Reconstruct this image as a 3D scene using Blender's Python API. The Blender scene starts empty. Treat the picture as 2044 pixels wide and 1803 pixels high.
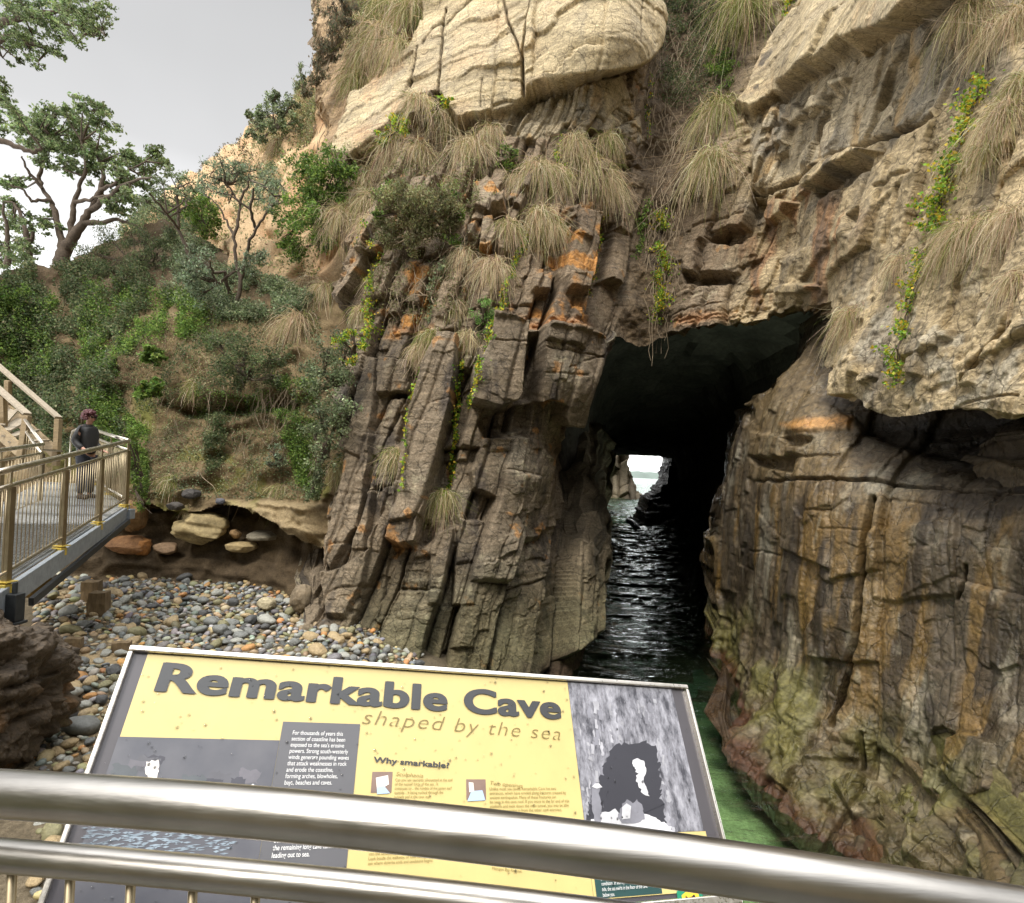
import bpy, bmesh, math, random
import numpy as np
from mathutils import Vector, Matrix
random.seed(7)
RNG = np.random.default_rng(11)
SC = bpy.context.scene
COL = SC.collection

# ------------------------------------------------------------------ camera
CAM_Z = 4.2                      # eye height above the water (water surface is z = 0)
ROLL = math.radians(3.0)
FOC, CX, CY = 1115.0, 1022.0, 939.0     # focal length / principal point in 2044-px survey units
cam = bpy.data.cameras.new("camera")
camo = bpy.data.objects.new("camera", cam); COL.objects.link(camo)
cam.sensor_fit = 'HORIZONTAL'; cam.sensor_width = 36.0
cam.lens = 36.0 * FOC / 2044.0
cam.shift_y = 37.5 / 2044.0
cam.clip_start = 0.05; cam.clip_end = 20000.0
cr, sr = math.cos(ROLL), math.sin(ROLL)
RV = np.array([cr, 0, sr]); UV = np.array([-sr, 0, cr]); DV = np.array([0, 1.0, 0])
EYE = np.array([0, 0, CAM_Z])
camo.matrix_world = Matrix(((RV[0], UV[0], -DV[0], 0), (RV[1], UV[1], -DV[1], 0), (RV[2], UV[2], -DV[2], CAM_Z), (0, 0, 0, 1)))
SC.camera = camo

# ------------------------------------------------------------------ world: overcast sky + one soft sun
SUN_EL, SUN_AZ = math.radians(52), math.radians(-152)     # azimuth from +Y towards +X: behind and to the left of the camera
w = bpy.data.worlds.new("World"); SC.world = w; w.use_nodes = True
nt = w.node_tree; nt.nodes.clear(); N = nt.nodes.new; LK = nt.links.new
out = N('ShaderNodeOutputWorld'); bg = N('ShaderNodeBackground'); bg.inputs['Strength'].default_value = 0.1
sky = N('ShaderNodeTexSky'); sky.sky_type = 'NISHITA'; sky.sun_disc = False
sky.sun_elevation = SUN_EL; sky.sun_rotation = SUN_AZ
hs = N('ShaderNodeHueSaturation'); hs.inputs['Saturation'].default_value = 0.25
LK(sky.outputs[0], hs.inputs['Color'])
tc = N('ShaderNodeTexCoord'); sep = N('ShaderNodeSeparateXYZ'); LK(tc.outputs['Generated'], sep.inputs[0])
ramp = N('ShaderNodeValToRGB')          # overcast deck: bright at the horizon, grey in the middle, thin and bright overhead
e = ramp.color_ramp.elements
stops = [(0.0, .60), (0.07, .46), (0.16, .30), (0.28, .20), (0.42, .112), (0.62, .094), (0.74, .40), (1.0, .90)]
e[0].position, e[1].position = stops[0][0], stops[-1][0]
for (p, v), k in ((stops[0], 0), (stops[-1], 1)): e[k].color = (v, v, v * 1.0, 1)
for p, v in stops[1:-1]:
    q = e.new(p); q.color = (v, v, v * 1.005, 1)
LK(sep.outputs['Z'], ramp.inputs[0])
cn = N('ShaderNodeTexNoise'); cn.inputs['Scale'].default_value = 1.6; cn.inputs['Detail'].default_value = 4
LK(tc.outputs['Generated'], cn.inputs['Vector'])
mr = N('ShaderNodeMapRange'); mr.inputs[1].default_value = .3; mr.inputs[2].default_value = .7; mr.inputs[3].default_value = .88; mr.inputs[4].default_value = 1.12
LK(cn.outputs[0], mr.inputs[0])
gain = N('ShaderNodeVectorMath'); gain.operation = 'SCALE'; LK(ramp.outputs[0], gain.inputs[0])
m2 = N('ShaderNodeMath'); m2.operation = 'MULTIPLY'; m2.inputs[1].default_value = 34.0; LK(mr.outputs[0], m2.inputs[0]); LK(m2.outputs[0], gain.inputs['Scale'])
mix = N('ShaderNodeMix'); mix.data_type = 'RGBA'; mix.inputs[0].default_value = 0.93
LK(hs.outputs[0], mix.inputs[6]); LK(gain.outputs[0], mix.inputs[7])
LK(mix.outputs[2], bg.inputs['Color']); LK(bg.outputs[0], out.inputs[0])

sun = bpy.data.lights.new("sun", 'SUN'); suno = bpy.data.objects.new("sun", sun); COL.objects.link(suno)
sun.energy = 1.5; sun.angle = math.radians(14); sun.color = (1.0, .94, .84)
sd = Vector((math.sin(SUN_AZ) * math.cos(SUN_EL), math.cos(SUN_AZ) * math.cos(SUN_EL), math.sin(SUN_EL)))
suno.rotation_euler = sd.to_track_quat('Z', 'Y').to_euler(); suno.location = (0, 0, 60)

SC.view_settings.view_transform = 'Standard'; SC.view_settings.look = 'None'
SC.view_settings.gamma = 1.0; SC.view_settings.exposure = 1.0
SC.render.engine = 'CYCLES'
SC.cycles.use_denoising = True
SC.cycles.denoiser = 'OPENIMAGEDENOISE'
SC.cycles.max_bounces = 8; SC.cycles.diffuse_bounces = 4; SC.cycles.transparent_max_bounces = 24
SC.cycles.sample_clamp_indirect = 6.0
SC.cycles.caustics_reflective = False; SC.cycles.caustics_refractive = False

# ------------------------------------------------------------------ helpers: survey pixel -> world, noise, mesh building
def ray(x, y):
    u = (np.asarray(x, float) - CX) / FOC; v = (CY - np.asarray(y, float)) / FOC
    return DV + u[..., None] * RV + v[..., None] * UV
def P(x, y, Y):                          # point at distance Y along the view axis
    r = EYE + np.asarray(Y, float)[..., None] * ray(x, y)
    return r
def PZ(x, y, z):                         # point on the horizontal plane z
    r = ray(x, y); t = (z - CAM_Z) / r[..., 2]
    return EYE + t[..., None] * r
def proj(p):
    q = np.asarray(p, float) - EYE; d = q[..., 1]
    return CX + FOC * (q @ RV) / d, CY - FOC * (q @ UV) / d

def _h(ix, iy, iz, seed):
    h = ix * np.uint32(374761393) + iy * np.uint32(668265263) + iz * np.uint32(2246822519) + np.uint32((seed * 3266489917 + 97) & 0xffffffff)
    h = (h ^ (h >> np.uint32(13))) * np.uint32(1274126177)
    h = (h ^ (h >> np.uint32(15))) * np.uint32(2246822519)
    return ((h ^ (h >> np.uint32(16))) & np.uint32(0xffffff)).astype(np.float32) / np.float32(0xffffff)
def noise(p, sc=1.0, seed=0):            # value noise in [-1, 1]
    q = np.asarray(p, np.float32) * np.asarray(sc, np.float32)
    f = np.floor(q); r = q - f; r = r * r * (3 - 2 * r)
    i = f.astype(np.int32).astype(np.uint32); one = np.uint32(1)
    x0, y0, z0 = i[..., 0], i[..., 1], i[..., 2]; x1, y1, z1 = x0 + one, y0 + one, z0 + one
    rx, ry, rz = r[..., 0], r[..., 1], r[..., 2]
    a = _h(x0, y0, z0, seed) * (1 - rx) + _h(x1, y0, z0, seed) * rx
    b = _h(x0, y1, z0, seed) * (1 - rx) + _h(x1, y1, z0, seed) * rx
    c = _h(x0, y0, z1, seed) * (1 - rx) + _h(x1, y0, z1, seed) * rx
    d = _h(x0, y1, z1, seed) * (1 - rx) + _h(x1, y1, z1, seed) * rx
    return ((a * (1 - ry) + b * ry) * (1 - rz) + (c * (1 - ry) + d * ry) * rz) * 2 - 1
def fbm(p, sc=1.0, seed=0, octv=4, gain=.5):
    t = 0; a = 1.0; s = np.asarray(sc, np.float32); n = 0
    for k in range(octv):
        t = t + a * noise(p, s, seed + k * 17); n += a; a *= gain; s = s * 2.03
    return t / n
def ss(a, b, x):
    t = np.clip((x - a) / (b - a), 0, 1); return t * t * (3 - 2 * t)
def lerp(a, b, t):
    a = np.asarray(a, float); b = np.asarray(b, float)
    t = np.asarray(t)[..., None] if np.ndim(t) and a.ndim >= 1 and b.ndim >= 1 else t
    return a + (b - a) * t
def inside(x, y, poly):
    p = np.asarray(poly, float); r = np.zeros(x.shape, bool)
    for (x1, y1), (x2, y2) in zip(p, np.roll(p, -1, 0)):
        if y1 == y2: continue
        c = ((y1 > y) != (y2 > y)) & (x < (x2 - x1) * (y - y1) / (y2 - y1) + x1); r ^= c
    return r
def sdist(x, y, poly):                   # signed distance to a polygon, positive inside
    p = np.asarray(poly, float); d = np.full(x.shape, 1e9)
    for (x1, y1), (x2, y2) in zip(p, np.roll(p, -1, 0)):
        ex, ey = x2 - x1, y2 - y1; L = ex * ex + ey * ey + 1e-9
        t = np.clip(((x - x1) * ex + (y - y1) * ey) / L, 0, 1)
        d = np.minimum(d, np.hypot(x - x1 - t * ex, y - y1 - t * ey))
    return np.where(inside(x, y, p), d, -d)
def soft(x, y, poly, s):                 # soft polygon mask
    p = np.asarray(poly, float); m = np.zeros(x.shape)
    k = (x > p[:, 0].min() - s) & (x < p[:, 0].max() + s) & (y > p[:, 1].min() - s) & (y < p[:, 1].max() + s)
    if k.any(): m[k] = ss(-s, s, sdist(x[k], y[k], p))
    return m
def polyline_d(x, y, pts):
    d = np.full(x.shape, 1e9)
    for (x1, y1), (x2, y2) in zip(pts[:-1], pts[1:]):
        ex, ey = x2 - x1, y2 - y1; L = ex * ex + ey * ey + 1e-9
        t = np.clip(((x - x1) * ex + (y - y1) * ey) / L, 0, 1)
        d = np.minimum(d, np.hypot(x - x1 - t * ex, y - y1 - t * ey))
    return d
def tps(ctrl):
    c = np.asarray(ctrl, float); xy = c[:, :2] / 500.0; v = np.log(c[:, 2]); n = len(c)
    def k(r2): return .5 * r2 * np.log(r2 + 1e-9)
    d2 = ((xy[:, None] - xy[None]) ** 2).sum(-1)
    A = np.zeros((n + 3, n + 3)); A[:n, :n] = k(d2) + np.eye(n) * 2e-3
    A[:n, n] = 1; A[:n, n + 1:] = xy; A[n, :n] = 1; A[n + 1:, :n] = xy.T
    s = np.linalg.solve(A, np.concatenate([v, [0, 0, 0]]))
    def f(x, y):
        q = np.stack([x, y], -1) / 500.0
        r = s[n] + q @ s[n + 1:]
        for i in range(n): r = r + s[i] * k(((q - xy[i]) ** 2).sum(-1))
        return np.exp(r)
    return f

def mesh_np(name, V, F, mat, parent=None, smooth=False, col=None, quad=True):
    """one mesh object from numpy arrays; F is (n,3) or (n,4); col is per-vertex rgb"""
    V = np.ascontiguousarray(V, np.float32); F = np.ascontiguousarray(F, np.int32)
    me = bpy.data.meshes.new(name); n, k = F.shape
    me.vertices.add(len(V)); me.vertices.foreach_set('co', V.ravel())
    me.loops.add(n * k); me.loops.foreach_set('vertex_index', F.ravel())
    me.polygons.add(n); me.polygons.foreach_set('loop_start', np.arange(0, n * k, k, dtype=np.int32))
    me.polygons.foreach_set('use_smooth', np.full(n, smooth, bool))
    if col is not None:
        a = me.color_attributes.new('Col', 'FLOAT_COLOR', 'POINT')
        c = np.ones((len(V), 4), np.float32); c[:, :col.shape[1]] = col; a.data.foreach_set('color', c.ravel())
    me.update(calc_edges=True)
    if mat is not None: me.materials.append(mat)
    o = bpy.data.objects.new(name, me); COL.objects.link(o)
    if parent is not None: o.parent = parent
    return o
def tag(o, label, cat=None, group=None, kind=None):
    if label: o['label'] = label
    if cat: o['category'] = cat
    if group: o['group'] = group
    if kind: o['kind'] = kind
    return o
def empty(name, loc=(0, 0, 0), rz=0.0):
    o = bpy.data.objects.new(name, None); COL.objects.link(o); o.location = loc; o.rotation_euler = (0, 0, rz); o.empty_display_size = .2
    return o

class MB:
    """collects boxes, tubes and polygons into ONE mesh"""
    def __init__(s): s.v = []; s.f = []
    def add(s, v, f):
        b = len(s.v); s.v += [tuple(map(float, q)) for q in v]; s.f += [tuple(b + i for i in q) for q in f]; return s
    def box(s, c, size, R=None):
        hx, hy, hz = [q / 2 for q in size]; v = []
        for dz in (-hz, hz):
            for dx, dy in ((-hx, -hy), (hx, -hy), (hx, hy), (-hx, hy)):
                p = Vector((dx, dy, dz)); p = R @ p if R is not None else p; v.append(Vector(c) + p)
        return s.add(v, [(3, 2, 1, 0), (4, 5, 6, 7), (0, 1, 5, 4), (1, 2, 6, 5), (2, 3, 7, 6), (3, 0, 4, 7)])
    def bar(s, a, b, w, h, up=(0, 0, 1)):          # rectangular bar from a to b
        a, b = Vector(a), Vector(b); d = (b - a).normalized(); sd_ = d.cross(Vector(up)).normalized(); u = sd_.cross(d)
        v = []
        for p in (a, b):
            for i, j in ((-1, -1), (1, -1), (1, 1), (-1, 1)): v.append(p + sd_ * (w / 2 * i) + u * (h / 2 * j))
        return s.add(v, [(3, 2, 1, 0), (4, 5, 6, 7), (0, 1, 5, 4), (1, 2, 6, 5), (2, 3, 7, 6), (3, 0, 4, 7)])
    def tube(s, pts, r, n=10, cap=True):
        pts = [Vector(p) for p in pts]; m = len(pts); rr = r if hasattr(r, '__len__') else [r] * m
        v = []; pu = None
        for i, p in enumerate(pts):
            d = (pts[min(i + 1, m - 1)] - pts[max(i - 1, 0)]).normalized()
            if pu is None: pu = Vector((0, 0, 1)) if abs(d.z) < .9 else Vector((0, 1, 0))
            sd_ = d.cross(pu).normalized(); u = sd_.cross(d); pu = u
            for k in range(n):
                t = 2 * math.pi * k / n; v.append(p + sd_ * (rr[i] * math.cos(t)) + u * (rr[i] * math.sin(t)))
        f = [(i * n + k, i * n + (k + 1) % n, (i + 1) * n + (k + 1) % n, (i + 1) * n + k) for i in range(m - 1) for k in range(n)]
        if cap: f += [tuple(range(n - 1, -1, -1)), tuple((m - 1) * n + k for k in range(n))]
        return s.add(v, f)
    def build(s, name, mat, parent=None, smooth=False, bevel=0.0):
        me = bpy.data.meshes.new(name); me.from_pydata(s.v, [], s.f); me.update()
        if smooth: me.polygons.foreach_set('use_smooth', [len(p.vertices) < 5 for p in me.polygons])
        if mat is not None: me.materials.append(mat)
        o = bpy.data.objects.new(name, me); COL.objects.link(o)
        if parent is not None: o.parent = parent
        if bevel:
            b = o.modifiers.new('bevel', 'BEVEL'); b.width = bevel; b.segments = 2; b.limit_method = 'ANGLE'
        return o

# ------------------------------------------------------------------ materials
def new_mat(name):
    m = bpy.data.materials.new(name); m.use_nodes = True; t = m.node_tree
    return m, t, t.nodes['Principled BSDF']
def attr_mat(name, rough=.85, fine=(18.0, .35), bump=(40.0, .03), spec=.3, cracks=None, wet=None):
    """surface colour from the mesh's own Col attribute, mottled by fine procedural grain, with bump"""
    m, t, b = new_mat(name); n, l = t.nodes.new, t.links.new
    a = n('ShaderNodeVertexColor'); a.layer_name = 'Col'
    g = n('ShaderNodeNewGeometry')
    nz = n('ShaderNodeTexNoise'); nz.inputs['Scale'].default_value = fine[0]; nz.inputs['Detail'].default_value = 8; nz.inputs['Roughness'].default_value = .7
    l(g.outputs['Position'], nz.inputs['Vector'])
    r = n('ShaderNodeMapRange'); r.inputs[1].default_value = .3; r.inputs[2].default_value = .7; r.inputs[3].default_value = 1 - fine[1]; r.inputs[4].default_value = 1 + fine[1]
    l(nz.outputs[0], r.inputs[0])
    fac = r.outputs[0]; hts = []
    if cracks:                           # hairline joints and thin bedding laminae in the stone
        wn_ = n('ShaderNodeTexNoise'); wn_.inputs['Scale'].default_value = 2.2; wn_.inputs['Detail'].default_value = 5; l(g.outputs['Position'], wn_.inputs['Vector'])
        wa = n('ShaderNodeVectorMath'); wa.operation = 'MULTIPLY_ADD'; l(wn_.outputs['Color'], wa.inputs[0]); wa.inputs[1].default_value = (.35, .35, .35); l(g.outputs['Position'], wa.inputs[2])
        for vs, wdt, stretch, dep in cracks['joints']:
            mp_ = n('ShaderNodeMapping'); mp_.inputs['Scale'].default_value = stretch; l(wa.outputs[0], mp_.inputs[0])
            vo = n('ShaderNodeTexVoronoi'); vo.feature = 'DISTANCE_TO_EDGE'; vo.inputs['Scale'].default_value = vs; l(mp_.outputs[0], vo.inputs['Vector'])
            q = n('ShaderNodeMapRange'); q.inputs[1].default_value = 0; q.inputs[2].default_value = wdt; q.inputs[3].default_value = dep; q.inputs[4].default_value = 1; l(vo.outputs['Distance'], q.inputs[0])
            mm = n('ShaderNodeMath'); mm.operation = 'MULTIPLY'; l(fac, mm.inputs[0]); l(q.outputs[0], mm.inputs[1]); fac = mm.outputs[0]; hts.append((q.outputs[0], .5))
        mp_ = n('ShaderNodeMapping'); mp_.inputs['Scale'].default_value = (1.5, 1.5, cracks['lam']); mp_.inputs['Rotation'].default_value = (0, math.radians(4), 0); l(wa.outputs[0], mp_.inputs[0])
        la = n('ShaderNodeTexNoise'); la.inputs['Scale'].default_value = 1; la.inputs['Detail'].default_value = 5; la.inputs['Roughness'].default_value = .7; l(mp_.outputs[0], la.inputs['Vector'])
        q = n('ShaderNodeMapRange'); q.inputs[1].default_value = .36; q.inputs[2].default_value = .6; q.inputs[3].default_value = 1 - cracks['lamc']; q.inputs[4].default_value = 1 + cracks['lamc'] * .5; l(la.outputs[0], q.inputs[0])
        mm = n('ShaderNodeMath'); mm.operation = 'MULTIPLY'; l(fac, mm.inputs[0]); l(q.outputs[0], mm.inputs[1]); fac = mm.outputs[0]; hts.append((la.outputs[0], .9))
    sc = n('ShaderNodeVectorMath'); sc.operation = 'SCALE'; l(a.outputs[0], sc.inputs[0]); l(fac, sc.inputs['Scale'])
    l(sc.outputs[0], b.inputs['Base Color'])
    b.inputs['Roughness'].default_value = rough; b.inputs['Specular IOR Level'].default_value = spec
    if wet:
        wn = n('ShaderNodeTexNoise'); wn.inputs['Scale'].default_value = wet[0]; wn.inputs['Detail'].default_value = 6
        mp = n('ShaderNodeMapping'); mp.inputs['Scale'].default_value = (1, 1, .25); l(g.outputs['Position'], mp.inputs[0]); l(mp.outputs[0], wn.inputs['Vector'])
        wr = n('ShaderNodeMapRange'); wr.inputs[1].default_value = .42; wr.inputs[2].default_value = .62; wr.inputs[3].default_value = wet[1]; wr.inputs[4].default_value = rough
        l(wn.outputs[0], wr.inputs[0]); l(wr.outputs[0], b.inputs['Roughness'])
    if bump:
        bn = n('ShaderNodeTexNoise'); bn.inputs['Scale'].default_value = bump[0]; bn.inputs['Detail'].default_value = 6; bn.inputs['Roughness'].default_value = .65
        l(g.outputs['Position'], bn.inputs['Vector'])
        bp = n('ShaderNodeBump'); bp.inputs['Distance'].default_value = bump[1]; bp.inputs['Strength'].default_value = .8
        h = bn.outputs[0]
        for q_, k_ in hts: ad = n('ShaderNodeMath'); ad.operation = 'MULTIPLY_ADD'; l(q_, ad.inputs[0]); ad.inputs[1].default_value = k_; l(h, ad.inputs[2]); h = ad.outputs[0]
        l(h, bp.inputs['Height']); l(bp.outputs[0], b.inputs['Normal'])
    return m
def flat_mat(name, c, rough=.6, metal=0.0, spec=.5, mottle=0.0, scale=20.0, bump=0.0, stretch=(1, 1, 1)):
    m, t, b = new_mat(name); n, l = t.nodes.new, t.links.new
    b.inputs['Base Color'].default_value = (*c, 1); b.inputs['Roughness'].default_value = rough
    b.inputs['Metallic'].default_value = metal; b.inputs['Specular IOR Level'].default_value = spec
    if mottle or bump:
        g = n('ShaderNodeTexCoord'); mp = n('ShaderNodeMapping'); mp.inputs['Scale'].default_value = stretch; l(g.outputs['Object'], mp.inputs[0])
        nz = n('ShaderNodeTexNoise'); nz.inputs['Scale'].default_value = scale; nz.inputs['Detail'].default_value = 7; nz.inputs['Roughness'].default_value = .65; l(mp.outputs[0], nz.inputs['Vector'])
        if mottle:
            r = n('ShaderNodeMapRange'); r.inputs[1].default_value = .3; r.inputs[2].default_value = .7; r.inputs[3].default_value = 1 - mottle; r.inputs[4].default_value = 1 + mottle
            l(nz.outputs[0], r.inputs[0]); k = n('ShaderNodeVectorMath'); k.operation = 'SCALE'; k.inputs[0].default_value = c; l(r.outputs[0], k.inputs['Scale']); l(k.outputs[0], b.inputs['Base Color'])
        if bump:
            bp = n('ShaderNodeBump'); bp.inputs['Distance'].default_value = bump; l(nz.outputs[0], bp.inputs['Height']); l(bp.outputs[0], b.inputs['Normal'])
    return m
def leaf_mat(name, trans=.25, rough=.55):
    """leaves: colour from Col, light passes through the blade"""
    m, t, b = new_mat(name); n, l = t.nodes.new, t.links.new
    a = n('ShaderNodeVertexColor'); a.layer_name = 'Col'
    l(a.outputs[0], b.inputs['Base Color']); b.inputs['Roughness'].default_value = rough; b.inputs['Specular IOR Level'].default_value = .25
    tr = n('ShaderNodeBsdfTranslucent'); l(a.outputs[0], tr.inputs[0])
    mx = n('ShaderNodeMixShader'); mx.inputs[0].default_value = trans
    l(b.outputs[0], mx.inputs[1]); l(tr.outputs[0], mx.inputs[2]); l(mx.outputs[0], t.nodes['Material Output'].inputs[0])
    return m
# ------------------------------------------------------------------ rock sheets
def q2(*p): return [(638.7 + .33953 * x, .33953 * y) for x, y in p]
def q5(*p): return [(638.7 + .33953 * x, 585.5 + .33953 * y) for x, y in p]
def q3(*p): return [(1330.7 + .34895 * x, .34895 * y) for x, y in p]
def q6(*p): return [(1330.7 + .34895 * x, 585.5 + .34895 * y) for x, y in p]
def q1(*p): return [(.33953 * x, .33953 * y) for x, y in p]
def q4(*p): return [(.33953 * x, 585.5 + .33953 * y) for x, y in p]
SHEETS = {}

def cols(s, t, w, amp, seg, seed, segamp=.7, tilt=.12, crack=.04, cw=.022, bev=.03, bias=-.04):
    """jointed rock: columns across s broken into blocks along t; returns relief and a random value per block"""
    r = np.random.default_rng(seed); s0, s1, t0 = s.min(), s.max(), t.min()
    n = int((s1 - s0) / (w * .95)) + 8
    b = np.cumsum(w * (.5 + .9 * r.random(n))) + s0 - 2 * w
    i = np.clip(np.searchsorted(b, s) - 1, 0, n - 2); L, R = b[i], b[i + 1]; cs = (L + R) / 2
    off = r.random(n) * 40; skew = r.normal(0, .22, n)
    tt = t - t0 + off[i] + skew[i] * (s - cs)
    m = int((tt.max() + 2) / (seg * .9)) + 8; tb = np.cumsum(seg * (.35 + 1.2 * r.random(m)))
    tb = np.concatenate([[-9.], tb, [1e6]])
    k = np.clip(np.searchsorted(tb, tt) - 1, 0, len(tb) - 2); a, c = tb[k], tb[k + 1]
    h = (i * 131 + k * 17) % 997
    A = r.normal(0, 1, n); B = r.normal(0, 1, 997); T1 = r.normal(0, tilt, 997); T2 = r.normal(bias, tilt, 997); C = r.random(997)
    ct = (a + np.minimum(c, a + 3 * seg)) / 2
    d = amp * (A[i] * .7 + B[h] * segamp) + np.clip(T1[h] * (s - cs), -w / 3, w / 3) + np.clip(T2[h] * (tt - ct), -seg / 5, seg / 5) * .6
    ds = np.minimum(s - L, R - s); dt = np.minimum(tt - a, c - tt)
    d = d - crack * np.exp(-(ds / cw) ** 2) - crack * .6 * np.exp(-(dt / (cw * .8)) ** 2)
    d = d - bev * (np.exp(-ds / (cw * 1.6)) + .5 * np.exp(-dt / (cw * 1.6)))
    return d, C[h]

def sheet(name, ctrl, poly, step, relief, mat, label=None, cat=None, kind='structure', skirt=(.25, 1, 0), depth=5.0, rows=4, edge=4.0, jag=.0, yfac=None, smooth=False, face=.45, blur=2, soften=None):
    """a rock face: depth interpolated between surveyed points, cut to an outline, displaced along its normal, with its broken edge running back into the hill"""
    p = np.asarray(poly, float); x0, y0 = p.min(0) - 4; x1, y1 = p.max(0) + 4
    xs = np.arange(x0, x1 + step, step); ys = np.arange(y0, y1 + step, step)
    f = tps(ctrl); K = max(1, int(10 / step))
    cx, cy = np.arange(x0, x1 + step * (K + 1), step * K), np.arange(y0, y1 + step * (K + 1), step * K)
    GX, GY = np.meshgrid(cx, cy); G = f(GX, GY)
    if yfac is not None: G = G * yfac(GX, GY)
    X, Y = np.meshgrid(xs, ys)
    fi = np.clip((X - x0) / (step * K), 0, len(cx) - 1.001); fj = np.clip((Y - y0) / (step * K), 0, len(cy) - 1.001)
    i, j = fi.astype(int), fj.astype(int); a, b = fi - i, fj - j
    D = (G[j, i] * (1 - a) + G[j, i + 1] * a) * (1 - b) + (G[j + 1, i] * (1 - a) + G[j + 1, i + 1] * a) * b
    W = P(X, Y, D)
    gx = np.gradient(W, axis=1); gy = np.gradient(W, axis=0); nn = np.cross(gx, gy); nn /= np.linalg.norm(nn, axis=-1, keepdims=True) + 1e-12
    s = np.sign((nn * (EYE - W)).sum(-1, keepdims=True)); nn = nn * np.where(s == 0, 1, s)
    for _ in range(3):                   # smooth the normals so relief pushes out evenly
        nn = (nn + np.roll(nn, 12, 0) + np.roll(nn, -12, 0) + np.roll(nn, 12, 1) + np.roll(nn, -12, 1)); nn /= np.linalg.norm(nn, axis=-1, keepdims=True)
    te = EYE - W; te /= np.linalg.norm(te, axis=-1, keepdims=True); n0 = nn; nn = nn * (1 - face) + te * face; nn /= np.linalg.norm(nn, axis=-1, keepdims=True)
    X2, Y2 = X.ravel(), Y.ravel(); W = W.reshape(-1, 3); nn = nn.reshape(-1, 3)
    jx = edge * noise(W, 1.6, 3) + .6 * edge * noise(W, 6.0, 5); jy = edge * noise(W, 1.6, 8) + .6 * edge * noise(W, 6.0, 9)
    keep = inside(X2 + jx, Y2 + jy, p)
    idx = np.flatnonzero(keep); d, col = relief(X2[idx], Y2[idx], W[idx], nn[idx])
    g2 = np.zeros(len(keep)); g2[idx] = d; wt = keep.astype(float).reshape(len(ys), len(xs)); g2 = g2.reshape(len(ys), len(xs))
    def bl(q):                           # soften single-cell steps
        for ax in (0, 1): q = .25 * np.roll(q, 1, ax) + .5 * q + .25 * np.roll(q, -1, ax)
        return q
    for _ in range(blur): n_ = bl(g2 * wt); w_ = bl(wt); g2 = np.where(wt > 0, n_ / np.maximum(w_, 1e-6), 0)
    if soften: n_ = g2
    if soften:
        for _ in range(2): n_ = bl(n_ * wt) / np.maximum(bl(wt), 1e-6)
        k_ = ss(soften[0], soften[1], X); g2 = g2 * (1 - k_) + n_ * k_
    d = g2.ravel()[idx]
    V = W[idx] + nn[idx] * d[:, None]
    full = np.full((len(ys) * len(xs), 3), np.nan); full[idx] = V
    SHEETS[name] = (x0, y0, step, full.reshape(len(ys), len(xs), 3), nn.reshape(len(ys), len(xs), 3))
    m = np.full(len(keep), -1); m[idx] = np.arange(len(idx)); m = m.reshape(len(ys), len(xs))
    A, B, C, Dd = m[:-1, :-1], m[:-1, 1:], m[1:, 1:], m[1:, :-1]
    ok = (A >= 0) & (B >= 0) & (C >= 0) & (Dd >= 0); F = np.stack([A[ok], Dd[ok], C[ok], B[ok]], -1)
    if skirt is not None:                # boundary edges run backwards into the hill
        E = np.concatenate([F[:, [k, (k + 1) % 4]] for k in range(4)]); key = np.sort(E, 1); kk = key[:, 0].astype(np.int64) * len(V) + key[:, 1]
        u, first, cnt = np.unique(kk, return_index=True, return_counts=True); be = E[first[cnt == 1]]
        bv = np.unique(be); loc = np.full(len(V), -1); loc[bv] = np.arange(len(bv))
        sk = np.array(skirt, float) if not isinstance(skirt, (int, float)) else None
        VV = [V]; CC = [col]; FF = [F]; prev = None; base = V[bv]
        if sk is None:                   # straight into the hill, rising
            sk = np.stack([(base[:, 0]) / base[:, 1], np.ones(len(base)), np.full(len(base), float(skirt))], -1)
        sk = sk / np.linalg.norm(sk, axis=-1, keepdims=True)
        for r in range(1, rows + 1):
            t = (r / rows) ** 1.6 * depth; q = base + sk * t
            am = .26 * min(1, t * 1.5); q = q + am * np.stack([noise(q, .9, 40 + c) + .5 * noise(q, 2.7, 50 + c) + .25 * noise(q, 7, 60 + c) for c in range(3)], -1)
            off = sum(map(len, VV)); VV.append(q); CC.append(col[bv])
            a0 = be if prev is None else loc[be] + prev
            b0 = loc[be] + off
            FF.append(np.stack([a0[:, 1], a0[:, 0], b0[:, 0], b0[:, 1]], -1)); prev = off
        V = np.concatenate(VV); col = np.concatenate(CC); F = np.concatenate(FF)
    o = mesh_np(name, V, F, mat, smooth=smooth, col=np.clip(col, .004, .9))
    tag(o, label, cat, kind=kind)
    return o
def at(name, x, y):                      # point and outward normal of a rock face at a survey position
    x0, y0, st, V, n = SHEETS[name]; j, i = int(round((y - y0) / st)), int(round((x - x0) / st))
    j = min(max(j, 0), V.shape[0] - 1); i = min(max(i, 0), V.shape[1] - 1)
    if np.isnan(V[j, i, 0]):
        R = 40; a, b, c, d = max(j - R, 0), j + R, max(i - R, 0), i + R
        sub = V[a:b, c:d, 0]; ok = np.argwhere(~np.isnan(sub))
        if len(ok) == 0: raise ValueError(f'nothing of {name} at {x},{y}')
        k = ok[np.argmin(((ok - [j - a, i - c]) ** 2).sum(1))]; j, i = k[0] + a, k[1] + c
    return V[j, i], n[j, i]

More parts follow.
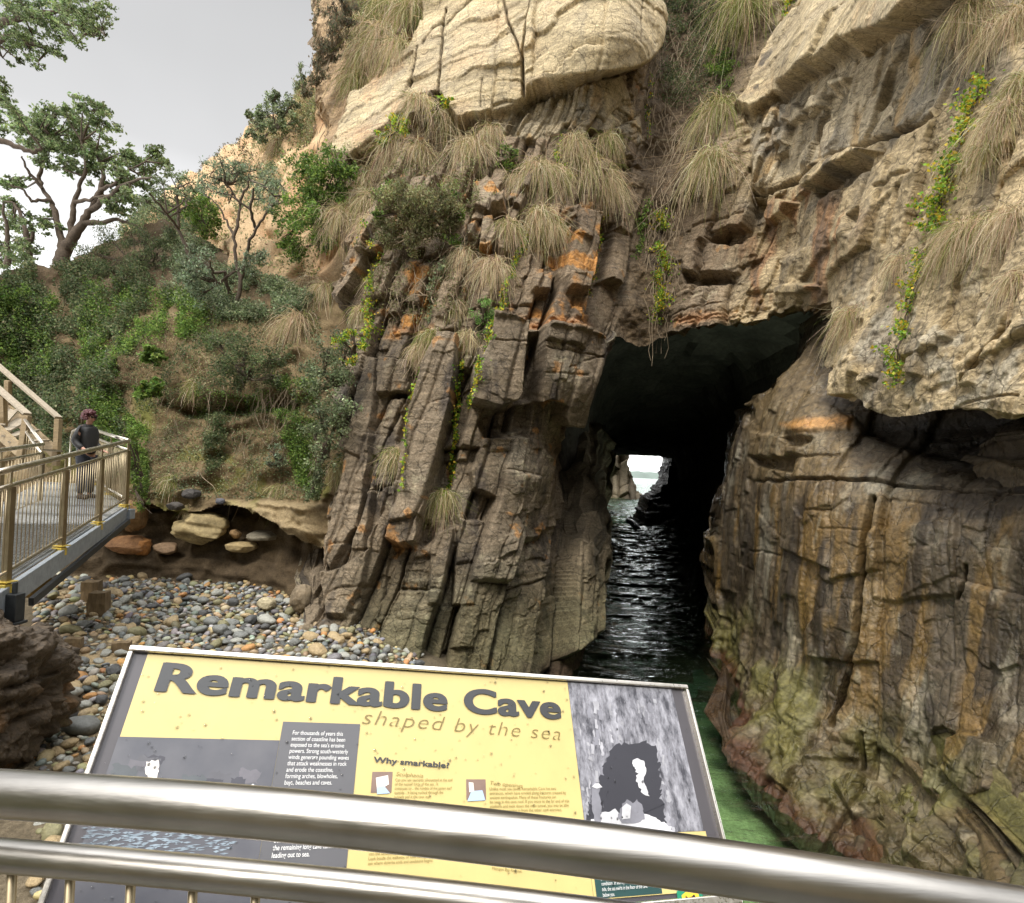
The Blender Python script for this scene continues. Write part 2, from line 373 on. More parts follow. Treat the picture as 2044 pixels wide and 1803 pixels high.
rock_mat = attr_mat('jointed_rock', rough=.82, fine=(22.0, .42), bump=(34.0, .04), spec=.3, cracks=dict(joints=[(2.6, .030, (1.3, 1.3, .8), .45), (7.0, .05, (1, 1, 1.3), .7)], lam=17.0, lamc=.30))
sand_mat_ = None
wet_mat = attr_mat('wet_rock', rough=.72, fine=(13.0, .5), bump=(30.0, .03), spec=.5, wet=(3.0, .22), cracks=dict(joints=[(2.2, .028, (1.4, 1.4, .7), .5)], lam=9.0, lamc=.28))

# survey points of the main cliff: x, y, distance
CL = [(600,1345,9.7),(640,1300,10),(615,1220,10.8),(640,1060,11.4),(670,900,12.0),(700,760,12.6),(690,600,13.6),(690,480,14.6),
 (800,1340,10.0),(800,1100,10.9),(800,900,11.5),(800,700,12.1),(800,560,12.9),(800,420,14),(800,300,15.3),(760,180,17),(700,60,19),(640,330,17.2),(650,200,18.6),
 (950,1340,10.3),(950,1100,11.0),(950,900,11.5),(950,750,11.7),(950,640,12.1),(950,500,12.8),(950,380,13.8),(950,280,15),(950,160,15.6),(950,0,17),
 (1080,1340,11.0),(1080,1150,11.8),(1070,950,12.1),(1100,800,12.3),(1100,680,12.2),(1100,560,12.9),(1100,430,13.5),(1100,320,14.3),(1100,210,15),(1100,120,15),(1100,0,15.8),
 (1160,1300,12.4),(1200,1150,15.5),(1140,1130,13.2),(1110,1010,13.6),(1112,900,13.2),(1190,740,13.4),(1150,760,12.5),(1180,600,13.3),(1180,480,14.0),(1200,340,14.6),(1220,220,15.2),(1230,100,14.8),(1230,0,15.2),
 (1330,0,18.5),(1330,150,17.5),(1320,300,16.5),(1320,450,15.8),(1290,560,15.2),(1270,670,14.8),(1400,200,16.5),(1420,0,17.5),
 (1400,640,13.6),(1400,500,14.5),(1400,350,15),(1500,640,12.6),(1500,520,13.2),(1500,400,13.6),(1480,300,14.4),(1500,180,15.2),(1560,50,15.5),
 (1640,625,11.4),(1620,500,12),(1620,330,12.8),(1620,180,13.6),(1650,60,14.2),(1700,-40,14.6),(1700,790,9.6),(1660,720,10.2),(1700,640,10.4),(1720,450,10.9),(1750,300,11.4),(1780,150,11.8),(1800,-40,12.6),
 (1850,815,8.2),(1850,640,8.7),(1850,450,9.3),(1850,250,10),(1850,0,10.8),(2044,820,6.6),(2044,600,7.1),(2044,400,7.6),(2044,200,8.2),(2044,0,9),(2120,400,7.2),(2120,810,6.1),(2120,-40,8.6),(2400,800,4.9),(2400,400,5.4),(2400,0,6.5),(2400,-260,7.2),(2044,-260,10),(1650,-260,16),(1400,-260,19),(1230,-260,16),(950,-260,18.5),(700,-260,22)]
CL_POLY = [(600,1380),(610,1232),(628,1160),(640,1080),(655,960),(672,860),(700,760),(692,690),(690,560),(684,480),(650,380),(640,320),(655,240),(640,150),(640,-260),(2420,-260),(2420,800),(2200,815),
 (2044,822),(1960,820),(1900,816),(1840,826),(1790,832),(1740,822),(1700,801),(1652,800),(1650,772),(1674,700),(1668,640),(1650,606),(1600,612),(1560,626),(1480,643),(1400,653),(1340,668),(1290,690),(1240,676),(1205,664),
 (1182,690),(1172,760),(1158,800),(1146,842),(1122,850),(1112,900),(1104,1000),(1108,1060),(1140,1100),(1186,1130),(1194,1200),(1174,1290),(1150,1380)]
S1 = q2((640,-800),(600,130),(520,300),(330,480),(200,560),(130,760),(70,900),(210,960),(330,850),(560,600),(720,570),(760,680),(820,760),(960,730),(1190,640),(1240,600),(1400,540),(1650,460),(1800,420),(1900,340),(1950,180),(1940,60),(1880,-800))
S1B = q2((1285,-800),(1270,100),(1245,220),(1215,400),(1205,600),(1240,600),(1400,540),(1650,460),(1800,420),(1900,340),(1950,180),(1940,60),(1880,-800))
S2 = q3((480,560),(570,330),(690,160),(860,0),(900,-800),(2300,-800),(1900,-160),(1680,20),(1500,110),(1100,300),(960,380),(700,540),(500,670),(400,640))
S2B = q3((700,540),(870,230),(1150,50),(1300,-800),(2300,-800),(1900,-160),(1680,20),(1500,110),(1100,300),(960,380))
# blocks: outline, how far it stands out, edge softness
BLK = [
 (q5((255,370),(335,380),(325,600),(285,1000),(225,1370),(190,1400),(100,1560),(60,1640),(20,1480),(110,1130),(160,860),(210,600)), .16, 3),
 (q5((340,370),(530,380),(510,580),(420,572),(330,592)), .16, 2.5),
 (q5((330,240),(560,250),(530,380),(340,370)), .05, 2.5),
 (q5((700,240),(812,250),(800,480),(760,720),(720,890),(660,1100),(600,1370),(575,1470),(480,1490),(395,1450),(470,1090),(530,760),(610,420)), .5, 3),
 (q5((820,430),(890,440),(880,700),(820,900),(760,1150),(680,1140),(720,900),(780,640)), -.45, 5),
 (q5((530,400),(600,400),(520,740),(450,880),(440,860),(500,600)), -.22, 4),
 (q5((440,700),(480,690),(500,880),(430,880),(400,840)), -.15, 4),
 (q5((330,1150),(380,1130),(350,1330),(290,1440),(260,1560),(300,1330)), -.28, 4),
 (q5((1030,190),(1215,235),(1190,400),(1150,600),(1125,640),(1040,690),(890,660),(920,480),(1000,330)), .95, 2.5),
 (q5((1215,240),(1290,235),(1290,420),(1250,640),(1140,640),(1160,560)), -.35, 3),
 (q5((1290,200),(1590,240),(1615,290),(1590,440),(1540,580),(1520,640),(1510,700),(1490,765),(1390,765),(1380,700),(1400,640),(1330,610),(1250,640),(1290,420)), .55, 2.5),
 (q5((1030,190),(1590,240),(1600,270),(1030,225)), .12, 3),
 (q5((970,850),(1210,800),(1190,950),(1150,1200),(1120,1300),(1040,1340),(1000,1280),(1030,1200),(900,1150),(880,1050)), .25, 3),
 (q5((1215,840),(1390,980),(1370,1100),(1330,1350),(1290,1440),(1180,1450),(1130,1320),(1180,1100)), .12, 5),
 (q5((960,720),(1250,655),(1230,800),(1210,845),(970,850),(930,760)), -.4, 4),
 (q5((590,1320),(690,1350),(660,1440),(590,1500)), -.3, 4),
 (q5((700,1400),(790,1380),(760,1560),(700,1830),(640,1830),(650,1500)), .22, 3),
 (q5((830,1330),(980,1340),(950,1560),(900,1830),(780,1830),(800,1520)), .15, 3),
 (q5((220,1560),(300,1500),(260,1700),(150,1900),(40,1900),(0,1640),(60,1640)), .2, 3),
 (q5((400,1480),(560,1500),(500,1760),(440,1900),(330,1900),(370,1640)), -.12, 3),
 # upper ledges
 (q2((900,1090),(990,1060),(1090,1180),(1080,1260),(1010,1280),(890,1240)), .3, 2.5),
 (q2((1000,1250),(1090,1180),(1100,1290),(1010,1290)), .4, 2.5),
 (q2((960,1300),(1020,1290),(1040,1400),(1000,1470),(930,1470)), .42, 2.5),
 (q2((860,1340),(930,1310),(900,1400),(870,1420)), .25, 2.5),
 (q2((1440,1240),(1490,1240),(1480,1300),(1450,1310)), .3, 2.5),
 (q2((1480,1240),(1660,1250),(1600,1560),(1560,1740),(1420,1730),(1400,1600)), .2, 3),
 (q2((1250,1640),(1370,1600),(1350,1720),(1240,1720)), .3, 2.5),
 (q2((1420,1660),(1560,1640),(1540,1740),(1430,1740)), .35, 2.5),
 (q2((1650,1290),(1760,1300),(1690,1640),(1620,1830),(1570,1830)), -.4, 5),
 (q2((560,1280),(830,1300),(760,1500),(500,1500)), -.25, 12),
 # right-hand wall
 (q3((630,640),(700,620),(740,700),(640,720)), .15, 2.5), (q3((690,610),(770,600),(830,660),(780,700),(690,740)), .28, 2.5),
 (q3((620,760),(720,730),(710,830),(625,850)), .3, 2.5), (q3((860,570),(940,540),(930,620),(810,650)), .3, 2.5),
 (q3((950,470),(1060,450),(1050,490),(960,520)), .3, 2.5), (q3((930,540),(1000,530),(980,640),(900,720),(910,620)), -.2, 3),
 (q3((850,1070),(1020,930),(1120,880),(1230,870),(1200,910),(1050,970),(860,1100)), .55, 2.5),
 (q3((860,1100),(1050,970),(1200,910),(1180,980),(1040,1060),(900,1140)), -.35, 4),
 (q3((480,1110),(610,1100),(570,1260),(540,1320),(380,1400),(250,1380),(330,1310),(440,1280)), -.7, 4),
 (q3((570,1260),(620,1140),(740,1160),(700,1240),(580,1290)), .4, 2.5), (q3((690,1240),(790,1390),(740,1450),(600,1480),(560,1450),(620,1340)), -.1, 4),
 (q3((120,1420),(230,1380),(200,1440),(120,1450)), .3, 2.5), (q3((130,1480),(210,1470),(190,1580),(120,1590)), .35, 2.5),
 (q3((120,1590),(340,1560),(370,1590),(330,1620),(130,1640)), -.5, 4), (q3((210,1400),(430,1390),(420,1560),(200,1560)), .12, 2.5),
 (q3((640,1660),(800,1620),(890,1640),(800,1690),(660,1700)), .3, 2.5), (q3((1060,1240),(1130,1190),(1110,1280),(1080,1330)), -.22, 3),
 (q3((1020,1250),(1060,1240),(1110,1290),(1020,1390),(960,1400)), .08, 3),
 (q6((820,190),(870,100),(900,120),(890,170)), .3, 2.5), (q6((870,600),(1020,580),(1080,640),(1060,700),(930,640)), -.35, 4),
 (q6((1560,230),(1620,200),(1610,260),(1560,265)), .12, 2.5), (q6((1660,450),(1790,440),(1790,520),(1650,530)), .1, 2.5),
 (q6((1400,380),(1470,330),(1450,470),(1390,470)), .14, 2.5), (q6((1050,400),(1100,380),(1090,460),(1040,460)), .14, 2.5), (q6((1080,500),(1150,420),(1180,480),(1110,530)), .12, 3),
]
CRK = [(q2((1285,-100),(1270,100),(1245,220),(1215,400),(1210,470),(1205,600)), 4.0, .5), (q2((1090,-100),(1110,110),(1130,220),(1170,290),(1205,390)), 2.2, .2),
 (q2((760,100),(740,230),(730,400),(710,580)), 2.4, .2), (q2((590,320),(560,470),(500,600)), 2.2, .15), (q2((1795,-60),(1790,100),(1770,300)), 1.2, .06),
 (q2((165,600),(140,700),(110,760)), 3.5, .3), (q2((760,200),(830,140),(960,60),(1040,40)), 2.0, .12), (q2((620,300),(680,210),(740,190)), 2.2, .12), (q2((970,540),(960,700)), 1.5, .08),
 (q3((490,1090),(620,1080),(760,1030),(850,960),(940,880),(1100,840),(1270,780),(1400,740),(1500,660)), 5.5, .45),
 (q3((860,260),(900,210),(1050,110),(1200,30)), 3.0, .2), (q3((690,540),(830,330),(870,220)), 3.0, .2), (q3((1090,280),(1130,100),(1150,60)), 1.4, .06), (q3((1370,200),(1400,20)), 1.4, .06),
 (q3((1110,1290),(1150,1100),(1200,980),(1250,860)), 2.5, .15), (q3((1210,1390),(1280,1200),(1330,1060)), 2.5, .14), (q3((1220,1080),(1290,1040),(1310,1010),(1390,980)), 2.0, .14),
 (q5((1030,345),(1190,345)), 1.4, .08), (q5((1290,340),(1400,365),(1600,395)), 1.5, .1), (q5((1300,330),(1460,370)), 1.2, .05), (q5((1395,200),(1380,420),(1340,610)), 1.6, .1), (q5((1480,330),(1470,470),(1400,640)), 1.5, .08),
 (q5((1410,450),(1600,380)), 1.3, .06), (q5((1290,470),(1500,490)), 1.3, .06), (q5((255,365),(530,368)), 1.3, .08), (q5((330,590),(430,575),(515,580)), 1.6, .1), (q5((285,1000),(325,600),(335,380)), 1.6, .14), (q5((225,1370),(285,1000)), 1.8, .16),
 (q6((1650,560),(1800,380),(1900,260),(1990,180)), 3.0, .15), (q6((1650,660),(1750,625),(1850,600),(2044,590)), 1.8, .1)]
ORANGE = [q2((1290,1250),(1680,1250),(1640,1620),(1400,1740),(1290,1600)), q2((850,1080),(1090,1100),(1100,1500),(860,1500)), q2((160,1380),(290,1400),(280,1600),(160,1700)), q2((500,1500),(640,1500),(620,1800),(470,1800)), q5((1080,60),(1600,60),(1600,240),(1060,190)), q5((360,80),(640,60),(560,230),(360,230)), q5((240,1180),(320,1170),(300,1260),(240,1250))]

def mixc(c, d, m): return c + (np.asarray(d) - c) * m[:, None]
def rel_cliff(fx, fy, Wp, nn):
    X, Y, Z = Wp[:, 0], Wp[:, 1], Wp[:, 2]
    n1 = fbm(Wp, .7, 1, 3); n2 = fbm(Wp, 2.6, 2, 4); n3 = fbm(Wp, 11.0, 3, 3)
    wx = fx + 5 * n2 + 2.0 * n3; wy = fy + 4 * noise(Wp, 3.0, 21) + 2.0 * noise(Wp, 12, 22)
    mS = np.maximum(soft(wx, wy, S1, 4), soft(wx, wy, S2, 4))
    mR = ss(1430, 1520, fx + .05 * (fy - 300))
    mG = soft(fx, fy, [(1290,-60),(1310,100),(1290,220),(1270,420),(1250,560),(1230,690),(1290,720),(1350,640),(1360,470),(1400,300),(1460,200),(1540,60),(1560,-60)], 30)
    mT = soft(wx, wy, [(600,-90),(880,-90),(800,60),(760,150),(700,210),(672,290),(664,330),(690,420),(600,420)], 14) * (1 - mS)
    mJ = np.maximum(soft(wx, wy, q2((880,780),(1050,700),(1200,620),(1640,470),(1780,440),(1860,640),(1900,860),(1750,780),(1600,760),(1330,820),(1250,830)), 5),
                    soft(wx, wy, q3((480,690),(690,570),(960,400),(1500,130),(1640,300),(1500,660),(1270,780),(940,880),(700,1000),(490,1070)), 6))
    mB = (1 - mR) * (1 - mS) * (1 - mG * .8)
    # ---- buttress: leaning columns
    lean = .235
    s = X - lean * Z + .10 * n1 + .025 * n2; t = Z + .05 * n2 + .15 * n1
    a1, c1 = cols(s, t, .72, .25, 2.6, 5, tilt=.09, crack=.20, cw=.034, bev=.03)
    a2, c2 = cols(s + .05 * n2, t + .12 * n2, .40, .085, 1.15, 6, tilt=.11, crack=.06, cw=.016, bev=.012)
    a3, c3 = cols(s + .05 * n3, t + .08 * n2 + .03 * n3, .19, .020, .42, 7, tilt=.05, crack=.016, cw=.009, bev=.004)
    up = ss(700, 560, fy)
    frac = ss(.40, .62, np.clip(.5 + .6 * fbm(Wp, .9, 9, 3), 0, 1))
    dB = a1 * (1 - .25 * up) + a2 * (.85 + .9 * up) + a3 * (.15 + .85 * np.maximum(frac, up))
    bed = noise(Wp * np.array([1.1, 1.1, 13.0]) + .5 * n2[:, None], 1, 31)
    bmask = ss(.35, .6, c1) * ss(480, 620, fy)
    dB = dB + bmask * .018 * np.sign(bed) * np.abs(bed) ** .5 - bmask * .04 * ss(.0, -.3, bed) * ss(.1, .3, noise(Wp, 1.4, 33))
    dB = dB + .05 * n2 + .018 * n3 + .008 * noise(Wp, 40, 35)
    # rubble foot of the buttress
    dB = dB + soft(fx, fy, [(560,1400),(600,1200),(650,1240),(720,1400)], 30) * .15
    # ---- right-hand wall: thin vertical fins and bedding
    u = Y * .80 - X * .35 + .06 * n2 + .16 * (Z - 8); tz = Z + .12 * Y + .06 * n2
    r1, k1 = cols(u, tz, .70, .12, 1.5, 15, tilt=.12, crack=.08, cw=.025, bev=.02)
    r2, k2 = cols(u + .03 * n2 + .02 * n3, tz + .08 * n2, .26, .05, .75, 16, segamp=.5, tilt=.07, crack=.035, cw=.014, bev=.01)
    r3, k3 = cols(u + .03 * n3, tz + .05 * n2, .11, .016, .45, 17, segamp=.4, tilt=.03, crack=.012, cw=.008, bev=.004)
    low = ss(470, 640, fy) * ss(1620, 1720, fx)
    fR = ss(.42, .62, np.clip(.5 + .6 * fbm(Wp, 1.0, 19, 3), 0, 1))
    dR = r1 * (.9 - .45 * low) + r2 * (.9 - .3 * low + .5 * ss(1660, 1600, fx)) * (.5 + .5 * fR) + r3 * fR * (1 - .6 * low) + .07 * n2 + .03 * n3 + .01 * noise(Wp, 36, 37)
    dR = dR + low * (.12 * fbm(Wp * np.array([1, 1, .45]), 2.2, 41, 3) + .05 * np.abs(noise(Wp, 6, 42)))
    # ---- fins under the caps
    j1, kj = cols(X * .7 - Y * .5 - .15 * Z + .03 * n2, tz, .17, .085, .75, 25, tilt=.16, crack=.05, cw=.016, bev=.025)
    j2, kj2 = cols(X * .7 - Y * .5 - .15 * Z, tz, .07, .022, .3, 26, tilt=.1, crack=.02, cw=.008, bev=.01)
    # ---- sandstone: bulging, with wind-cut ridges along the dipping beds
    rr = Z * .95 - .30 * X + .75 * fbm(Wp, .40, 51, 3) + .16 * n2
    q_ = np.stack([rr * 1.7, X * .22, Y * .22], -1); q2_ = np.stack([rr * 6.0, X * .5, Y * .5], -1)
    rg = 1 - np.abs(noise(q_, 1, 55)) * 2; rg2 = 1 - np.abs(noise(q2_, 1, 56)) * 2; rg = np.clip(rg, 0, 1); rg2 = np.clip(rg2, 0, 1)
    amp = .55 + .5 * noise(Wp, .8, 52)
    saw = (rr * 1.15 + .25 * n1) % 1; saw2 = (rr * 3.7 + .3 * n1 + .05 * n2) % 1
    dS = (.22 + .3 * ss(800, 1000, fx)) + .055 * (ss(0, .12, saw) * (1 - saw)) * (.5 + .5 * amp) + .028 * (ss(0, .15, saw2) * (1 - saw2)) * amp - .14 * (rg ** 3 - .3) * amp * .45 - .025 * (rg2 ** 2 - .4) * (.6 + .5 * noise(Wp, 1.5, 53)) + .22 * fbm(Wp, .6, 54, 2) + .012 * n3 + .03 * n2
    sb, kS = cols(X * .8 + Y * .3 - .1 * Z + .06 * n2, rr + .03 * n2, 1.5, .07, .8, 27, segamp=.6, tilt=.05, crack=.05, cw=.018, bev=.015)
    dS = dS + sb + .38 * soft(fx, fy, S1B, 10) + .35 * soft(wx, wy, S2B, 6)
    dG = .45 * fbm(Wp, .9, 61, 4) + .10 * n2 + .05 * n3
    d = dB * (1 - mR) + dR * mR
    d = d * (1 - mG) + dG * mG
    d = d * (1 - mT) + (.35 * fbm(Wp, .8, 63, 4) + .08 * n2 + .03 * n3) * mT
    d = d * (1 - mJ) + (j1 + j2 + .04 * n2 + .02 * n3) * mJ
    d = d * (1 - mS) + dS * mS
    bx = fx + 2.2 * n2 + 1.2 * n3; by = fy + 2.2 * noise(Wp, 3.5, 71) + 1.2 * noise(Wp, 14, 72)
    fl = np.zeros_like(fx); ad = np.zeros_like(fx)
    for poly, off, sf in BLK:
        m_ = soft(bx, by, poly, sf); ad = ad + off * m_
        if off > .1: fl = np.maximum(fl, m_)
    d = d * (1 - .66 * fl) + .03 * n2 * fl + .012 * n3 * fl + ad
    for pts, wd, dep in CRK: d = d - dep * np.exp(-(polyline_d(bx, by, pts) / (wd * .8)) ** 2)
    # ---- colour of the stone itself
    cell = .55 * c2 + .45 * c1; cellR = .5 * k2 + .5 * k1
    v = np.clip(.5 + .5 * fbm(Wp, 1.1, 81, 4), 0, 1); v2 = np.clip(.5 + .6 * fbm(Wp, 5.0, 82, 4), 0, 1)
    st = np.clip(.5 + .8 * fbm(Wp * np.array([3.0, 3.0, .5]), 1.0, 83, 4), 0, 1)         # streaks run down the face
    c = np.array([.20, .156, .106]) * (.62 + .75 * cell[:, None]) * (.7 + .6 * v2[:, None])
    c = mixc(c, [.27, .235, .175], ss(.5, .85, v) * .7)
    c = mixc(c, [.052, .042, .036], ss(.54, .80, st) * .8 * ss(.35, .6, v2 + .1))
    upb = ss(680, 560, fy) * mB
    c = mixc(c, [.30, .22, .14], upb * .45)
    org = np.zeros_like(fx)
    for o_ in ORANGE: org = np.maximum(org, soft(fx, fy, o_, 14))
    ospot = ss(.52, .72, np.clip(.5 + .8 * fbm(Wp, 2.4, 84, 4), 0, 1))
    c = mixc(c, [.46, .215, .055], np.clip(org * ospot * .9 + .55 * ss(.74, .86, np.clip(.5 + .7 * fbm(Wp, 3.1, 85, 4), 0, 1)), 0, 1) * mB)
    lich = ss(.66, .78, np.clip(.5 + .7 * fbm(Wp, 7.0, 86, 3), 0, 1)) * ss(.45, .7, v)
    c = mixc(c, [.42, .37, .25], lich * .55)
    low_ = ss(3.0, .6, Z) * ss(640, 760, fx)
    c = mixc(c, [.10, .095, .04], low_ * (.35 + .5 * v))
    c = mixc(c, [.055, .035, .02], ss(.6, .1, Z + .25 * n2) * ss(1000, 1060, fx))
    # orange crumbling bed at the roof line
    ob = np.exp(-((polyline_d(wx, wy, [(1000,632),(1100,645),(1180,652)]) / 10) ** 2)) + .8 * np.exp(-((polyline_d(wx, wy, [(1360,648),(1440,632),(1530,618),(1600,606)]) / 9) ** 2)) + .6 * np.exp(-((polyline_d(wx, wy, [(770,645),(860,650)]) / 6) ** 2))
    d = d + ob * (.05 * noise(Wp, 9, 90) + .04 * np.sign(noise(Wp * np.array([1, 1, 5.]), 4, 91)) - .06)
    c = mixc(c, [.50, .25, .11], np.clip(ob, 0, 1) * (.5 + .5 * v2))
    cR = np.array([.44, .345, .205]) * (.66 + .62 * cellR[:, None]) * (.74 + .5 * v2[:, None])
    cR = mixc(cR, [.20, .175, .14], ss(.52, .75, v) * .7)
    cR = mixc(cR, [.30, .15, .07], ss(.5, .7, st) * soft(fx, fy, q3((200,1300),(900,1050),(1150,1250),(900,1750),(100,1750)), 30) * .75)
    cR = mixc(cR, [.47, .42, .32], ss(.52, .7, np.clip(.5 + .7 * fbm(Wp, 3.3, 87, 4), 0, 1)) * low * .7)
    cR = mixc(cR, [.09, .08, .068], ss(.66, .85, st) * .6)
    cR = mixc(cR, [.16, .11, .06], soft(fx, fy, q3((100,1200),(560,1250),(520,1560),(100,1700)), 25) * .6)
    c = c * (1 - mR[:, None]) + cR * mR[:, None]
    cG = np.array([.125, .088, .052]) * (.6 + .8 * v2[:, None]); cG = mixc(cG, [.06, .045, .03], ss(.5, .8, v))
    c = c * (1 - mG[:, None]) + cG * mG[:, None]
    cT = np.array([.34, .235, .13]) * (.6 + .8 * v2[:, None]); c = c * (1 - mT[:, None]) + cT * mT[:, None]
    cJ = np.array([.42, .35, .235]) * (.62 + .62 * kj[:, None]) * (.75 + .5 * v2[:, None]); cJ = mixc(cJ, [.46, .29, .11], ss(.6, .8, st) * .5)
    cJ = mixc(cJ, [.22, .205, .175], ss(.45, .7, v) * .6)
    c = c * (1 - mJ[:, None]) + cJ * mJ[:, None]
    cS = np.array([.53, .43, .265]) * (.84 + .3 * v2[:, None])
    cS = cS * (.86 + .28 * kS[:, None]); cS = mixc(cS, [.56, .36, .20], ss(.45, .75, v) * (.35 + .65 * ss(900, 700, fx)))
    cS = mixc(cS, [.40, .34, .235], ss(.55, .8, st) * .55)
    cS = mixc(cS, [.34, .27, .17], ss(.75, 1, rg) * .45); cS = mixc(cS, [.42, .34, .22], ss(.15, .0, saw2) * .3); cS = mixc(cS, [.33, .27, .18], ss(.5, .8, np.clip(.5 + .7 * fbm(Wp * np.array([.6, .6, 3.0]), 1.2, 89, 4), 0, 1)) * .5)
    cS = mixc(cS, [.07, .06, .05], ss(.60, .74, np.clip(.5 + .8 * fbm(Wp * np.array([1, 1, .6]), 2.0, 88, 4), 0, 1)) * soft(fx, fy, q3((380,640),(560,330),(860,330),(700,560)), 12) * .85)
    c = c * (1 - mS[:, None]) + cS * mS[:, None]
    for pts, wd, dep in CRK[:9]: c = mixc(c, [.10, .075, .045], .7 * np.exp(-(polyline_d(bx, by, pts) / (wd * .8)) ** 2))
    return d, c
def cl_yfac(x, y): return np.interp(x, [1560, 1640, 1700, 1850, 2044], [1, .9, .85, .8, .78])
sheet('cliff', CL, CL_POLY, 1.35, rel_cliff, rock_mat, 'tall jointed cliff of leaning brown columns under a pale sandstone cap', yfac=cl_yfac, depth=13.0, rows=18, skirt=.36, blur=1, soften=(1560, 1680), edge=6.0)

# ------------------------------------------------------------------ wet wall on the right of the inlet
LW = [(1430,1300,13.6),(1430,1000,14.0),(1450,820,14.2),(1500,700,14),(1600,640,12.5),(1450,1400,11.0),(1465,1490,8.9),(1550,1600,7.4),(1650,1690,6.5),(1700,1760,6.1),
 (1520,1300,10.6),(1520,1100,11.0),(1520,900,11.6),(1600,1400,8.3),(1600,1200,8.7),(1600,1000,9.2),(1600,850,9.9),(1650,720,10.9),
 (1750,1550,6.9),(1750,1350,7.2),(1750,1150,7.5),(1750,980,7.8),(1750,860,8.8),(1900,1600,5.8),(1900,1400,6.2),(1900,1200,6.4),(1900,980,6.75),(1900,930,7.3),(1900,850,8.1),(2044,930,6.4),(2044,860,7.2),(1900,1750,5.2),
 (2044,1700,4.7),(2044,1500,5.1),(2044,1200,5.5),(2044,980,5.85),(2120,830,6.6),(2120,1400,5.0),(2120,900,5.6),(2400,900,4.5),(2400,1400,3.9),(2400,1850,3.4),(2400,720,5.4),(2044,1850,4.3),(1800,700,9.6),(2000,700,8.6)]
LW_POLY = [(1428,1330),(1432,1200),(1428,1080),(1434,980),(1442,910),(1464,855),(1492,808),(1550,760),(1606,708),(1638,664),(1650,600),(1760,640),(1900,690),(2130,700),(2420,700),(2420,1920),(1760,1900),(1690,1800),(1600,1700),(1500,1600),(1445,1480),(1438,1400)]
LBLK = [(q6((470,790),(680,820),(660,940),(460,930)), .12, 3), (q6((470,640),(480,720),(420,760),(330,1060),(300,1400),(200,1400),(300,700)), -.25, 6),
 (q6((480,940),(760,940),(730,1030),(500,980)), -.35, 3), (q6((660,830),(840,825),(790,890),(720,880)), -.25, 3), (q6((700,870),(760,880),(830,830),(790,930),(640,940)), .1, 3),
 (q6((850,640),(960,660),(1060,740),(1040,790),(680,800),(700,750)), .12, 4), (q6((1100,730),(2044,690),(2150,700),(2150,1000),(1300,860),(1150,800)), -.35, 14),
 (q6((1160,1370),(1640,1260),(1650,1560),(1620,1720),(1300,1760),(1180,1740)), .12, 5), (q6((1380,1480),(1640,1400),(1640,1600),(1330,1740)), .06, 3),
 (q6((1640,1270),(2044,1240),(2150,1800),(1700,1750),(1690,1560)), -.03, 4)]
def q7(*p): return [(1330.7 + .34895 * x, 1197.6 + .34895 * y) for x, y in p]
LBLK += [(q7((760,250),(850,60),(930,60),(920,340),(800,330)), .16, 3), (q7((1480,560),(1500,400),(1700,400),(1690,600),(1640,760),(1520,780)), .12, 4),
 (q7((1640,800),(1750,770),(1890,830),(1890,1100),(1760,1160),(1640,1000)), .22, 4), (q7((960,1060),(1100,960),(1240,1080),(1250,1260),(1060,1230)), .25, 4),
 (q7((1130,1290),(1440,1290),(1700,1560),(1500,1560),(1300,1500)), .12, 8), (q7((1340,1240),(1620,1180),(1900,1500),(1800,1620),(1500,1440)), .08, 8),
 (q7((860,1230),(1000,1250),(1170,1400),(1160,1500),(1000,1480)), .06, 6), (q7((780,860),(950,740),(1110,760),(1090,900),(800,920)), .15, 4), (q7((1500,980),(1620,960),(1600,1120),(1480,1100)), .2, 4)]
LCRK = [(q6((500,1075),(900,1065),(1180,1075),(1500,1100),(2044,1135)), 2.6, .18), (q6((760,940),(1000,935)), 1.8, .1), (q6((1190,1180),(1160,1340),(1120,1560),(1090,1754)), 5.0, .4), (q7((1100,0),(1080,180),(1020,400),(920,700)), 5.5, .4),
 (q6((1690,1560),(1680,1700),(1650,1750)), 3.0, .2), (q6((470,1470),(560,1480),(640,1500)), 1.5, .08), (q6((880,1345),(1140,1355)), 1.3, .05), (q6((820,1240),(950,1240),(1040,1190)), 1.5, .08), (q7((1110,760),(1110,960)), 3, .2), (q7((650,700),(660,1080)), 2, .1)]
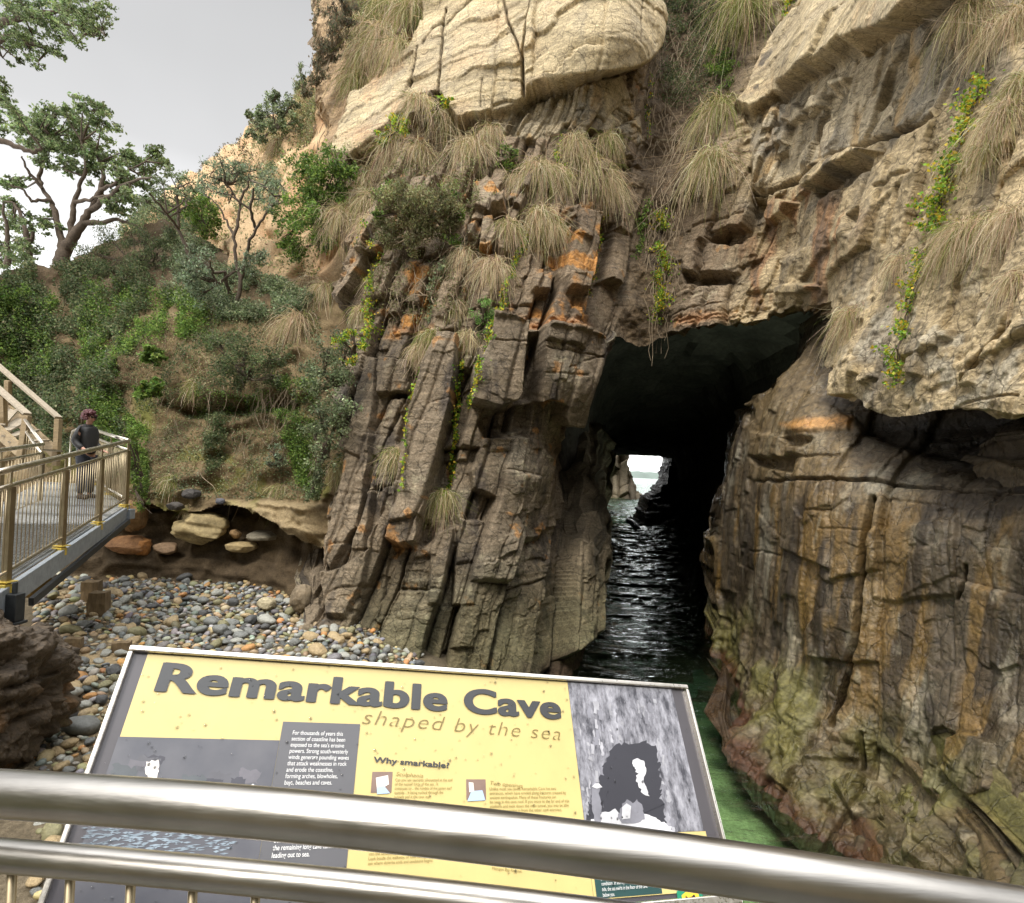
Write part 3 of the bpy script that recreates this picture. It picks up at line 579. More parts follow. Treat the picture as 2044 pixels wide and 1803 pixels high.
def rel_wall(fx, fy, Wp, nn):
    X, Y, Z = Wp[:, 0], Wp[:, 1], Wp[:, 2]
    n1 = fbm(Wp, .7, 101, 3); n2 = fbm(Wp, 2.6, 102, 4); n3 = fbm(Wp, 10, 103, 4)
    u = Y * .85 - X * .4 + .10 * n1 + .05 * n2 - .10 * Z; tz = Z + .05 * n2
    a1, k1 = cols(u, tz, 1.1, .10, 2.2, 105, tilt=.06, crack=.05, cw=.03, bev=.02)
    a2, k2 = cols(u + .08 * n2, tz + .15 * n2, .42, .035, 1.0, 106, segamp=.5, tilt=.08, crack=.025, cw=.014, bev=.01)
    a3, k3 = cols(u + .06 * n3, tz + .1 * n2, .16, .010, .5, 107, segamp=.4, tilt=.03, crack=.008, cw=.008, bev=.003)
    foot = ss(2.3, .3, Z)
    d = a1 * .8 + a2 + a3 + .035 * n2 + .02 * n3 + .008 * noise(Wp, 38, 108)
    chf, kf = cols(u + .3 * Z + .2 * n2, tz * 1.0 + .3 * n2, .45, .12, .4, 119, tilt=.25, crack=.04, cw=.02, bev=.02)
    d = d + foot * (.20 * chf + .10 * np.sign(n2) * np.abs(n2) ** .5 + .12 * fbm(Wp, 1.6, 109, 4) + .08 * np.abs(noise(Wp, 4.0, 110)) + .04 * noise(Wp, 8, 111))
    d = d * (1 - .35 * (1 - foot))
    bx = fx + 3 * n2 + 1.5 * n3; by = fy + 3 * noise(Wp, 3.2, 113) + 1.5 * noise(Wp, 12, 114)
    for poly, off, sf in LBLK: d = d + .6 * off * soft(bx, by, poly, sf)
    for pts, wd, dep in LCRK: d = d - dep * np.exp(-(polyline_d(bx, by, pts) / (wd * .8)) ** 2)
    S_ = np.array([1.0, 1.0, .22])
    st1 = np.clip(.5 + .8 * fbm(Wp * S_, 2.2, 121, 4), 0, 1); st2 = np.clip(.5 + .8 * fbm(Wp * S_, 3.6, 122, 4), 0, 1); st3 = np.clip(.5 + .8 * fbm(Wp * S_, 5.5, 123, 4), 0, 1)
    v2 = np.clip(.5 + .6 * fbm(Wp, 6, 124, 4), 0, 1); v1 = np.clip(.5 + .6 * fbm(Wp, 1.2, 125, 4), 0, 1)
    c = np.array([.115, .088, .056]) * (.65 + .6 * (.5 * k1 + .5 * k2)[:, None]) * (.65 + .7 * v2[:, None])
    c = mixc(c, [.26, .235, .175], ss(.5, .75, v1) * ss(.3, .6, st3) * .75)
    c = mixc(c, [.20, .115, .025], ss(.53, .70, st1) * .6 * ss(2.3, .9, np.abs(Z - 2.6)))
    c = mixc(c, [.040, .029, .018], ss(.52, .70, st2) * .85)
    c = mixc(c, [.36, .31, .22], ss(.68, .82, st3) * .5 * ss(.4, .6, v2))
    tan = soft(fx, fy, q6((440,640),(860,200),(880,640),(1060,740),(1040,1060),(480,1060)), 20)
    c = mixc(c, [.24, .17, .08], tan * .5 * (.5 + .8 * v2))
    c = mixc(c, [.022, .018, .014], soft(fx + 10 * n2, fy + 14 * n1, q6((1090,700),(2150,640),(2250,1180),(1950,1120),(1760,1040),(1500,960),(1250,890),(1130,830)), 22) * .88)  # shade under the overhanging lip painted in, together with black wet stain
    c = mixc(c, [.52, .27, .09], soft(fx, fy, q6((660,750),(1060,720),(1060,780),(780,800)), 8) * .8)
    c = mixc(c, [.13, .125, .03], ss(1.9, .7, Z + .5 * n1) * ss(.35, .65, v1 + .25 * n2) * .75)
    c = mixc(c, [.13, .10, .03], ss(1.3, .4, Z + .3 * n1) * .35)
    c = mixc(c, [.060, .020, .008], ss(.30, .08, Z + .2 * n2) * .85)
    c = mixc(c, [.05, .05, .03], ss(.02, -.3, Z))
    return d, c
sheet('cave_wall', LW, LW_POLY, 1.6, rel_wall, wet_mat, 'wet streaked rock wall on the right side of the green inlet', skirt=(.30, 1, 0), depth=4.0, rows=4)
# ------------------------------------------------------------------ sandy hill, earth bank, undercut, foreground rock
soil_mat = attr_mat('bank_soil', rough=.95, fine=(22.0, .4), bump=(26.0, .05), spec=.15)
def rel_hill(fx, fy, Wp, nn):
    n2 = fbm(Wp, 1.2, 202, 4); n3 = fbm(Wp, 5, 203, 4)
    gul = 1 - np.abs(fbm(Wp * np.array([1.2, .6, .5]), .8, 204, 3)) * 2
    d = .7 * fbm(Wp, .3, 201, 3) + .10 * n2 + .03 * n3 - .40 * ss(.6, .95, gul)
    v = np.clip(.5 + .6 * fbm(Wp, 1.0, 205, 4), 0, 1)
    c = np.array([.56, .40, .235]) * (.75 + .45 * np.clip(.5 + .6 * n3, 0, 1)[:, None])
    c = mixc(c, [.52, .31, .17], ss(.45, .8, v) * .8); c = mixc(c, [.30, .20, .115], ss(.62, .9, np.clip(.5 + .7 * n2, 0, 1)) * .7)
    low = ss(380, 520, fy); c = mixc(c, [.28, .20, .12], low * .5)
    return d, c
HILL = [(270,430,32),(360,350,31),(430,295,29),(500,232,27),(560,200,25.5),(640,60,22),(660,-50,21.5),(640,330,19),(560,420,18.8),(450,480,21),(300,500,25),(720,600,16.5),(480,620,17.5),(300,640,19),(700,200,20.5),(700,0,21),(560,300,21.5),(460,380,24.5)]
HILL_POLY = [(235,440),(300,398),(345,360),(365,345),(388,330),(405,312),(430,296),(446,283),(465,264),(480,250),(500,232),(522,226),(548,212),(570,185),(604,152),(620,110),(636,95),(655,20),(660,-60),(740,-60),(780,300),(740,640),(240,640)]
sheet('hillside', HILL, HILL_POLY, 2.5, rel_hill, soil_mat, 'bare sandy orange hillside above the bank', skirt=(-.1, 1, -.25), depth=12, rows=4, edge=3)

def rel_bank(fx, fy, Wp, nn):
    n1 = fbm(Wp, .5, 211, 3); n2 = fbm(Wp, 1.6, 212, 4); n3 = fbm(Wp, 6, 213, 4); n4 = fbm(Wp, 18, 219, 3)
    rock = ss(.05, .35, n1 + .3 * n2) * ss(640, 720, fy)
    step = np.abs(((Wp[:, 2] * 1.3 + .8 * n2 + .3 * n1) % 1) - .5)
    d = .35 * n1 + .20 * n2 + .08 * n3 + .03 * n4 + ss(960, 1000, fy) * (.10 * np.abs(n3) + .06 * np.sign(noise(Wp * np.array([1, 1, 3]), 2.5, 217))) + rock * .22 * ss(.05, .3, step)
    d = d - .5 * soft(fx, fy, q4((950, 640), (1300, 660), (1760, 600), (1760, 700), (1100, 720)), 12)
    d = d + .45 * soft(fx + 8 * n2, fy + 8 * n3, q4((960, 480), (1100, 300), (1300, 420), (1420, 560), (1400, 660), (1000, 640)), 14)
    d = d + .45 * soft(fx + 8 * n2, fy, q4((1330, 1240), (1700, 1240), (1900, 1260), (1880, 1460), (1720, 1440), (1500, 1340), (1380, 1300)), 16)
    v = np.clip(.5 + .6 * fbm(Wp, 1.3, 214, 4), 0, 1); v3 = np.clip(.5 + .6 * n3, 0, 1)
    c = np.array([.165, .120, .066]) * (.6 + .8 * v3[:, None])
    c = mixc(c, [.235, .18, .10], ss(.45, .75, v) * .8); c = mixc(c, [.10, .07, .042], ss(.55, .8, np.clip(.5 + .7 * n2, 0, 1)) * .7)
    c = mixc(c, [.14, .135, .035], ss(.58, .75, np.clip(.5 + .7 * fbm(Wp, 1.7, 215, 4), 0, 1)) * ss(760, 820, fy) * .75)
    c = mixc(c, [.13, .15, .03], soft(fx, fy, q4((770, 600), (900, 620), (890, 860), (830, 850)), 10) * .7)
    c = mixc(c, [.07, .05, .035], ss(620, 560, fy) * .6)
    c = mixc(c, [.36, .28, .16], soft(fx, fy, q4((1330, 1240), (1900, 1240), (1900, 1480), (1400, 1300)), 14) * .6)
    return d, c
BANK = [(-80,560,17),(0,545,18),(120,520,19.5),(240,470,21.5),(330,440,22.5),(420,500,19.5),(520,560,17.5),(650,600,15.2),(0,700,17.5),(120,700,17.5),(250,680,17),(400,680,16),(550,720,14.8),(660,760,13.5),
 (0,900,16),(150,880,15.4),(280,850,15),(400,840,14.9),(520,860,14.2),(640,900,12.7),(-80,1060,14),(150,1000,13.8),(280,990,13.4),(400,990,13.4),(520,1000,13.1),(640,1040,12.2)]
BANK_POLY = [(-90,560),(0,548),(60,525),(120,522),(180,500),(240,468),(330,440),(420,485),(520,545),(600,560),(710,600),(730,760),(720,900),(690,1000),(670,1095),(640,1096),(590,1076),(540,1044),(490,1024),(440,1012),(400,1024),(365,1024),(330,1018),(285,1004),(235,1014),(170,1050),(100,1075),(-90,1075)]
sheet('earth_bank', BANK, BANK_POLY, 2.2, rel_bank, soil_mat, 'steep brown earth bank with vegetation above the pebble beach', skirt=(-.05, 1, .0), depth=3.5, rows=4, edge=5)

def rel_under(fx, fy, Wp, nn):
    n2 = fbm(Wp, 1.2, 222, 4); n3 = fbm(Wp, 5, 223, 4)
    d = .30 * fbm(Wp, .6, 221, 3) + .30 * np.abs(n2) + .22 * np.abs(noise(Wp, 2.8, 226)) + .08 * n3 + .06 * np.sign(noise(Wp * np.array([1, 1, 5]), .9, 224))
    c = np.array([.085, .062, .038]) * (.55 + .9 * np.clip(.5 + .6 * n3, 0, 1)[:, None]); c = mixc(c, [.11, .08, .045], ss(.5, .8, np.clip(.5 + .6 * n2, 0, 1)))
    return d, c
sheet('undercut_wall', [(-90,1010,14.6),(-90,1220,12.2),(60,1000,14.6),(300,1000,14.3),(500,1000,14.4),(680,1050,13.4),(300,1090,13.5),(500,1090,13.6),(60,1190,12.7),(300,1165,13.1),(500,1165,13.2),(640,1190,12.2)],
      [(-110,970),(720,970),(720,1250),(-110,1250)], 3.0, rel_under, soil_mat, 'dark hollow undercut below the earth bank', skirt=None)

fore_mat = attr_mat('foreground_rock_stone', rough=.6, fine=(30.0, .5), bump=(60.0, .02), spec=.4)
def rel_fore(fx, fy, Wp, nn):
    n2 = fbm(Wp, 3, 232, 4); n3 = fbm(Wp, 12, 233, 4)
    t = Wp[:, 0] - .25 * Wp[:, 2] + .10 * n2
    d1, k1 = cols(t, Wp[:, 2] + .15 * n2, .34, .10, .5, 235, tilt=.25, crack=.03, cw=.012, bev=.03)
    d2, k2 = cols(t + .05 * n3, Wp[:, 2] + .3 * Wp[:, 0], .12, .03, .16, 236, tilt=.3, crack=.015, cw=.008, bev=.012)
    ch = np.abs(noise(Wp * np.array([2.6, 2.6, 1.5]), 1, 237)) + .5 * np.abs(noise(Wp, 6.5, 238)); d = .10 * d1 + .16 * ch + .10 * n2 + .07 * n3- .16; k1 = .5 * k1 + .5 * k2
    v = np.clip(.5 + .6 * fbm(Wp, 4, 234, 4), 0, 1)
    c = np.array([.075, .052, .030]) * (.5 + .9 * (.4 + .3 * k1)[:, None]); c = mixc(c, [.24, .12, .045], ss(.55, .75, v) * .7); c = mixc(c, [.22, .19, .06], ss(.6, .8, np.clip(.5 + .7 * n3, 0, 1)) * ss(1350, 1500, fy)); c = mixc(c, [.02, .018, .015], ss(.5, .3, v) * .7)
    return d, c
def shore_rock():
    bm = bmesh.new(); bmesh.ops.create_icosphere(bm, subdivisions=7, radius=1); v = np.array([q.co[:] for q in bm.verts]); F = np.array([[q.index for q in t.verts] for t in bm.faces]); bm.free(); rng = np.random.default_rng(77)
    v = v / (np.abs(v) ** 3).sum(1, keepdims=True) ** (1 / 3)
    for k in range(14): dd = rng.normal(size=3); dd /= np.linalg.norm(dd); lim = rng.uniform(.78, 1.05); s = v @ dd; v = v - np.where(s > lim, (s - lim) * .85, 0)[:, None] * dd
    W = v * np.array([.60, .80, .80]); nr = v / np.linalg.norm(v, axis=1, keepdims=True)
    sl = noise(np.stack([W[:, 0] * 1.2 + W[:, 2] * .4, W[:, 1] * 1.2, W[:, 2] * 2.2], -1), 3, 241); chip = np.abs(noise(W * np.array([1, 1, 1.6]), 5, 242)); g = noise(W, 14, 243)
    d = .10 * np.sign(sl) * np.abs(sl) ** .4 + .12 * chip + .05 * np.abs(g) + .14 * fbm(W, 1.8, 244, 4) + .02 * noise(W, 40, 245)
    V = W + nr * d[:, None]; c0 = P(-62., 1390., 5.35); m = np.clip(.5 + .6 * fbm(W, 3, 246, 4), 0, 1); m2 = np.clip(.5 + .6 * fbm(W, 9, 247, 4), 0, 1)
    c = np.array([.062, .044, .027]) * (.5 + 1.0 * m2[:, None]); c = mixc(c, [.20, .10, .035], ss(.58, .75, m) * .6); c = mixc(c, [.16, .14, .045], ss(.55, .75, m2) * ss(-.3, -.8, W[:, 2]) * .7)
    o = mesh_np('shore_rock', V, F, fore_mat, col=c); o.location = c0; tag(o, 'dark splintered brown rock below the near end of the walkway', kind='structure')
shore_rock()

# ------------------------------------------------------------------ the gully behind the viewer, and the viewing platform
def gully():
    xs = np.arange(-32, 26, .8); ys = np.arange(-34, 3.2, .8); X, Y = np.meshgrid(xs, ys); p = np.stack([X, Y, X * 0], -1).reshape(-1, 3)
    r = np.hypot(p[:, 0] * .9, p[:, 1] - 2)
    p[:, 2] = .8 + ss(5, 26, r) * 17 * ss(3.2, -4, p[:, 1]) + 1.2 * fbm(p, .18, 551, 4) * ss(4, 9, r)
    p[:, 2] = np.minimum(p[:, 2], .75 + np.maximum(0, 2.9 - p[:, 1]) * 1.6)
    n, m_ = len(xs), len(ys); i = np.arange((m_ - 1) * n).reshape(m_ - 1, n)[:, :-1].ravel(); F = np.stack([i, i + 1, i + n + 1, i + n], -1)
    v = np.clip(.5 + .6 * fbm(p, .5, 552, 4), 0, 1); c = mixc(np.tile(np.array([.07, .075, .035]), (len(p), 1)), [.16, .12, .075], ss(.4, .7, v))
    tag(mesh_np('gully_slope', p, F, soil_mat, col=c), 'scrubby gully slope behind the viewing platform', kind='structure')
    b = MB()
    for k in range(44): b.box((0, -1.9 + k * .057, CAM_Z - 1.58), (5.2, .012, .03))
    for k in range(27): b.box((-2.6 + k * .2, -.65, CAM_Z - 1.60), (.012, 2.55, .025))
    b.box((0, .66, CAM_Z - 1.68), (5.2, .06, .2)); b.box((0, -1.98, CAM_Z - 1.68), (5.2, .06, .2))
    tag(b.build('viewing_platform', flat_mat('platform_steel', (.22, .22, .22), .5, .6)), 'steel grating viewing platform', kind='structure')
gully()

# ------------------------------------------------------------------ sea tunnel
def tunnel():
    ys = np.concatenate([np.linspace(16.5, 40, 50), np.linspace(41, 86, 60)]); n = 72; rings = []
    for Y in ys:
        t = (Y - 16.5) / 69.5
        xl = .166 * Y - .35 - 1.9 * math.exp(-t * 14) + .3 * math.sin(t * 9) * t; xr = 6.5 + (24.6 - 6.5) * t ** .95 + 5.0 * math.exp(-t * 16); top = 9.6 - 2.2 * ss(.02, .3, np.array(t)) + .1 * math.sin(t * 13)
        bot = -3.0; cx, cz = (xl + xr) / 2, (top + bot) / 2; hx, hz = (xr - xl) / 2, (top - bot) / 2
        a = np.linspace(0, 2 * np.pi, n, endpoint=False); p = 5.5
        ca, sa = np.cos(a), np.sin(a); rr = (np.abs(ca) ** p + np.abs(sa) ** p) ** (-1 / p)
        rings.append(np.stack([cx + hx * rr * ca, np.full(n, Y), cz + hz * rr * sa], -1))
    V = np.array(rings); ctr = V.mean(1, keepdims=True); out = V - ctr; out /= np.linalg.norm(out, axis=-1, keepdims=True)
    f = V.reshape(-1, 3)
    d = .55 * fbm(f, .35, 301, 3) + .30 * fbm(f, 1.2, 302, 4) + .12 * np.sign(noise(f * np.array([.8, .5, 1.8]), 1, 303))
    V = f + out.reshape(-1, 3) * (np.abs(d)[:, None] * .9)
    m = len(ys); F = [(i * n + k, (i + 1) * n + k, (i + 1) * n + (k + 1) % n, i * n + (k + 1) % n) for i in range(m - 1) for k in range(n)]
    # hill-rock flanges at both mouths; near one unseen, added to stop skylight leaking in
    V = list(V); sq = []
    for Yf, ring, xa, xb, za, zb, sgn in ((16.5, 0, -3, 18, -4, 11.0, 1), (87, m - 1, -30, 60, -4, 45, -1)):
        b = len(V)
        for k in range(n):
            c = f[ring * n + k]; a = 2 * math.pi * k / n; dx, dz = math.cos(a), math.sin(a); c0 = ctr[ring, 0]
            s = min(((xb - c0[0]) / dx if dx > 0 else (xa - c0[0]) / dx) if abs(dx) > 1e-6 else 1e9, ((zb - c0[2]) / dz if dz > 0 else (za - c0[2]) / dz) if abs(dz) > 1e-6 else 1e9)
            V.append((c0[0] + dx * s, Yf, c0[2] + dz * s))
        for k in range(n): F.append((ring * n + k, ring * n + (k + 1) % n, b + (k + 1) % n, b + k))
    V = np.array(V); v2 = np.clip(.5 + .6 * fbm(V, 1.5, 304, 4), 0, 1)
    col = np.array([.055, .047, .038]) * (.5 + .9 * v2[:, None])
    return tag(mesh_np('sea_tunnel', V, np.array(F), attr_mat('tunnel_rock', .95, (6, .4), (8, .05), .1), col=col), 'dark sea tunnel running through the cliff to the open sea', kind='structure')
tunnel()
def rel_far(fx, fy, Wp, nn):
    n2 = fbm(Wp, .25, 402, 4); u = Wp[:, 0] + .4 * n2
    a1, k1 = cols(u, Wp[:, 2] + .2 * n2, 1.6, .7, 3.5, 405, tilt=.15, crack=.4, cw=.15, bev=.2)
    c = np.array([.22, .18, .12]) * (.6 + .8 * k1[:, None]); c = mixc(c, [.30, .24, .14], ss(.1, .5, n2) * .6)
    return a1 + .6 * n2, c
sheet('sea_cliff', [(1180,880,112),(1260,900,106),(1180,1010,104),(1290,1010,101),(1240,950,107)], [(1150,860),(1250,860),(1254,905),(1251,925),(1260,944),(1262,958),(1268,966),(1270,978),(1282,984),(1279,996),(1266,1003),(1240,1006),(1150,1008)], .8, rel_far, rock_mat, 'sunlit brown sea cliff beyond the far end of the tunnel', skirt=(-.15, 1, 0), depth=25, rows=3, edge=1.2)
def rel_spur(fx, fy, Wp, nn):
    n2 = fbm(Wp, .8, 412, 4); c = np.array([.07, .06, .05]) * (.6 + .7 * np.clip(.5 + .5 * n2, 0, 1)[:, None]); return .5 * n2 + .25 * np.sign(noise(Wp, .7, 413)), c
sheet('tunnel_rocks', [(1300,1000,62),(1300,1060,46),(1420,1000,58),(1420,1070,42),(1340,930,72),(1270,1060,45)], [(1342,900),(1339,925),(1334,945),(1331,962),(1322,970),(1316,985),(1304,987),(1296,994),(1290,1020),(1286,1040),(1276,1044),(1264,1056),(1300,1064),(1310,1075),(1360,1090),(1480,1110),(1480,900)], 1.2, rel_spur, wet_mat, 'dark rock spur standing in the tunnel water near the sea', skirt=(.1, 1, 0), depth=8, rows=3, edge=1.5)
def headland():
    xs = np.linspace(150, 1700, 160); V = []
    h = 30 + 9 * fbm(np.stack([xs, xs * 0, xs * 0], -1), .006, 421, 4) + 3 * noise(np.stack([xs, xs * 0, xs * 0], -1), .03, 422)
    for k, (dy, f) in enumerate(((0, 0), (60, .55), (160, 1), (500, .9), (900, 0))):
        for x, hh in zip(xs, h): V.append((x, 2500 + dy + 8 * math.sin(x * .05), hh * f - (1 if f == 0 else 0)))
    n = len(xs); F = [(k * n + i, k * n + i + 1, (k + 1) * n + i + 1, (k + 1) * n + i) for k in range(4) for i in range(n - 1)]
    V = np.array(V); col = np.array([.16, .20, .18]) * (1 + .2 * noise(V, .02, 423))[:, None]
    tag(mesh_np('headland', V, np.array(F), soil_mat, col=col), 'low grey headland on the sea horizon', kind='structure')
headland()

# ------------------------------------------------------------------ beach, sea bed and water
def beach_z(x, y):
    x = np.asarray(x, float); y = np.asarray(y, float)
    z = 1.12 - .02 * (10 - y) - 1.50 * ss(-2.9, 2.6, x + .25 * (y - 9)) - (.07 * np.maximum(y - 8.6, 0) + .36 * np.maximum(y - 12.2, 0)) * ss(-.5, 2.5, x)
    return z - .05 * ss(-9, -4, x)
def ground():
    xs = np.arange(-13, 8, .06); ys = np.arange(2.0, 17.5, .06); X, Y = np.meshgrid(xs, ys)
    Z = beach_z(X, Y); p = np.stack([X, Y, Z], -1).reshape(-1, 3)
    p[:, 2] += .06 * fbm(p, .6, 501, 3) + .02 * noise(p, 5, 502)
    v = np.clip(.5 + .6 * fbm(p, .8, 503, 4), 0, 1); v2 = np.clip(.5 + .5 * fbm(p, 9, 504, 3), 0, 1)
    c = np.array([.13, .105, .07]) * (.6 + .8 * v2[:, None]); sea = ss(.15, -.15, p[:, 2])
    fx, fy = proj(p)
    for poly in (q4((330,1760),(640,1700),(640,1900),(300,1900)), [(100,1440),(245,1380),(250,1440),(160,1500),(60,1480)], [(160,1300),(330,1295),(330,1330),(160,1335)], [(230,1250),(260,1290),(210,1310)]):
        m = soft(fx + 8 * noise(p, 4, 505), fy + 5 * noise(p, 4, 506), poly, 10); c = mixc(c, [.33, .25, .145], m)
    c = mixc(c, [.42, .40, .25], sea); dist = p[:, 0] - (3.0 - .35 * (p[:, 1] - 6)) - .8 * (v - .5) - .5 * fbm(p, 2.4, 507, 4)
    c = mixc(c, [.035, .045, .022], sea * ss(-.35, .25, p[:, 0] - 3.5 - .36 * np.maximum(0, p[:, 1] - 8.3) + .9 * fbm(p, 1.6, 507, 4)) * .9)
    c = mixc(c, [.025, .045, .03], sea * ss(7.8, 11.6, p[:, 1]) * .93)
    n, m_ = len(xs), len(ys); i = np.arange((m_ - 1) * n).reshape(m_ - 1, n)[:, :-1].ravel(); F = np.stack([i, i + 1, i + n + 1, i + n], -1)
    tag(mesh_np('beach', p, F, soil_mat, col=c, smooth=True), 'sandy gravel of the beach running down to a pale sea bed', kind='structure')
ground()
def water():
    m, t, b = new_mat('sea_water'); n, l = t.nodes.new, t.links.new; t.nodes.remove(b)
    tr = n('ShaderNodeBsdfTransparent'); tr.inputs[0].default_value = (.60, .80, .62, 1)
    gl = n('ShaderNodeBsdfGlossy'); gl.inputs['Roughness'].default_value = .03; gl.inputs[0].default_value = (.95, 1, .98, 1)
    fr = n('ShaderNodeFresnel'); fr.inputs[0].default_value = 1.33; mx = n('ShaderNodeMixShader')
    g = n('ShaderNodeNewGeometry'); mp = n('ShaderNodeMapping'); mp.inputs['Scale'].default_value = (.55, 1.5, 1); l(g.outputs['Position'], mp.inputs[0])
    nz = n('ShaderNodeTexNoise'); nz.inputs['Scale'].default_value = 3.0; nz.inputs['Detail'].default_value = 5; nz.inputs['Roughness'].default_value = .55; nz.inputs['Distortion'].default_value = .6; l(mp.outputs[0], nz.inputs['Vector'])
    bp = n('ShaderNodeBump'); bp.inputs['Distance'].default_value = .10; bp.inputs['Strength'].default_value = 1.0; l(nz.outputs[0], bp.inputs['Height'])
    for q in (gl, fr): l(bp.outputs[0], q.inputs['Normal'])
    l(fr.outputs[0], mx.inputs[0]); l(tr.outputs[0], mx.inputs[1]); l(gl.outputs[0], mx.inputs[2]); l(mx.outputs[0], t.nodes['Material Output'].inputs[0])
    xs = np.arange(-3, 30, .13); ys = np.concatenate([np.arange(3, 45, .11), np.arange(45, 120, .25)]); X, Y = np.meshgrid(xs, ys)
    p = np.stack([X, Y, X * 0], -1).reshape(-1, 3)
    grow = .3 + 1.0 * ss(9, 40, p[:, 1]) + 1.2 * ss(60, 95, p[:, 1])
    p[:, 2] = grow * (.11 * fbm(p * np.array([.5, 1.3, 1]), .8, 601, 3) + .05 * fbm(p * np.array([.7, 1.2, 1]), 2.6, 602, 2))
    k, q = len(xs), len(ys); i = np.arange((q - 1) * k).reshape(q - 1, k)[:, :-1].ravel(); F = np.stack([i, i + 1, i + k + 1, i + k], -1)
    V = np.concatenate([p, [(-6000, 120, 0), (6000, 120, 0), (9000, 14000, 0), (-9000, 14000, 0), (30, 80, -.05), (300, 80, -.05), (300, 120, -.05), (30, 120, -.05)]])
    F = np.concatenate([F, [[len(p), len(p) + 1, len(p) + 2, len(p) + 3], [len(p) + 4, len(p) + 5, len(p) + 6, len(p) + 7]]])
    tag(mesh_np('water', V, F, m, smooth=True), 'green sea water filling the inlet and the tunnel', kind='structure')
    # sea floor beyond the inlet, so the deep water has a bottom
    fl = MB(); fl.add([(-40, 17, -3.2), (60, 17, -3.2), (6000, 14000, -12), (-6000, 14000, -12)], [(0, 1, 2, 3)])
    tag(fl.build('sea_floor', flat_mat('sea_floor_sand', (.05, .075, .055), .9)), 'dark sea floor under the deep water', kind='structure')
water()
# ------------------------------------------------------------------ metals
def steel(name, c=(.72, .71, .68), rough=.26, streak=(1.0, 60, 60), var=.12):
    m, t, b = new_mat(name); n, l = t.nodes.new, t.links.new
    b.inputs['Metallic'].default_value = 1.0; b.inputs['Base Color'].default_value = (*c, 1)
    g = n('ShaderNodeTexCoord'); mp = n('ShaderNodeMapping'); mp.inputs['Scale'].default_value = streak; l(g.outputs['Object'], mp.inputs[0])
    nz = n('ShaderNodeTexNoise'); nz.inputs['Scale'].default_value = 4; nz.inputs['Detail'].default_value = 5; l(mp.outputs[0], nz.inputs['Vector'])
    r = n('ShaderNodeMapRange'); r.inputs[1].default_value = .3; r.inputs[2].default_value = .7; r.inputs[3].default_value = rough - var * .5; r.inputs[4].default_value = rough + var; l(nz.outputs[0], r.inputs[0]); l(r.outputs[0], b.inputs['Roughness'])
    n2 = n('ShaderNodeTexNoise'); n2.inputs['Scale'].default_value = 9; n2.inputs['Detail'].default_value = 6; l(g.outputs['Object'], n2.inputs['Vector'])
    r2 = n('ShaderNodeMapRange'); r2.inputs[1].default_value = .35; r2.inputs[2].default_value = .75; r2.inputs[3].default_value = 1.05; r2.inputs[4].default_value = .78; l(n2.outputs[0], r2.inputs[0])
    k = n('ShaderNodeVectorMath'); k.operation = 'SCALE'; k.inputs[0].default_value = c; l(r2.outputs[0], k.inputs['Scale']); l(k.outputs[0], b.inputs['Base Color'])
    bp = n('ShaderNodeBump'); bp.inputs['Distance'].default_value = .00018; l(nz.outputs[0], bp.inputs['Height']); l(bp.outputs[0], b.inputs['Normal'])
    return m
stain = steel('brushed_stainless', (.44, .42, .39), .30, (1.5, 70, 70), .05)
bronze = steel('rock_reflection_steel', (.38, .315, .21), .4, (20, 20, 2))  # weathered steel; brown reflected from the rock is put into its colour
railm = steel('dull_stainless', (.62, .57, .48), .30, (3, 3, 30))
galv = flat_mat('galvanised_steel', (.30, .33, .36), .55, .55, mottle=.2, scale=12, bump=.001)
yellowz = flat_mat('yellow_zinc', (.62, .47, .10), .45, .6, mottle=.25, scale=30)
blackm = flat_mat('black_steel', (.03, .033, .035), .5, .3, mottle=.3, scale=15)
timber = flat_mat('weathered_timber', (.30, .225, .13), .8, mottle=.35, scale=6, bump=.004, stretch=(1, 1, 8))
timber2 = flat_mat('grey_timber', (.33, .28, .21), .8, mottle=.3, scale=8, bump=.004, stretch=(2, 2, 6))

# ------------------------------------------------------------------ foreground handrail
def front_rail():
    t = tag(empty('handrail', tuple(P(700, 1638, .72))), 'thick polished steel handrail crossing in front of the yellow sign', 'handrail')
    def curve(k):
        xs = [a for a, *_ in k]; q = np.linspace(xs[0], xs[-1], 60)
        c = np.polyfit(xs, [b for _, b, _ in k], 4); d = np.polyfit(xs, [e_ for *_, e_ in k], 2)
        return [tuple(P(x, np.polyval(c, x), np.polyval(d, x)) - np.array(t.location)) for x in q]
    a = MB(); a.tube(curve([(-260, 1570, .80), (0, 1584, .79), (350, 1608, .755), (692, 1638, .72), (1000, 1672, .705), (1330, 1716, .695), (1700, 1770, .69), (2044, 1826, .69), (2320, 1872, .70)]), .0302, 40)
    a.build('top_rail', stain, t, True)
    b = MB(); lo = curve([(-260, 1686, .83), (0, 1708, .82), (350, 1737, .80), (692, 1772, .775), (1000, 1806, .765), (1330, 1848, .755), (1700, 1900, .75), (2044, 1952, .75), (2320, 1994, .76)]); b.tube(lo, .0215, 32); b.build('lower_rail', stain, t, True)
    for i, x in enumerate([-95, 26, 142, 263, 387, 512, 640, 770]):
        p = P(x, np.interp(x, [-260, 0, 350, 692, 1000], [1686, 1708, 1737, 1772, 1806]), np.interp(x, [-260, 0, 350, 692, 1000], [.83, .82, .80, .775, .765])) - np.array(t.location)
        c = MB(); c.tube([p, p + np.array([0, 0, -.95])], .0062, 14); c.build('baluster', bronze, t, True)
front_rail()

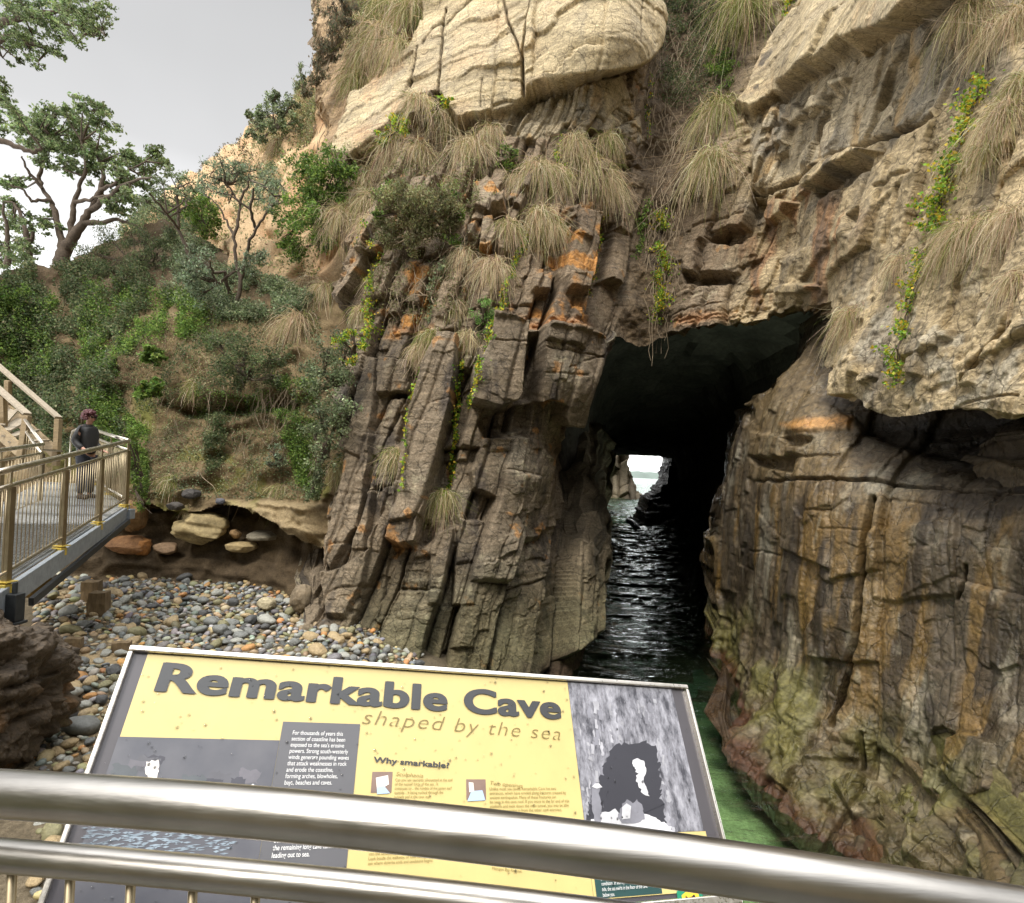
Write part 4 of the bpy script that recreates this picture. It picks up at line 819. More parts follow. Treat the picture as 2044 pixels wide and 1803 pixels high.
# ------------------------------------------------------------------ information sign
def info_sign():
    ru = np.array([(906.8 - CX) / FOC, (CY + 504) / FOC, 1.0]); ru /= np.linalg.norm(ru)
    cray = lambda x, y: np.array([(x - CX) / FOC, (CY - y) / FOC, 1.0])
    tl, tr = cray(268, 1300), cray(1365, 1375); Y1 = 1.30; Y2 = Y1 * (tl @ ru) / (tr @ ru)
    rx = tr * Y2 - tl * Y1; W = np.linalg.norm(rx); rx /= W; nz = np.cross(rx, ru * np.array([1, 1, -1]) * np.array([1, 1, 1]))
    to_w = lambda v: v[0] * RV + v[1] * UV + v[2] * DV
    ex, ey = to_w(rx), to_w(ru); ez = np.cross(ex, ey); O = EYE + to_w(tl * Y1)
    if ez @ (EYE - O) < 0: ez = -ez
    def pan(x, y):
        r = ray(x, y); tt = ((O - EYE) @ ez) / (r @ ez); q = EYE + tt * r - O; return float(q @ ex), float(q @ ey)
    root = empty('information_sign'); root.matrix_world = Matrix(((ex[0], ey[0], ez[0], O[0]), (ex[1], ey[1], ez[1], O[1]), (ex[2], ey[2], ez[2], O[2]), (0, 0, 0, 1)))
    tag(root, 'tilted yellow information sign about the cave behind the steel handrail', 'sign')
    H = -pan(60, 1905)[1]
    gloss = lambda nm, c, r=.28, mo=.06: flat_mat(nm, c, r, 0, .5, mottle=mo, scale=7)
    dark, yel, grey, teal = gloss('sign_dark', (.075, .07, .078)), gloss('sign_yellow', (.56, .455, .19), .3, .06), gloss('sign_slate', (.105, .105, .115)), gloss('sign_teal', (.025, .065, .065))
    ink, pale = gloss('sign_ink', (.045, .047, .05), .25), gloss('sign_white', (.75, .75, .75), .3)
    def rect(nm, a0, b0, a1, b1, z, m, par=root):
        o = MB(); o.add([(a0, b0, z), (a1, b0, z), (a1, b1, z), (a0, b1, z)], [(0, 1, 2, 3)]) if b1 > b0 else o.add([(a0, b1, z), (a1, b1, z), (a1, b0, z), (a0, b0, z)], [(0, 1, 2, 3)])
        return o.build(nm, m, par)
    rj = random.Random(21)
    def shape(nm, pts, z, m, par=root, jag=0.0):
        o = MB()
        if jag:                          # ragged outline
            q_ = []
            for (xa, ya), (xb, yb_) in zip(pts, pts[1:] + pts[:1]):
                L_ = math.hypot(xb - xa, yb_ - ya); n_ = max(1, int(L_ / 5))
                for i_ in range(n_): t_ = i_ / n_; q_.append((xa + (xb - xa) * t_ + (rj.gauss(0, jag) if i_ else 0), ya + (yb_ - ya) * t_ + (rj.gauss(0, jag) if i_ else 0)))
            pts = q_
        q = [(*pan(x, y), z) for x, y in pts]
        ar = sum(q[i][0] * q[(i + 1) % len(q)][1] - q[(i + 1) % len(q)][0] * q[i][1] for i in range(len(q)))
        if ar < 0: q = q[::-1]
        o.add(q, [tuple(range(len(q)))]); return o.build(nm, m, par)
    b = MB(); b.box((W / 2, -H / 2, -.008), (W, H, .012)); b.build('panel', dark, root)
    f = MB(); e = .012
    f.bar((-.010, .004, 0), (W + .010, .004, 0), .013, .024, (0, 0, 1)); f.bar((-.005, -.004, 0), (-.005, -H, 0), .010, .024, (0, 0, 1)); f.bar((W + .005, -.004, 0), (W + .005, -H, 0), .010, .024, (0, 0, 1)); f.bar((-e, -H - e, 0), (W + e, -H - e, 0), .030, .022, (0, 1, 0))
    f.build('frame', steel('sign_frame_metal', (.74, .70, .64), .3, (30, 30, 30)), root, bevel=.003)
    ya0 = pan(293, 1312)[0]; ya1 = pan(1133, 1368)[0]; top = -.004
    yb = pan(240, 1471)[1]
    rect('yellow_field', ya0, top, ya1, -H + .01, .0008, yel)
    ta0, tb0 = pan(565, 1441); ta1 = pan(718, 1453)[0]
    # cave photograph on the left, printed flat
    la0 = ya0 - .002
    m, t, bs = new_mat('sign_cave_print'); n, l = t.nodes.new, t.links.new
    g = n('ShaderNodeTexCoord'); z1 = n('ShaderNodeTexNoise'); z1.inputs['Scale'].default_value = 9; z1.inputs['Detail'].default_value = 8; l(g.outputs['Object'], z1.inputs['Vector'])
    rp = n('ShaderNodeValToRGB'); rp.color_ramp.elements[0].position = .35; rp.color_ramp.elements[0].color = (.075, .078, .095, 1); rp.color_ramp.elements[1].position = .7; rp.color_ramp.elements[1].color = (.12, .12, .135, 1); l(z1.outputs[0], rp.inputs[0]); l(rp.outputs[0], bs.inputs['Base Color']); bs.inputs['Roughness'].default_value = .28
    pr = rect('cave_print', la0, yb, ta0 - .0005, -H + .01, .0016, m)
    white = gloss('print_light', (.78, .74, .70), .3, .15)
    shape('print_opening', [(292, 1521), (316, 1517), (318, 1530), (312, 1560), (306, 1600), (288, 1600), (296, 1560), (290, 1540)], .0024, white, pr, 1.2)
    shape('print_glow', [(455, 1600), (480, 1578), (505, 1565), (512, 1572), (500, 1600)], .0024, white, pr, 1.2)
    tones = [gloss('print_tone', c_, .28, .3) for c_ in ((.055, .055, .07), (.10, .10, .115), (.135, .13, .15), (.085, .095, .105))]
    for k_ in range(16):                 # dim rock in the cave photograph
        x_, y_ = rj.uniform(205, 500), rj.uniform(1492, 1570); w_, h_ = rj.uniform(25, 70), rj.uniform(8, 34)
        shape('print_rock_face', [(x_, y_), (x_ + w_, y_ + 6), (x_ + w_ - 8, y_ + h_ + 6), (x_ - 8, y_ + h_)], .0018 + .00001 * k_, tones[k_ % 4], pr, 2.5)
    wv = gloss('print_water', (.21, .26, .31), .3, .5); r2 = random.Random(5)
    sp = MB()
    for k in range(330):
        x, y = r2.uniform(165, 470), 1640 + abs(r2.gauss(0, 22)) * (1 if r2.random() < .8 else .4) + r2.uniform(0, 55); a_, b_ = pan(x, y); sx, sy = r2.uniform(.002, .012), r2.uniform(.0005, .0022)
        sp.add([(a_ - sx, b_, .0024), (a_, b_ - sy, .0024), (a_ + sx, b_ + sy * .3, .0024), (a_, b_ + sy, .0024)], [(0, 1, 2, 3)])
    sp.build('print_water', wv, pr)
    rect('slate_field', ta0, tb0, ta1, -H + .012, .0024, grey)
    # black and white photograph on the right
    pa1 = pan(1341, 1382)[0]; pb1 = pan(1166, 1668)[1]
    m, t, bs = new_mat('sign_old_print'); n, l = t.nodes.new, t.links.new
    g = n('ShaderNodeTexCoord'); mp = n('ShaderNodeMapping'); mp.inputs['Scale'].default_value = (34, 13, 1); l(g.outputs['Object'], mp.inputs[0])
    z1 = n('ShaderNodeTexNoise'); z1.inputs['Scale'].default_value = 1; z1.inputs['Detail'].default_value = 9; z1.inputs['Roughness'].default_value = .7; l(mp.outputs[0], z1.inputs['Vector'])
    rp = n('ShaderNodeValToRGB'); rp.color_ramp.elements[0].position = .38; rp.color_ramp.elements[0].color = (.05, .05, .062, 1); rp.color_ramp.elements[1].position = .68; rp.color_ramp.elements[1].color = (.42, .42, .47, 1); l(z1.outputs[0], rp.inputs[0]); l(rp.outputs[0], bs.inputs['Base Color']); bs.inputs['Roughness'].default_value = .3
    bw = rect('old_print', ya1 + .0006, top, pa1, pb1, .0012, m)
    gr_ = gloss('print_rock', (.32, .32, .35), .3, .5); gk, gm, gw = gloss('print_black', (.04, .04, .05)), gloss('print_grey', (.20, .20, .23), .3, .4), gloss('print_pale', (.55, .55, .58), .3, .35)
    shape('print_cave', [(1228, 1487), (1290, 1478), (1312, 1500), (1330, 1668), (1172, 1668), (1176, 1600), (1200, 1540)], .0020, gk, bw, 3.0)
    shape('print_opening', [(1262, 1518), (1272, 1514), (1286, 1524), (1289, 1540), (1284, 1552), (1286, 1566), (1296, 1590), (1284, 1586), (1268, 1560), (1274, 1545), (1264, 1532)], .0028, gw, bw, 1.2)
    shape('print_rocks', [(1178, 1640), (1200, 1622), (1225, 1615), (1240, 1632), (1262, 1640), (1284, 1625), (1310, 1635), (1340, 1650), (1350, 1668), (1176, 1668)], .0028, gw, bw, 2.2)
    shape('print_man', [(1182, 1572), (1190, 1566), (1198, 1572), (1194, 1585), (1200, 1610), (1196, 1650), (1186, 1650), (1180, 1600)], .0030, gm, bw, .8)
    shape('print_couple', [(1232, 1632), (1240, 1605), (1250, 1596), (1262, 1604), (1270, 1596), (1280, 1606), (1286, 1636), (1266, 1644), (1240, 1644)], .0036, gm, bw, 1.2)
    for k_ in range(70):                 # broken rock in the old picture
        t_ = rj.random(); x_, y_ = (rj.uniform(1146, 1330), rj.uniform(1392, 1475)) if t_ < .6 else ((rj.uniform(1152, 1200), rj.uniform(1470, 1600)) if t_ < .8 else (rj.uniform(1315, 1345), rj.uniform(1480, 1640))); w_, h_ = rj.uniform(1.5, 6), rj.uniform(6, 30)
        shape('print_rock_face', [(x_, y_), (x_ + w_, y_ + 2), (x_ + w_ + 2, y_ + h_), (x_ + 1, y_ + h_ - 2)], .0016 + .00001 * k_, rj.choice((gm, gm, gr_, gr_)), bw, 1.4)
    shape('print_hat', [(1180, 1571), (1186, 1565), (1194, 1564), (1201, 1572), (1190, 1575)], .0040, gw, bw)
    shape('print_shirt', [(1240, 1612), (1249, 1604), (1258, 1610), (1256, 1634), (1240, 1636)], .0044, gw, bw)
    # lower right: teal field and yellow corner with the emblem
    c0, c1 = pan(1184, 1742); d0 = pan(1318, 1765)[0]
    rect('yellow_corner', ya1 + .0006, pb1 - .0006, pa1 + .005, -H + .01, .0012, yel)
    rect('teal_field', c0, c1, d0, -H + .012, .0020, teal)
    em0, em1 = pan(1379, 1800); S = abs(pan(1404, 1800)[0] - em0)
    def ring(nm, pts, z, m_): o = MB(); o.add([(em0 + S * x, em1 + S * y, z) for x, y in pts], [tuple(range(len(pts)))]); return o.build(nm, m_, root)
    shield = [(-.95, .55), (-.3, .82), (0, .86), (.3, .82), (.95, .55), (.98, -.1), (.75, -.7), (.3, -1.1), (0, -1.25), (-.3, -1.1), (-.75, -.7), (-.98, -.1)][::-1]
    ring('emblem_shield', [(x * 1.06, y * 1.06) for x, y in shield], .0020, gloss('emblem_green', (.02, .22, .13)))
    ring('emblem_field', [(x * .72, y * .70 - .02) for x, y in shield], .0028, gloss('emblem_yellow', (.8, .5, .05)))
    ring('emblem_animal', [(-.52, -.25), (-.48, .1), (-.38, .34), (-.22, .22), (.1, .26), (.3, .36), (.42, .2), (.52, .0), (.44, -.2), (.25, -.3), (.2, -.62), (-.1, -.72), (-.35, -.6)][::-1], .0036, gloss('emblem_black', (.02, .02, .02)))
    ring('emblem_muzzle', [(.02, .02), (.3, .05), (.36, -.12), (.15, -.22), (.0, -.15)][::-1], .0042, pale)
    # lettering
    VL = bpy.context.view_layer
    def text(nm, s, p0, p1, h, m_, z=.0034, off=0.0, shear=0.0, sp=1.0, lines=None):
        """p0 baseline left, p1 baseline right of the widest line, h = survey height of one capital (single line) or first to last baseline (several lines)"""
        cu = bpy.data.curves.new(nm, 'FONT'); cu.body = s; cu.size = 1; cu.offset = off; cu.shear = shear; cu.space_character = sp; cu.fill_mode = 'FRONT'; cu.resolution_u = 6
        o = bpy.data.objects.new(nm, cu); COL.objects.link(o); cu.materials.append(m_); VL.update()
        wd = o.dimensions.x; a0, b0 = pan(*p0); a1, b1 = pan(*p1); o.parent = root
        nl = s.count('\n')
        hh = abs(pan(p0[0], p0[1] + h)[1] - b0)
        sx = (a1 - a0) / wd; sy = hh / (nl * 1.0) if nl else hh / .70
        me = bpy.data.meshes.new_from_object(o.evaluated_get(bpy.context.evaluated_depsgraph_get())); bpy.data.objects.remove(o); o = bpy.data.objects.new(nm, me); COL.objects.link(o); o.parent = root
        if not me.materials: me.materials.append(m_)
        if nm == 'title_lettering':          # heavy letterforms: the outline widened sideways
            nv = len(me.vertices); co = np.empty(nv * 3, np.float32); me.vertices.foreach_get('co', co); co = co.reshape(-1, 3); fs = [tuple(p_.vertices) for p_ in me.polygons]
            VV = np.concatenate([co + np.array([dx, dy, .0002 * i_]) for i_, (dx, dy) in enumerate(((0, 0), (.022, 0), (-.022, 0), (.011, .008), (-.011, -.008)))]); FF = [tuple(v_ + nv * i_ for v_ in f_) for i_ in range(5) for f_ in fs]
            me2 = bpy.data.meshes.new(nm); me2.from_pydata(VV.tolist(), [], FF); me2.materials.append(m_); o.data = me2
        o.scale = (sx, sy, 1); o.location = (a0, b0 if nl == 0 else b0, z); o.rotation_euler = (0, 0, math.atan2(b1 - b0, a1 - a0) if nl == 0 else 0)
        return o
    text('title_lettering', 'Remarkable Cave', (303, 1378), (1114, 1435), -56, ink, off=.022, sp=1.06)
    text('subtitle_lettering', 'shaped by the sea', (718, 1445), (1116, 1478), -30, gloss('sign_thin_ink', (.20, .15, .05)), off=-.017, shear=.25, sp=1.12)
    text('slate_lettering', "For thousands of years this\nsection of coastline has been\nexposed to the sea's erosive\npowers. Strong south-westerly\nwinds generate pounding waves\nthat attack weaknesses in rock\nand erode the coastline,\nforming arches, blowholes,\nbays, beaches and caves.", (583, 1467), (700, 1473), 100, pale, off=.002)
    text('slate_lettering', "You are standing at the back of", (564, 1586), (680, 1592), -6.5, pale, off=.008)
    text('slate_lettering', "beneath you. Straight ahead lies\nthe remaining long cave tunnel\nleading out to sea.", (546, 1683), (673, 1689), 30, pale, off=.008)
    text('heading_lettering', 'Why smarkable?', (745, 1522), (897, 1534), -11, ink, off=.028)
    bi = gloss('sign_brown_ink', (.22, .155, .04))
    text('heading_lettering', 'Sculphania', (789, 1549), (843, 1553), -8, bi, shear=.2, off=-.006)
    text('body_lettering', "Can you see tasmania silhouetted at the end\nof the tunnel? Urgy of the sea . It\ncontinues to .. the rumble of the ocean surf\noutside .. it being sucked through the\ntunnels and it the cave wall.", (788, 1560), (902, 1570), 34, bi)
    text('heading_lettering', 'Two openings', (976, 1567), (1041, 1573), -8, bi, shear=.2, off=-.006)
    text('body_lettering', "Unlike most sea caves, Remarkable Cave has two\nentrances, which have eroded along fractures created by\nancient earthquakes. Many of these fractures can\nbe seen in the cave roof. If you move to the far end of this\nplatform and look down the main tunnel, you may be able\nto see light coming in from the other cave entrance,", (976, 1578), (1134, 1592), 44, bi)
    text('body_lettering', "into the sandstones, where it cooled to become dolerite.\nLook beside the walkway, or cliffs nearby, and see if you can\nsee where dolerite ends and sandstone begins.", (735, 1708), (900, 1722), 19, bi)
    text('body_lettering', "Maingon Bay lookout.", (981, 1736), (1041, 1742), -6, bi)
    text('teal_lettering', "you to safely view the cave in all weather\nconditions. In stormy weather, and at high\ntide, the sea swirls in the floor of the cave\nbelow you.", (1198, 1757), (1290, 1766), 34, pale)
    for k, ch in enumerate('TASMANIA'):
        an = math.radians(118 - k * 8); cu = bpy.data.curves.new('emblem_lettering', 'FONT'); cu.body = ch; cu.size = .26 * S; cu.align_x = 'CENTER'; o = bpy.data.objects.new('emblem_lettering', cu); COL.objects.link(o); cu.materials.append(pale); VL.update()
        me = bpy.data.meshes.new_from_object(o.evaluated_get(bpy.context.evaluated_depsgraph_get())); bpy.data.objects.remove(o); o = bpy.data.objects.new('emblem_lettering', me); COL.objects.link(o); o.parent = root
        o.location = (em0 + S * (-.63 + .18 * k), em1 + S * (.58 + .12 * math.sin(math.pi * k / 7)), .0046)
    # two little drawings
    for (x0, y0, x1, y1, wpts, bpts) in ((743, 1541, 781, 1583, [(750, 1553), (774, 1548), (776, 1566), (764, 1573), (752, 1578)], [(752, 1572), (766, 1569), (778, 1584), (752, 1586)]), (930, 1556, 970, 1597, [(935, 1562), (944, 1563), (946, 1580), (936, 1582)], [(940, 1580), (962, 1578), (968, 1598), (932, 1600)])):
        a_, b_ = pan(x0, y0); a2, b2 = pan(x1, y1)[0], pan(x0, y1)[1]
        ic = rect('drawing', a_, b_, a2, b2, .0016, gloss('drawing_brown', (.20, .135, .11), .3, .3))
        shape('drawing_light', wpts, .0024, gloss('drawing_pale', (.72, .70, .66)), ic); shape('drawing_water', bpts, .0030, gloss('drawing_blue', (.38, .50, .68)), ic)
    dr = MB(); r3 = random.Random(9)
    for k in range(420):                 # rain drops standing on the panel
        a_, b_ = r3.uniform(.01, W - .01), -r3.uniform(.0, H); s = r3.choice((.0012, .0016, .002, .003)) * r3.uniform(.7, 1.2); b0 = len(dr.v)
        vs = [(a_, b_, .0046 + s * .55)] + [(a_ + s * math.cos(q), b_ + s * math.sin(q) * 1.2, .0046) for q in np.linspace(0, 2 * math.pi, 7)[:-1]]
        dr.add(vs, [(0, i + 1, (i + 1) % 6 + 1) for i in range(6)])
    m, t, bs = new_mat('rain_drop'); bs.inputs['Transmission Weight'].default_value = 1; bs.inputs['Roughness'].default_value = .02; bs.inputs['IOR'].default_value = 1.33
    tag(dr.build('rain_drops', m, root, True), None, kind='stuff')
    for a_ in (.25, W - .25): ps = MB(); ps.box((a_, -H * .55, -.45), (.05, .05, .86)); ps.build('post', galv, root)
info_sign()

# ------------------------------------------------------------------ walkway on the left
DKF = lambda s: P(*[float(q) for q in s])
p1, p4 = P(12., 1161., 5.8), P(249., 1008., 10.2)
p2, p3 = p1 + (p4 - p1) / 3, p1 + (p4 - p1) * 2 / 3
p0 = p1 - (p4 - p1) / 3; dirw = (p4 - p1) / np.linalg.norm(p4 - p1); side = np.array([-dirw[1], dirw[0], 0]); side /= np.linalg.norm(side)
p5 = P(190., 962., 12.4); p5[2] = p4[2] + .22
WID = 1.55
def walkway():
    t = tag(empty('walkway', tuple(p4)), 'steel walkway with bar grating deck and grey edge beam over the beach', 'walkway'); o = np.array(t.location)
    fr = lambda q: tuple(np.asarray(q) - o)
    dn = np.array([0, 0, -1.0])
    b = MB(); b.bar(fr(p0 + dn * .16 - side * .02), fr(p4 + dn * .16 - side * .02 + dirw * .12), .06, .24); b.build('edge_beam', galv, t, bevel=.006)
    b = MB(); b.bar(fr(p0 + side * WID + dn * .16), fr(p4 + side * (WID + .1) + dn * .16), .06, .24); b.bar(fr(p4 + dn * .16 + dirw * .05), fr(p5 + dn * .16), .06, .24); b.build('back_beam', galv, t)
    g = MB(); L = np.linalg.norm(p4 - p0); k = 0.0
    while k < L - 1.75:                  # bar grating
        q = p0 + dirw * k + dn * .035; g.bar(fr(q + side * .03), fr(q + side * (WID - .03)), .010, .030); k += .05
    for j in np.arange(.03, WID, .05): g.bar(fr(p0 + side * j + dn * .03), fr(p0 + dirw * (L - 1.75) + side * j + dn * .03), .006, .024)
    g.build('grating', steel('grating_metal', (.55, .56, .56), .35, (5, 5, 5)), t)
    pl = MB(); c = [p0 + dirw * (L - 1.72), p4 + dirw * .05, p5, p5 + side * .4 + np.array([-.9, .2, 0]), p0 + dirw * (L - 1.72) + side * WID]
    n_ = len(c); pl.add([fr(q + dn * .02) for q in c] + [fr(q + dn * .032) for q in c], [tuple(range(n_)), tuple(range(2 * n_ - 1, n_ - 1, -1))] + [(i, i + n_, (i + 1) % n_ + n_, (i + 1) % n_) for i in range(n_)])
    m, tr_, bs = new_mat('checker_plate'); n, l = tr_.nodes.new, tr_.links.new
    gg = n('ShaderNodeTexCoord'); wv = n('ShaderNodeTexVoronoi'); wv.distance = 'CHEBYCHEV'; wv.inputs['Scale'].default_value = 14; wv.inputs['Randomness'].default_value = .15; l(gg.outputs['Object'], wv.inputs['Vector'])
    bs.inputs['Metallic'].default_value = .9; bs.inputs['Roughness'].default_value = .38
    rp = n('ShaderNodeValToRGB'); rp.color_ramp.elements[0].position = .25; rp.color_ramp.elements[0].color = (.72, .73, .72, 1); rp.color_ramp.elements[1].position = .5; rp.color_ramp.elements[1].color = (.20, .21, .22, 1); l(wv.outputs['Distance'], rp.inputs[0]); l(rp.outputs[0], bs.inputs['Base Color'])
    bp = n('ShaderNodeBump'); bp.invert = True; bp.inputs['Distance'].default_value = .01; l(wv.outputs['Distance'], bp.inputs['Height']); l(bp.outputs[0], bs.inputs['Normal'])
    pl.build('landing_plate', m, t)
    s = MB(); a, e_ = P(257., 1040., 10.2), P(62., 1202., 6.4); s.bar(fr(a), fr(e_), .05, .09); s.build('brace', blackm, t)
    h = MB(); q = P(256., 1028., 10.25); h.box(fr(q + np.array([0, 0, .02])), (.16, .14, .18)); h.tube([fr(q + np.array([0, 0, .1])), fr(q + np.array([0, 0, .20]))], .02, 8); h.build('end_bracket', galv, t, bevel=.01)
    h = MB(); q = P(28., 1212., 5.75); h.box(fr(q), (.13, .12, .28)); h.tube([fr(q + np.array([0, 0, .1])), fr(q + np.array([0, 0, .26]))], .025, 8); h.box(fr(q + np.array([0, 0, -.16])), (.17, .16, .03)); h.build('hanger', blackm, t, bevel=.008)
walkway()
def railing(label, posts, hts, nb, first=0, loop=True, sag=0.0):
    t = tag(empty('railing', tuple(posts[0])), label, 'railing', 'steel railings of the walkway'); o = np.array(t.location); fr = lambda q: tuple(np.asarray(q) - o); z = np.array([0, 0, 1.0])
    ext = [posts[0] - (posts[1] - posts[0]) * .35] if first else [posts[0]]
    top = ext + list(posts[1:] if not first else posts)
    a = MB(); a.tube([fr(q + z * hts[0]) for q in top], .033, 16); a.build('top_rail', railm, t, True)
    a = MB(); a.tube([fr(q + z * hts[1]) for q in top], .021, 12); a.build('mid_rail', railm, t, True)
    a = MB(); a.tube([fr(q + z * .10) for q in top], .021, 12); a.build('bottom_rail', railm, t, True)
    for i, q in enumerate(posts):
        b = MB(); b.box(fr(q + z * (hts[1] / 2 - .10)), (.065, .065, hts[1] + .18)); b.tube([fr(q + z * (hts[1] - .02)), fr(q + z * hts[0])], .012, 8); pst = b.build('post', bronze, t, bevel=.004)
        b = MB(); b.box(fr(q + z * -.07 + np.array([.0, -.035, 0])), (.13, .10, .10)); b.box(fr(q + z * .0), (.15, .13, .012)); b.tube([fr(q + np.array([.05, -.08, -.08])), fr(q + np.array([.05, -.12, -.08]))], .012, 6); b.build('bracket', yellowz, pst, bevel=.004)
    segs = list(zip(top[:-1], top[1:]))
    for (u, v_), k in zip(segs, nb):
        for j in range(1, k + 1):
            q = u + (v_ - u) * j / (k + 1); b = MB(); b.tube([fr(q + z * .10), fr(q + z * hts[1])], .0058, 6); b.build('baluster', bronze, t, True)
    return t
railing('long steel railing along the near edge of the walkway', [p1, p2, p3, p4], (1.17, 1.0), [5, 14, 14, 14], first=1)
r2_ = railing('steel railing closing the far end of the walkway behind the person', [p4 + dirw * .06, p4 + (p5 - p4) * .5, p5], (1.17, 1.0), [12, 12])
lp = MB(); zz = np.array([0, 0, 1.0]); e5 = p5 + np.array([-.62, .05, 0]); base = np.array(r2_.location)
lp.tube([tuple(q - base) for q in (p5 + zz * 1.17, p5 + (e5 - p5) * .8 + zz * 1.19, p5 + (e5 - p5) * .95 + zz * 1.14, e5 + zz * 1.02, e5 + zz * .05)], .026, 12); lp.build('end_loop', railm, r2_, True)
i1, i0 = P(79., 1011., 10.2), P(-4., 1046., 8.6); i9 = i0 - (i1 - i0) * .8
railing('short inner steel railing beside the foot of the timber stairs', [i9, i0, i1], (1.14, .98), [10, 12])
def stair_rail():
    t = tag(empty('railing', tuple(i1)), 'sloping steel handrail climbing beside the timber stairs', 'railing', 'steel railings of the walkway'); o = np.array(t.location)
    a = MB(); a.tube([tuple(q - o) for q in (i1 + zz * 1.14, P(50., 838., 12.0))], .028, 12); a.build('top_rail', railm, t, True)
    a = MB(); a.tube([tuple(q - o) for q in (i1 + zz * .95, P(52., 862., 12.0))], .022, 12); a.build('mid_rail', railm, t, True)
    for k in range(7):
        q0 = i1 + (P(52., 862., 12.0) - zz * .85 - i1) * (k + .5) / 7; b = MB(); b.tube([tuple(q0 + zz * .1 - o), tuple(q0 + zz * .92 - o)], .0058, 6); b.build('baluster', bronze, t, True)
stair_rail()
def stairs():
    A, B = P(41., 900., 12.2), P(113., 905., 13.4); up = np.array([-.86, .30, .82]); up2 = up
    t = tag(empty('timber_stairs', tuple(A)), 'weathered timber stairs with plank handrails climbing off to the left', 'stairs'); o = np.array(t.location); fr = lambda q: tuple(np.asarray(q) - o)
    n1, n2 = P(55., 827., 12.2), P(117., 834., 13.4); m1, m2 = P(-30., 752., 12.9), P(-30., 707., 14.2)
    for tp, end in ((n1, m1), (n2, m2)):
        b = MB(); b.bar(fr(tp), fr(end), .16, .055); b.build('handrail', timber2, t, bevel=.006)
    for q, tp in ((A, n1), (B, n2)):
        b = MB(); b.bar(fr(q - zz * .3), fr(tp - zz * .03), .12, .12, (0, 1, 0)); b.build('post', timber, t, bevel=.006)
    for q, end in ((P(8., 880., 12.9), P(6., 792., 12.6)), (P(16., 850., 14.0), P(16., 760., 13.8))):
        b = MB(); b.bar(fr(q), fr(end), .11, .11, (0, 1, 0)); b.build('post', timber, t, bevel=.006)
    for q in ((P(38., 898., 12.2), P(-40., 828., 12.9)), (P(112., 905., 13.4), P(-40., 770., 14.2))):
        b = MB(); b.bar(fr(q[0]), fr(q[1]), .06, .28); b.build('stringer', timber, t)
    for k in range(7):
        f = k / 7; u = A + (P(-40., 822., 12.9) - A) * f; v_ = B + (P(-40., 764., 14.2) - B) * f
        b = MB(); b.bar(fr(u + zz * .06), fr(v_ + zz * .06), .26, .045); b.build('tread', timber2, t)
stairs()

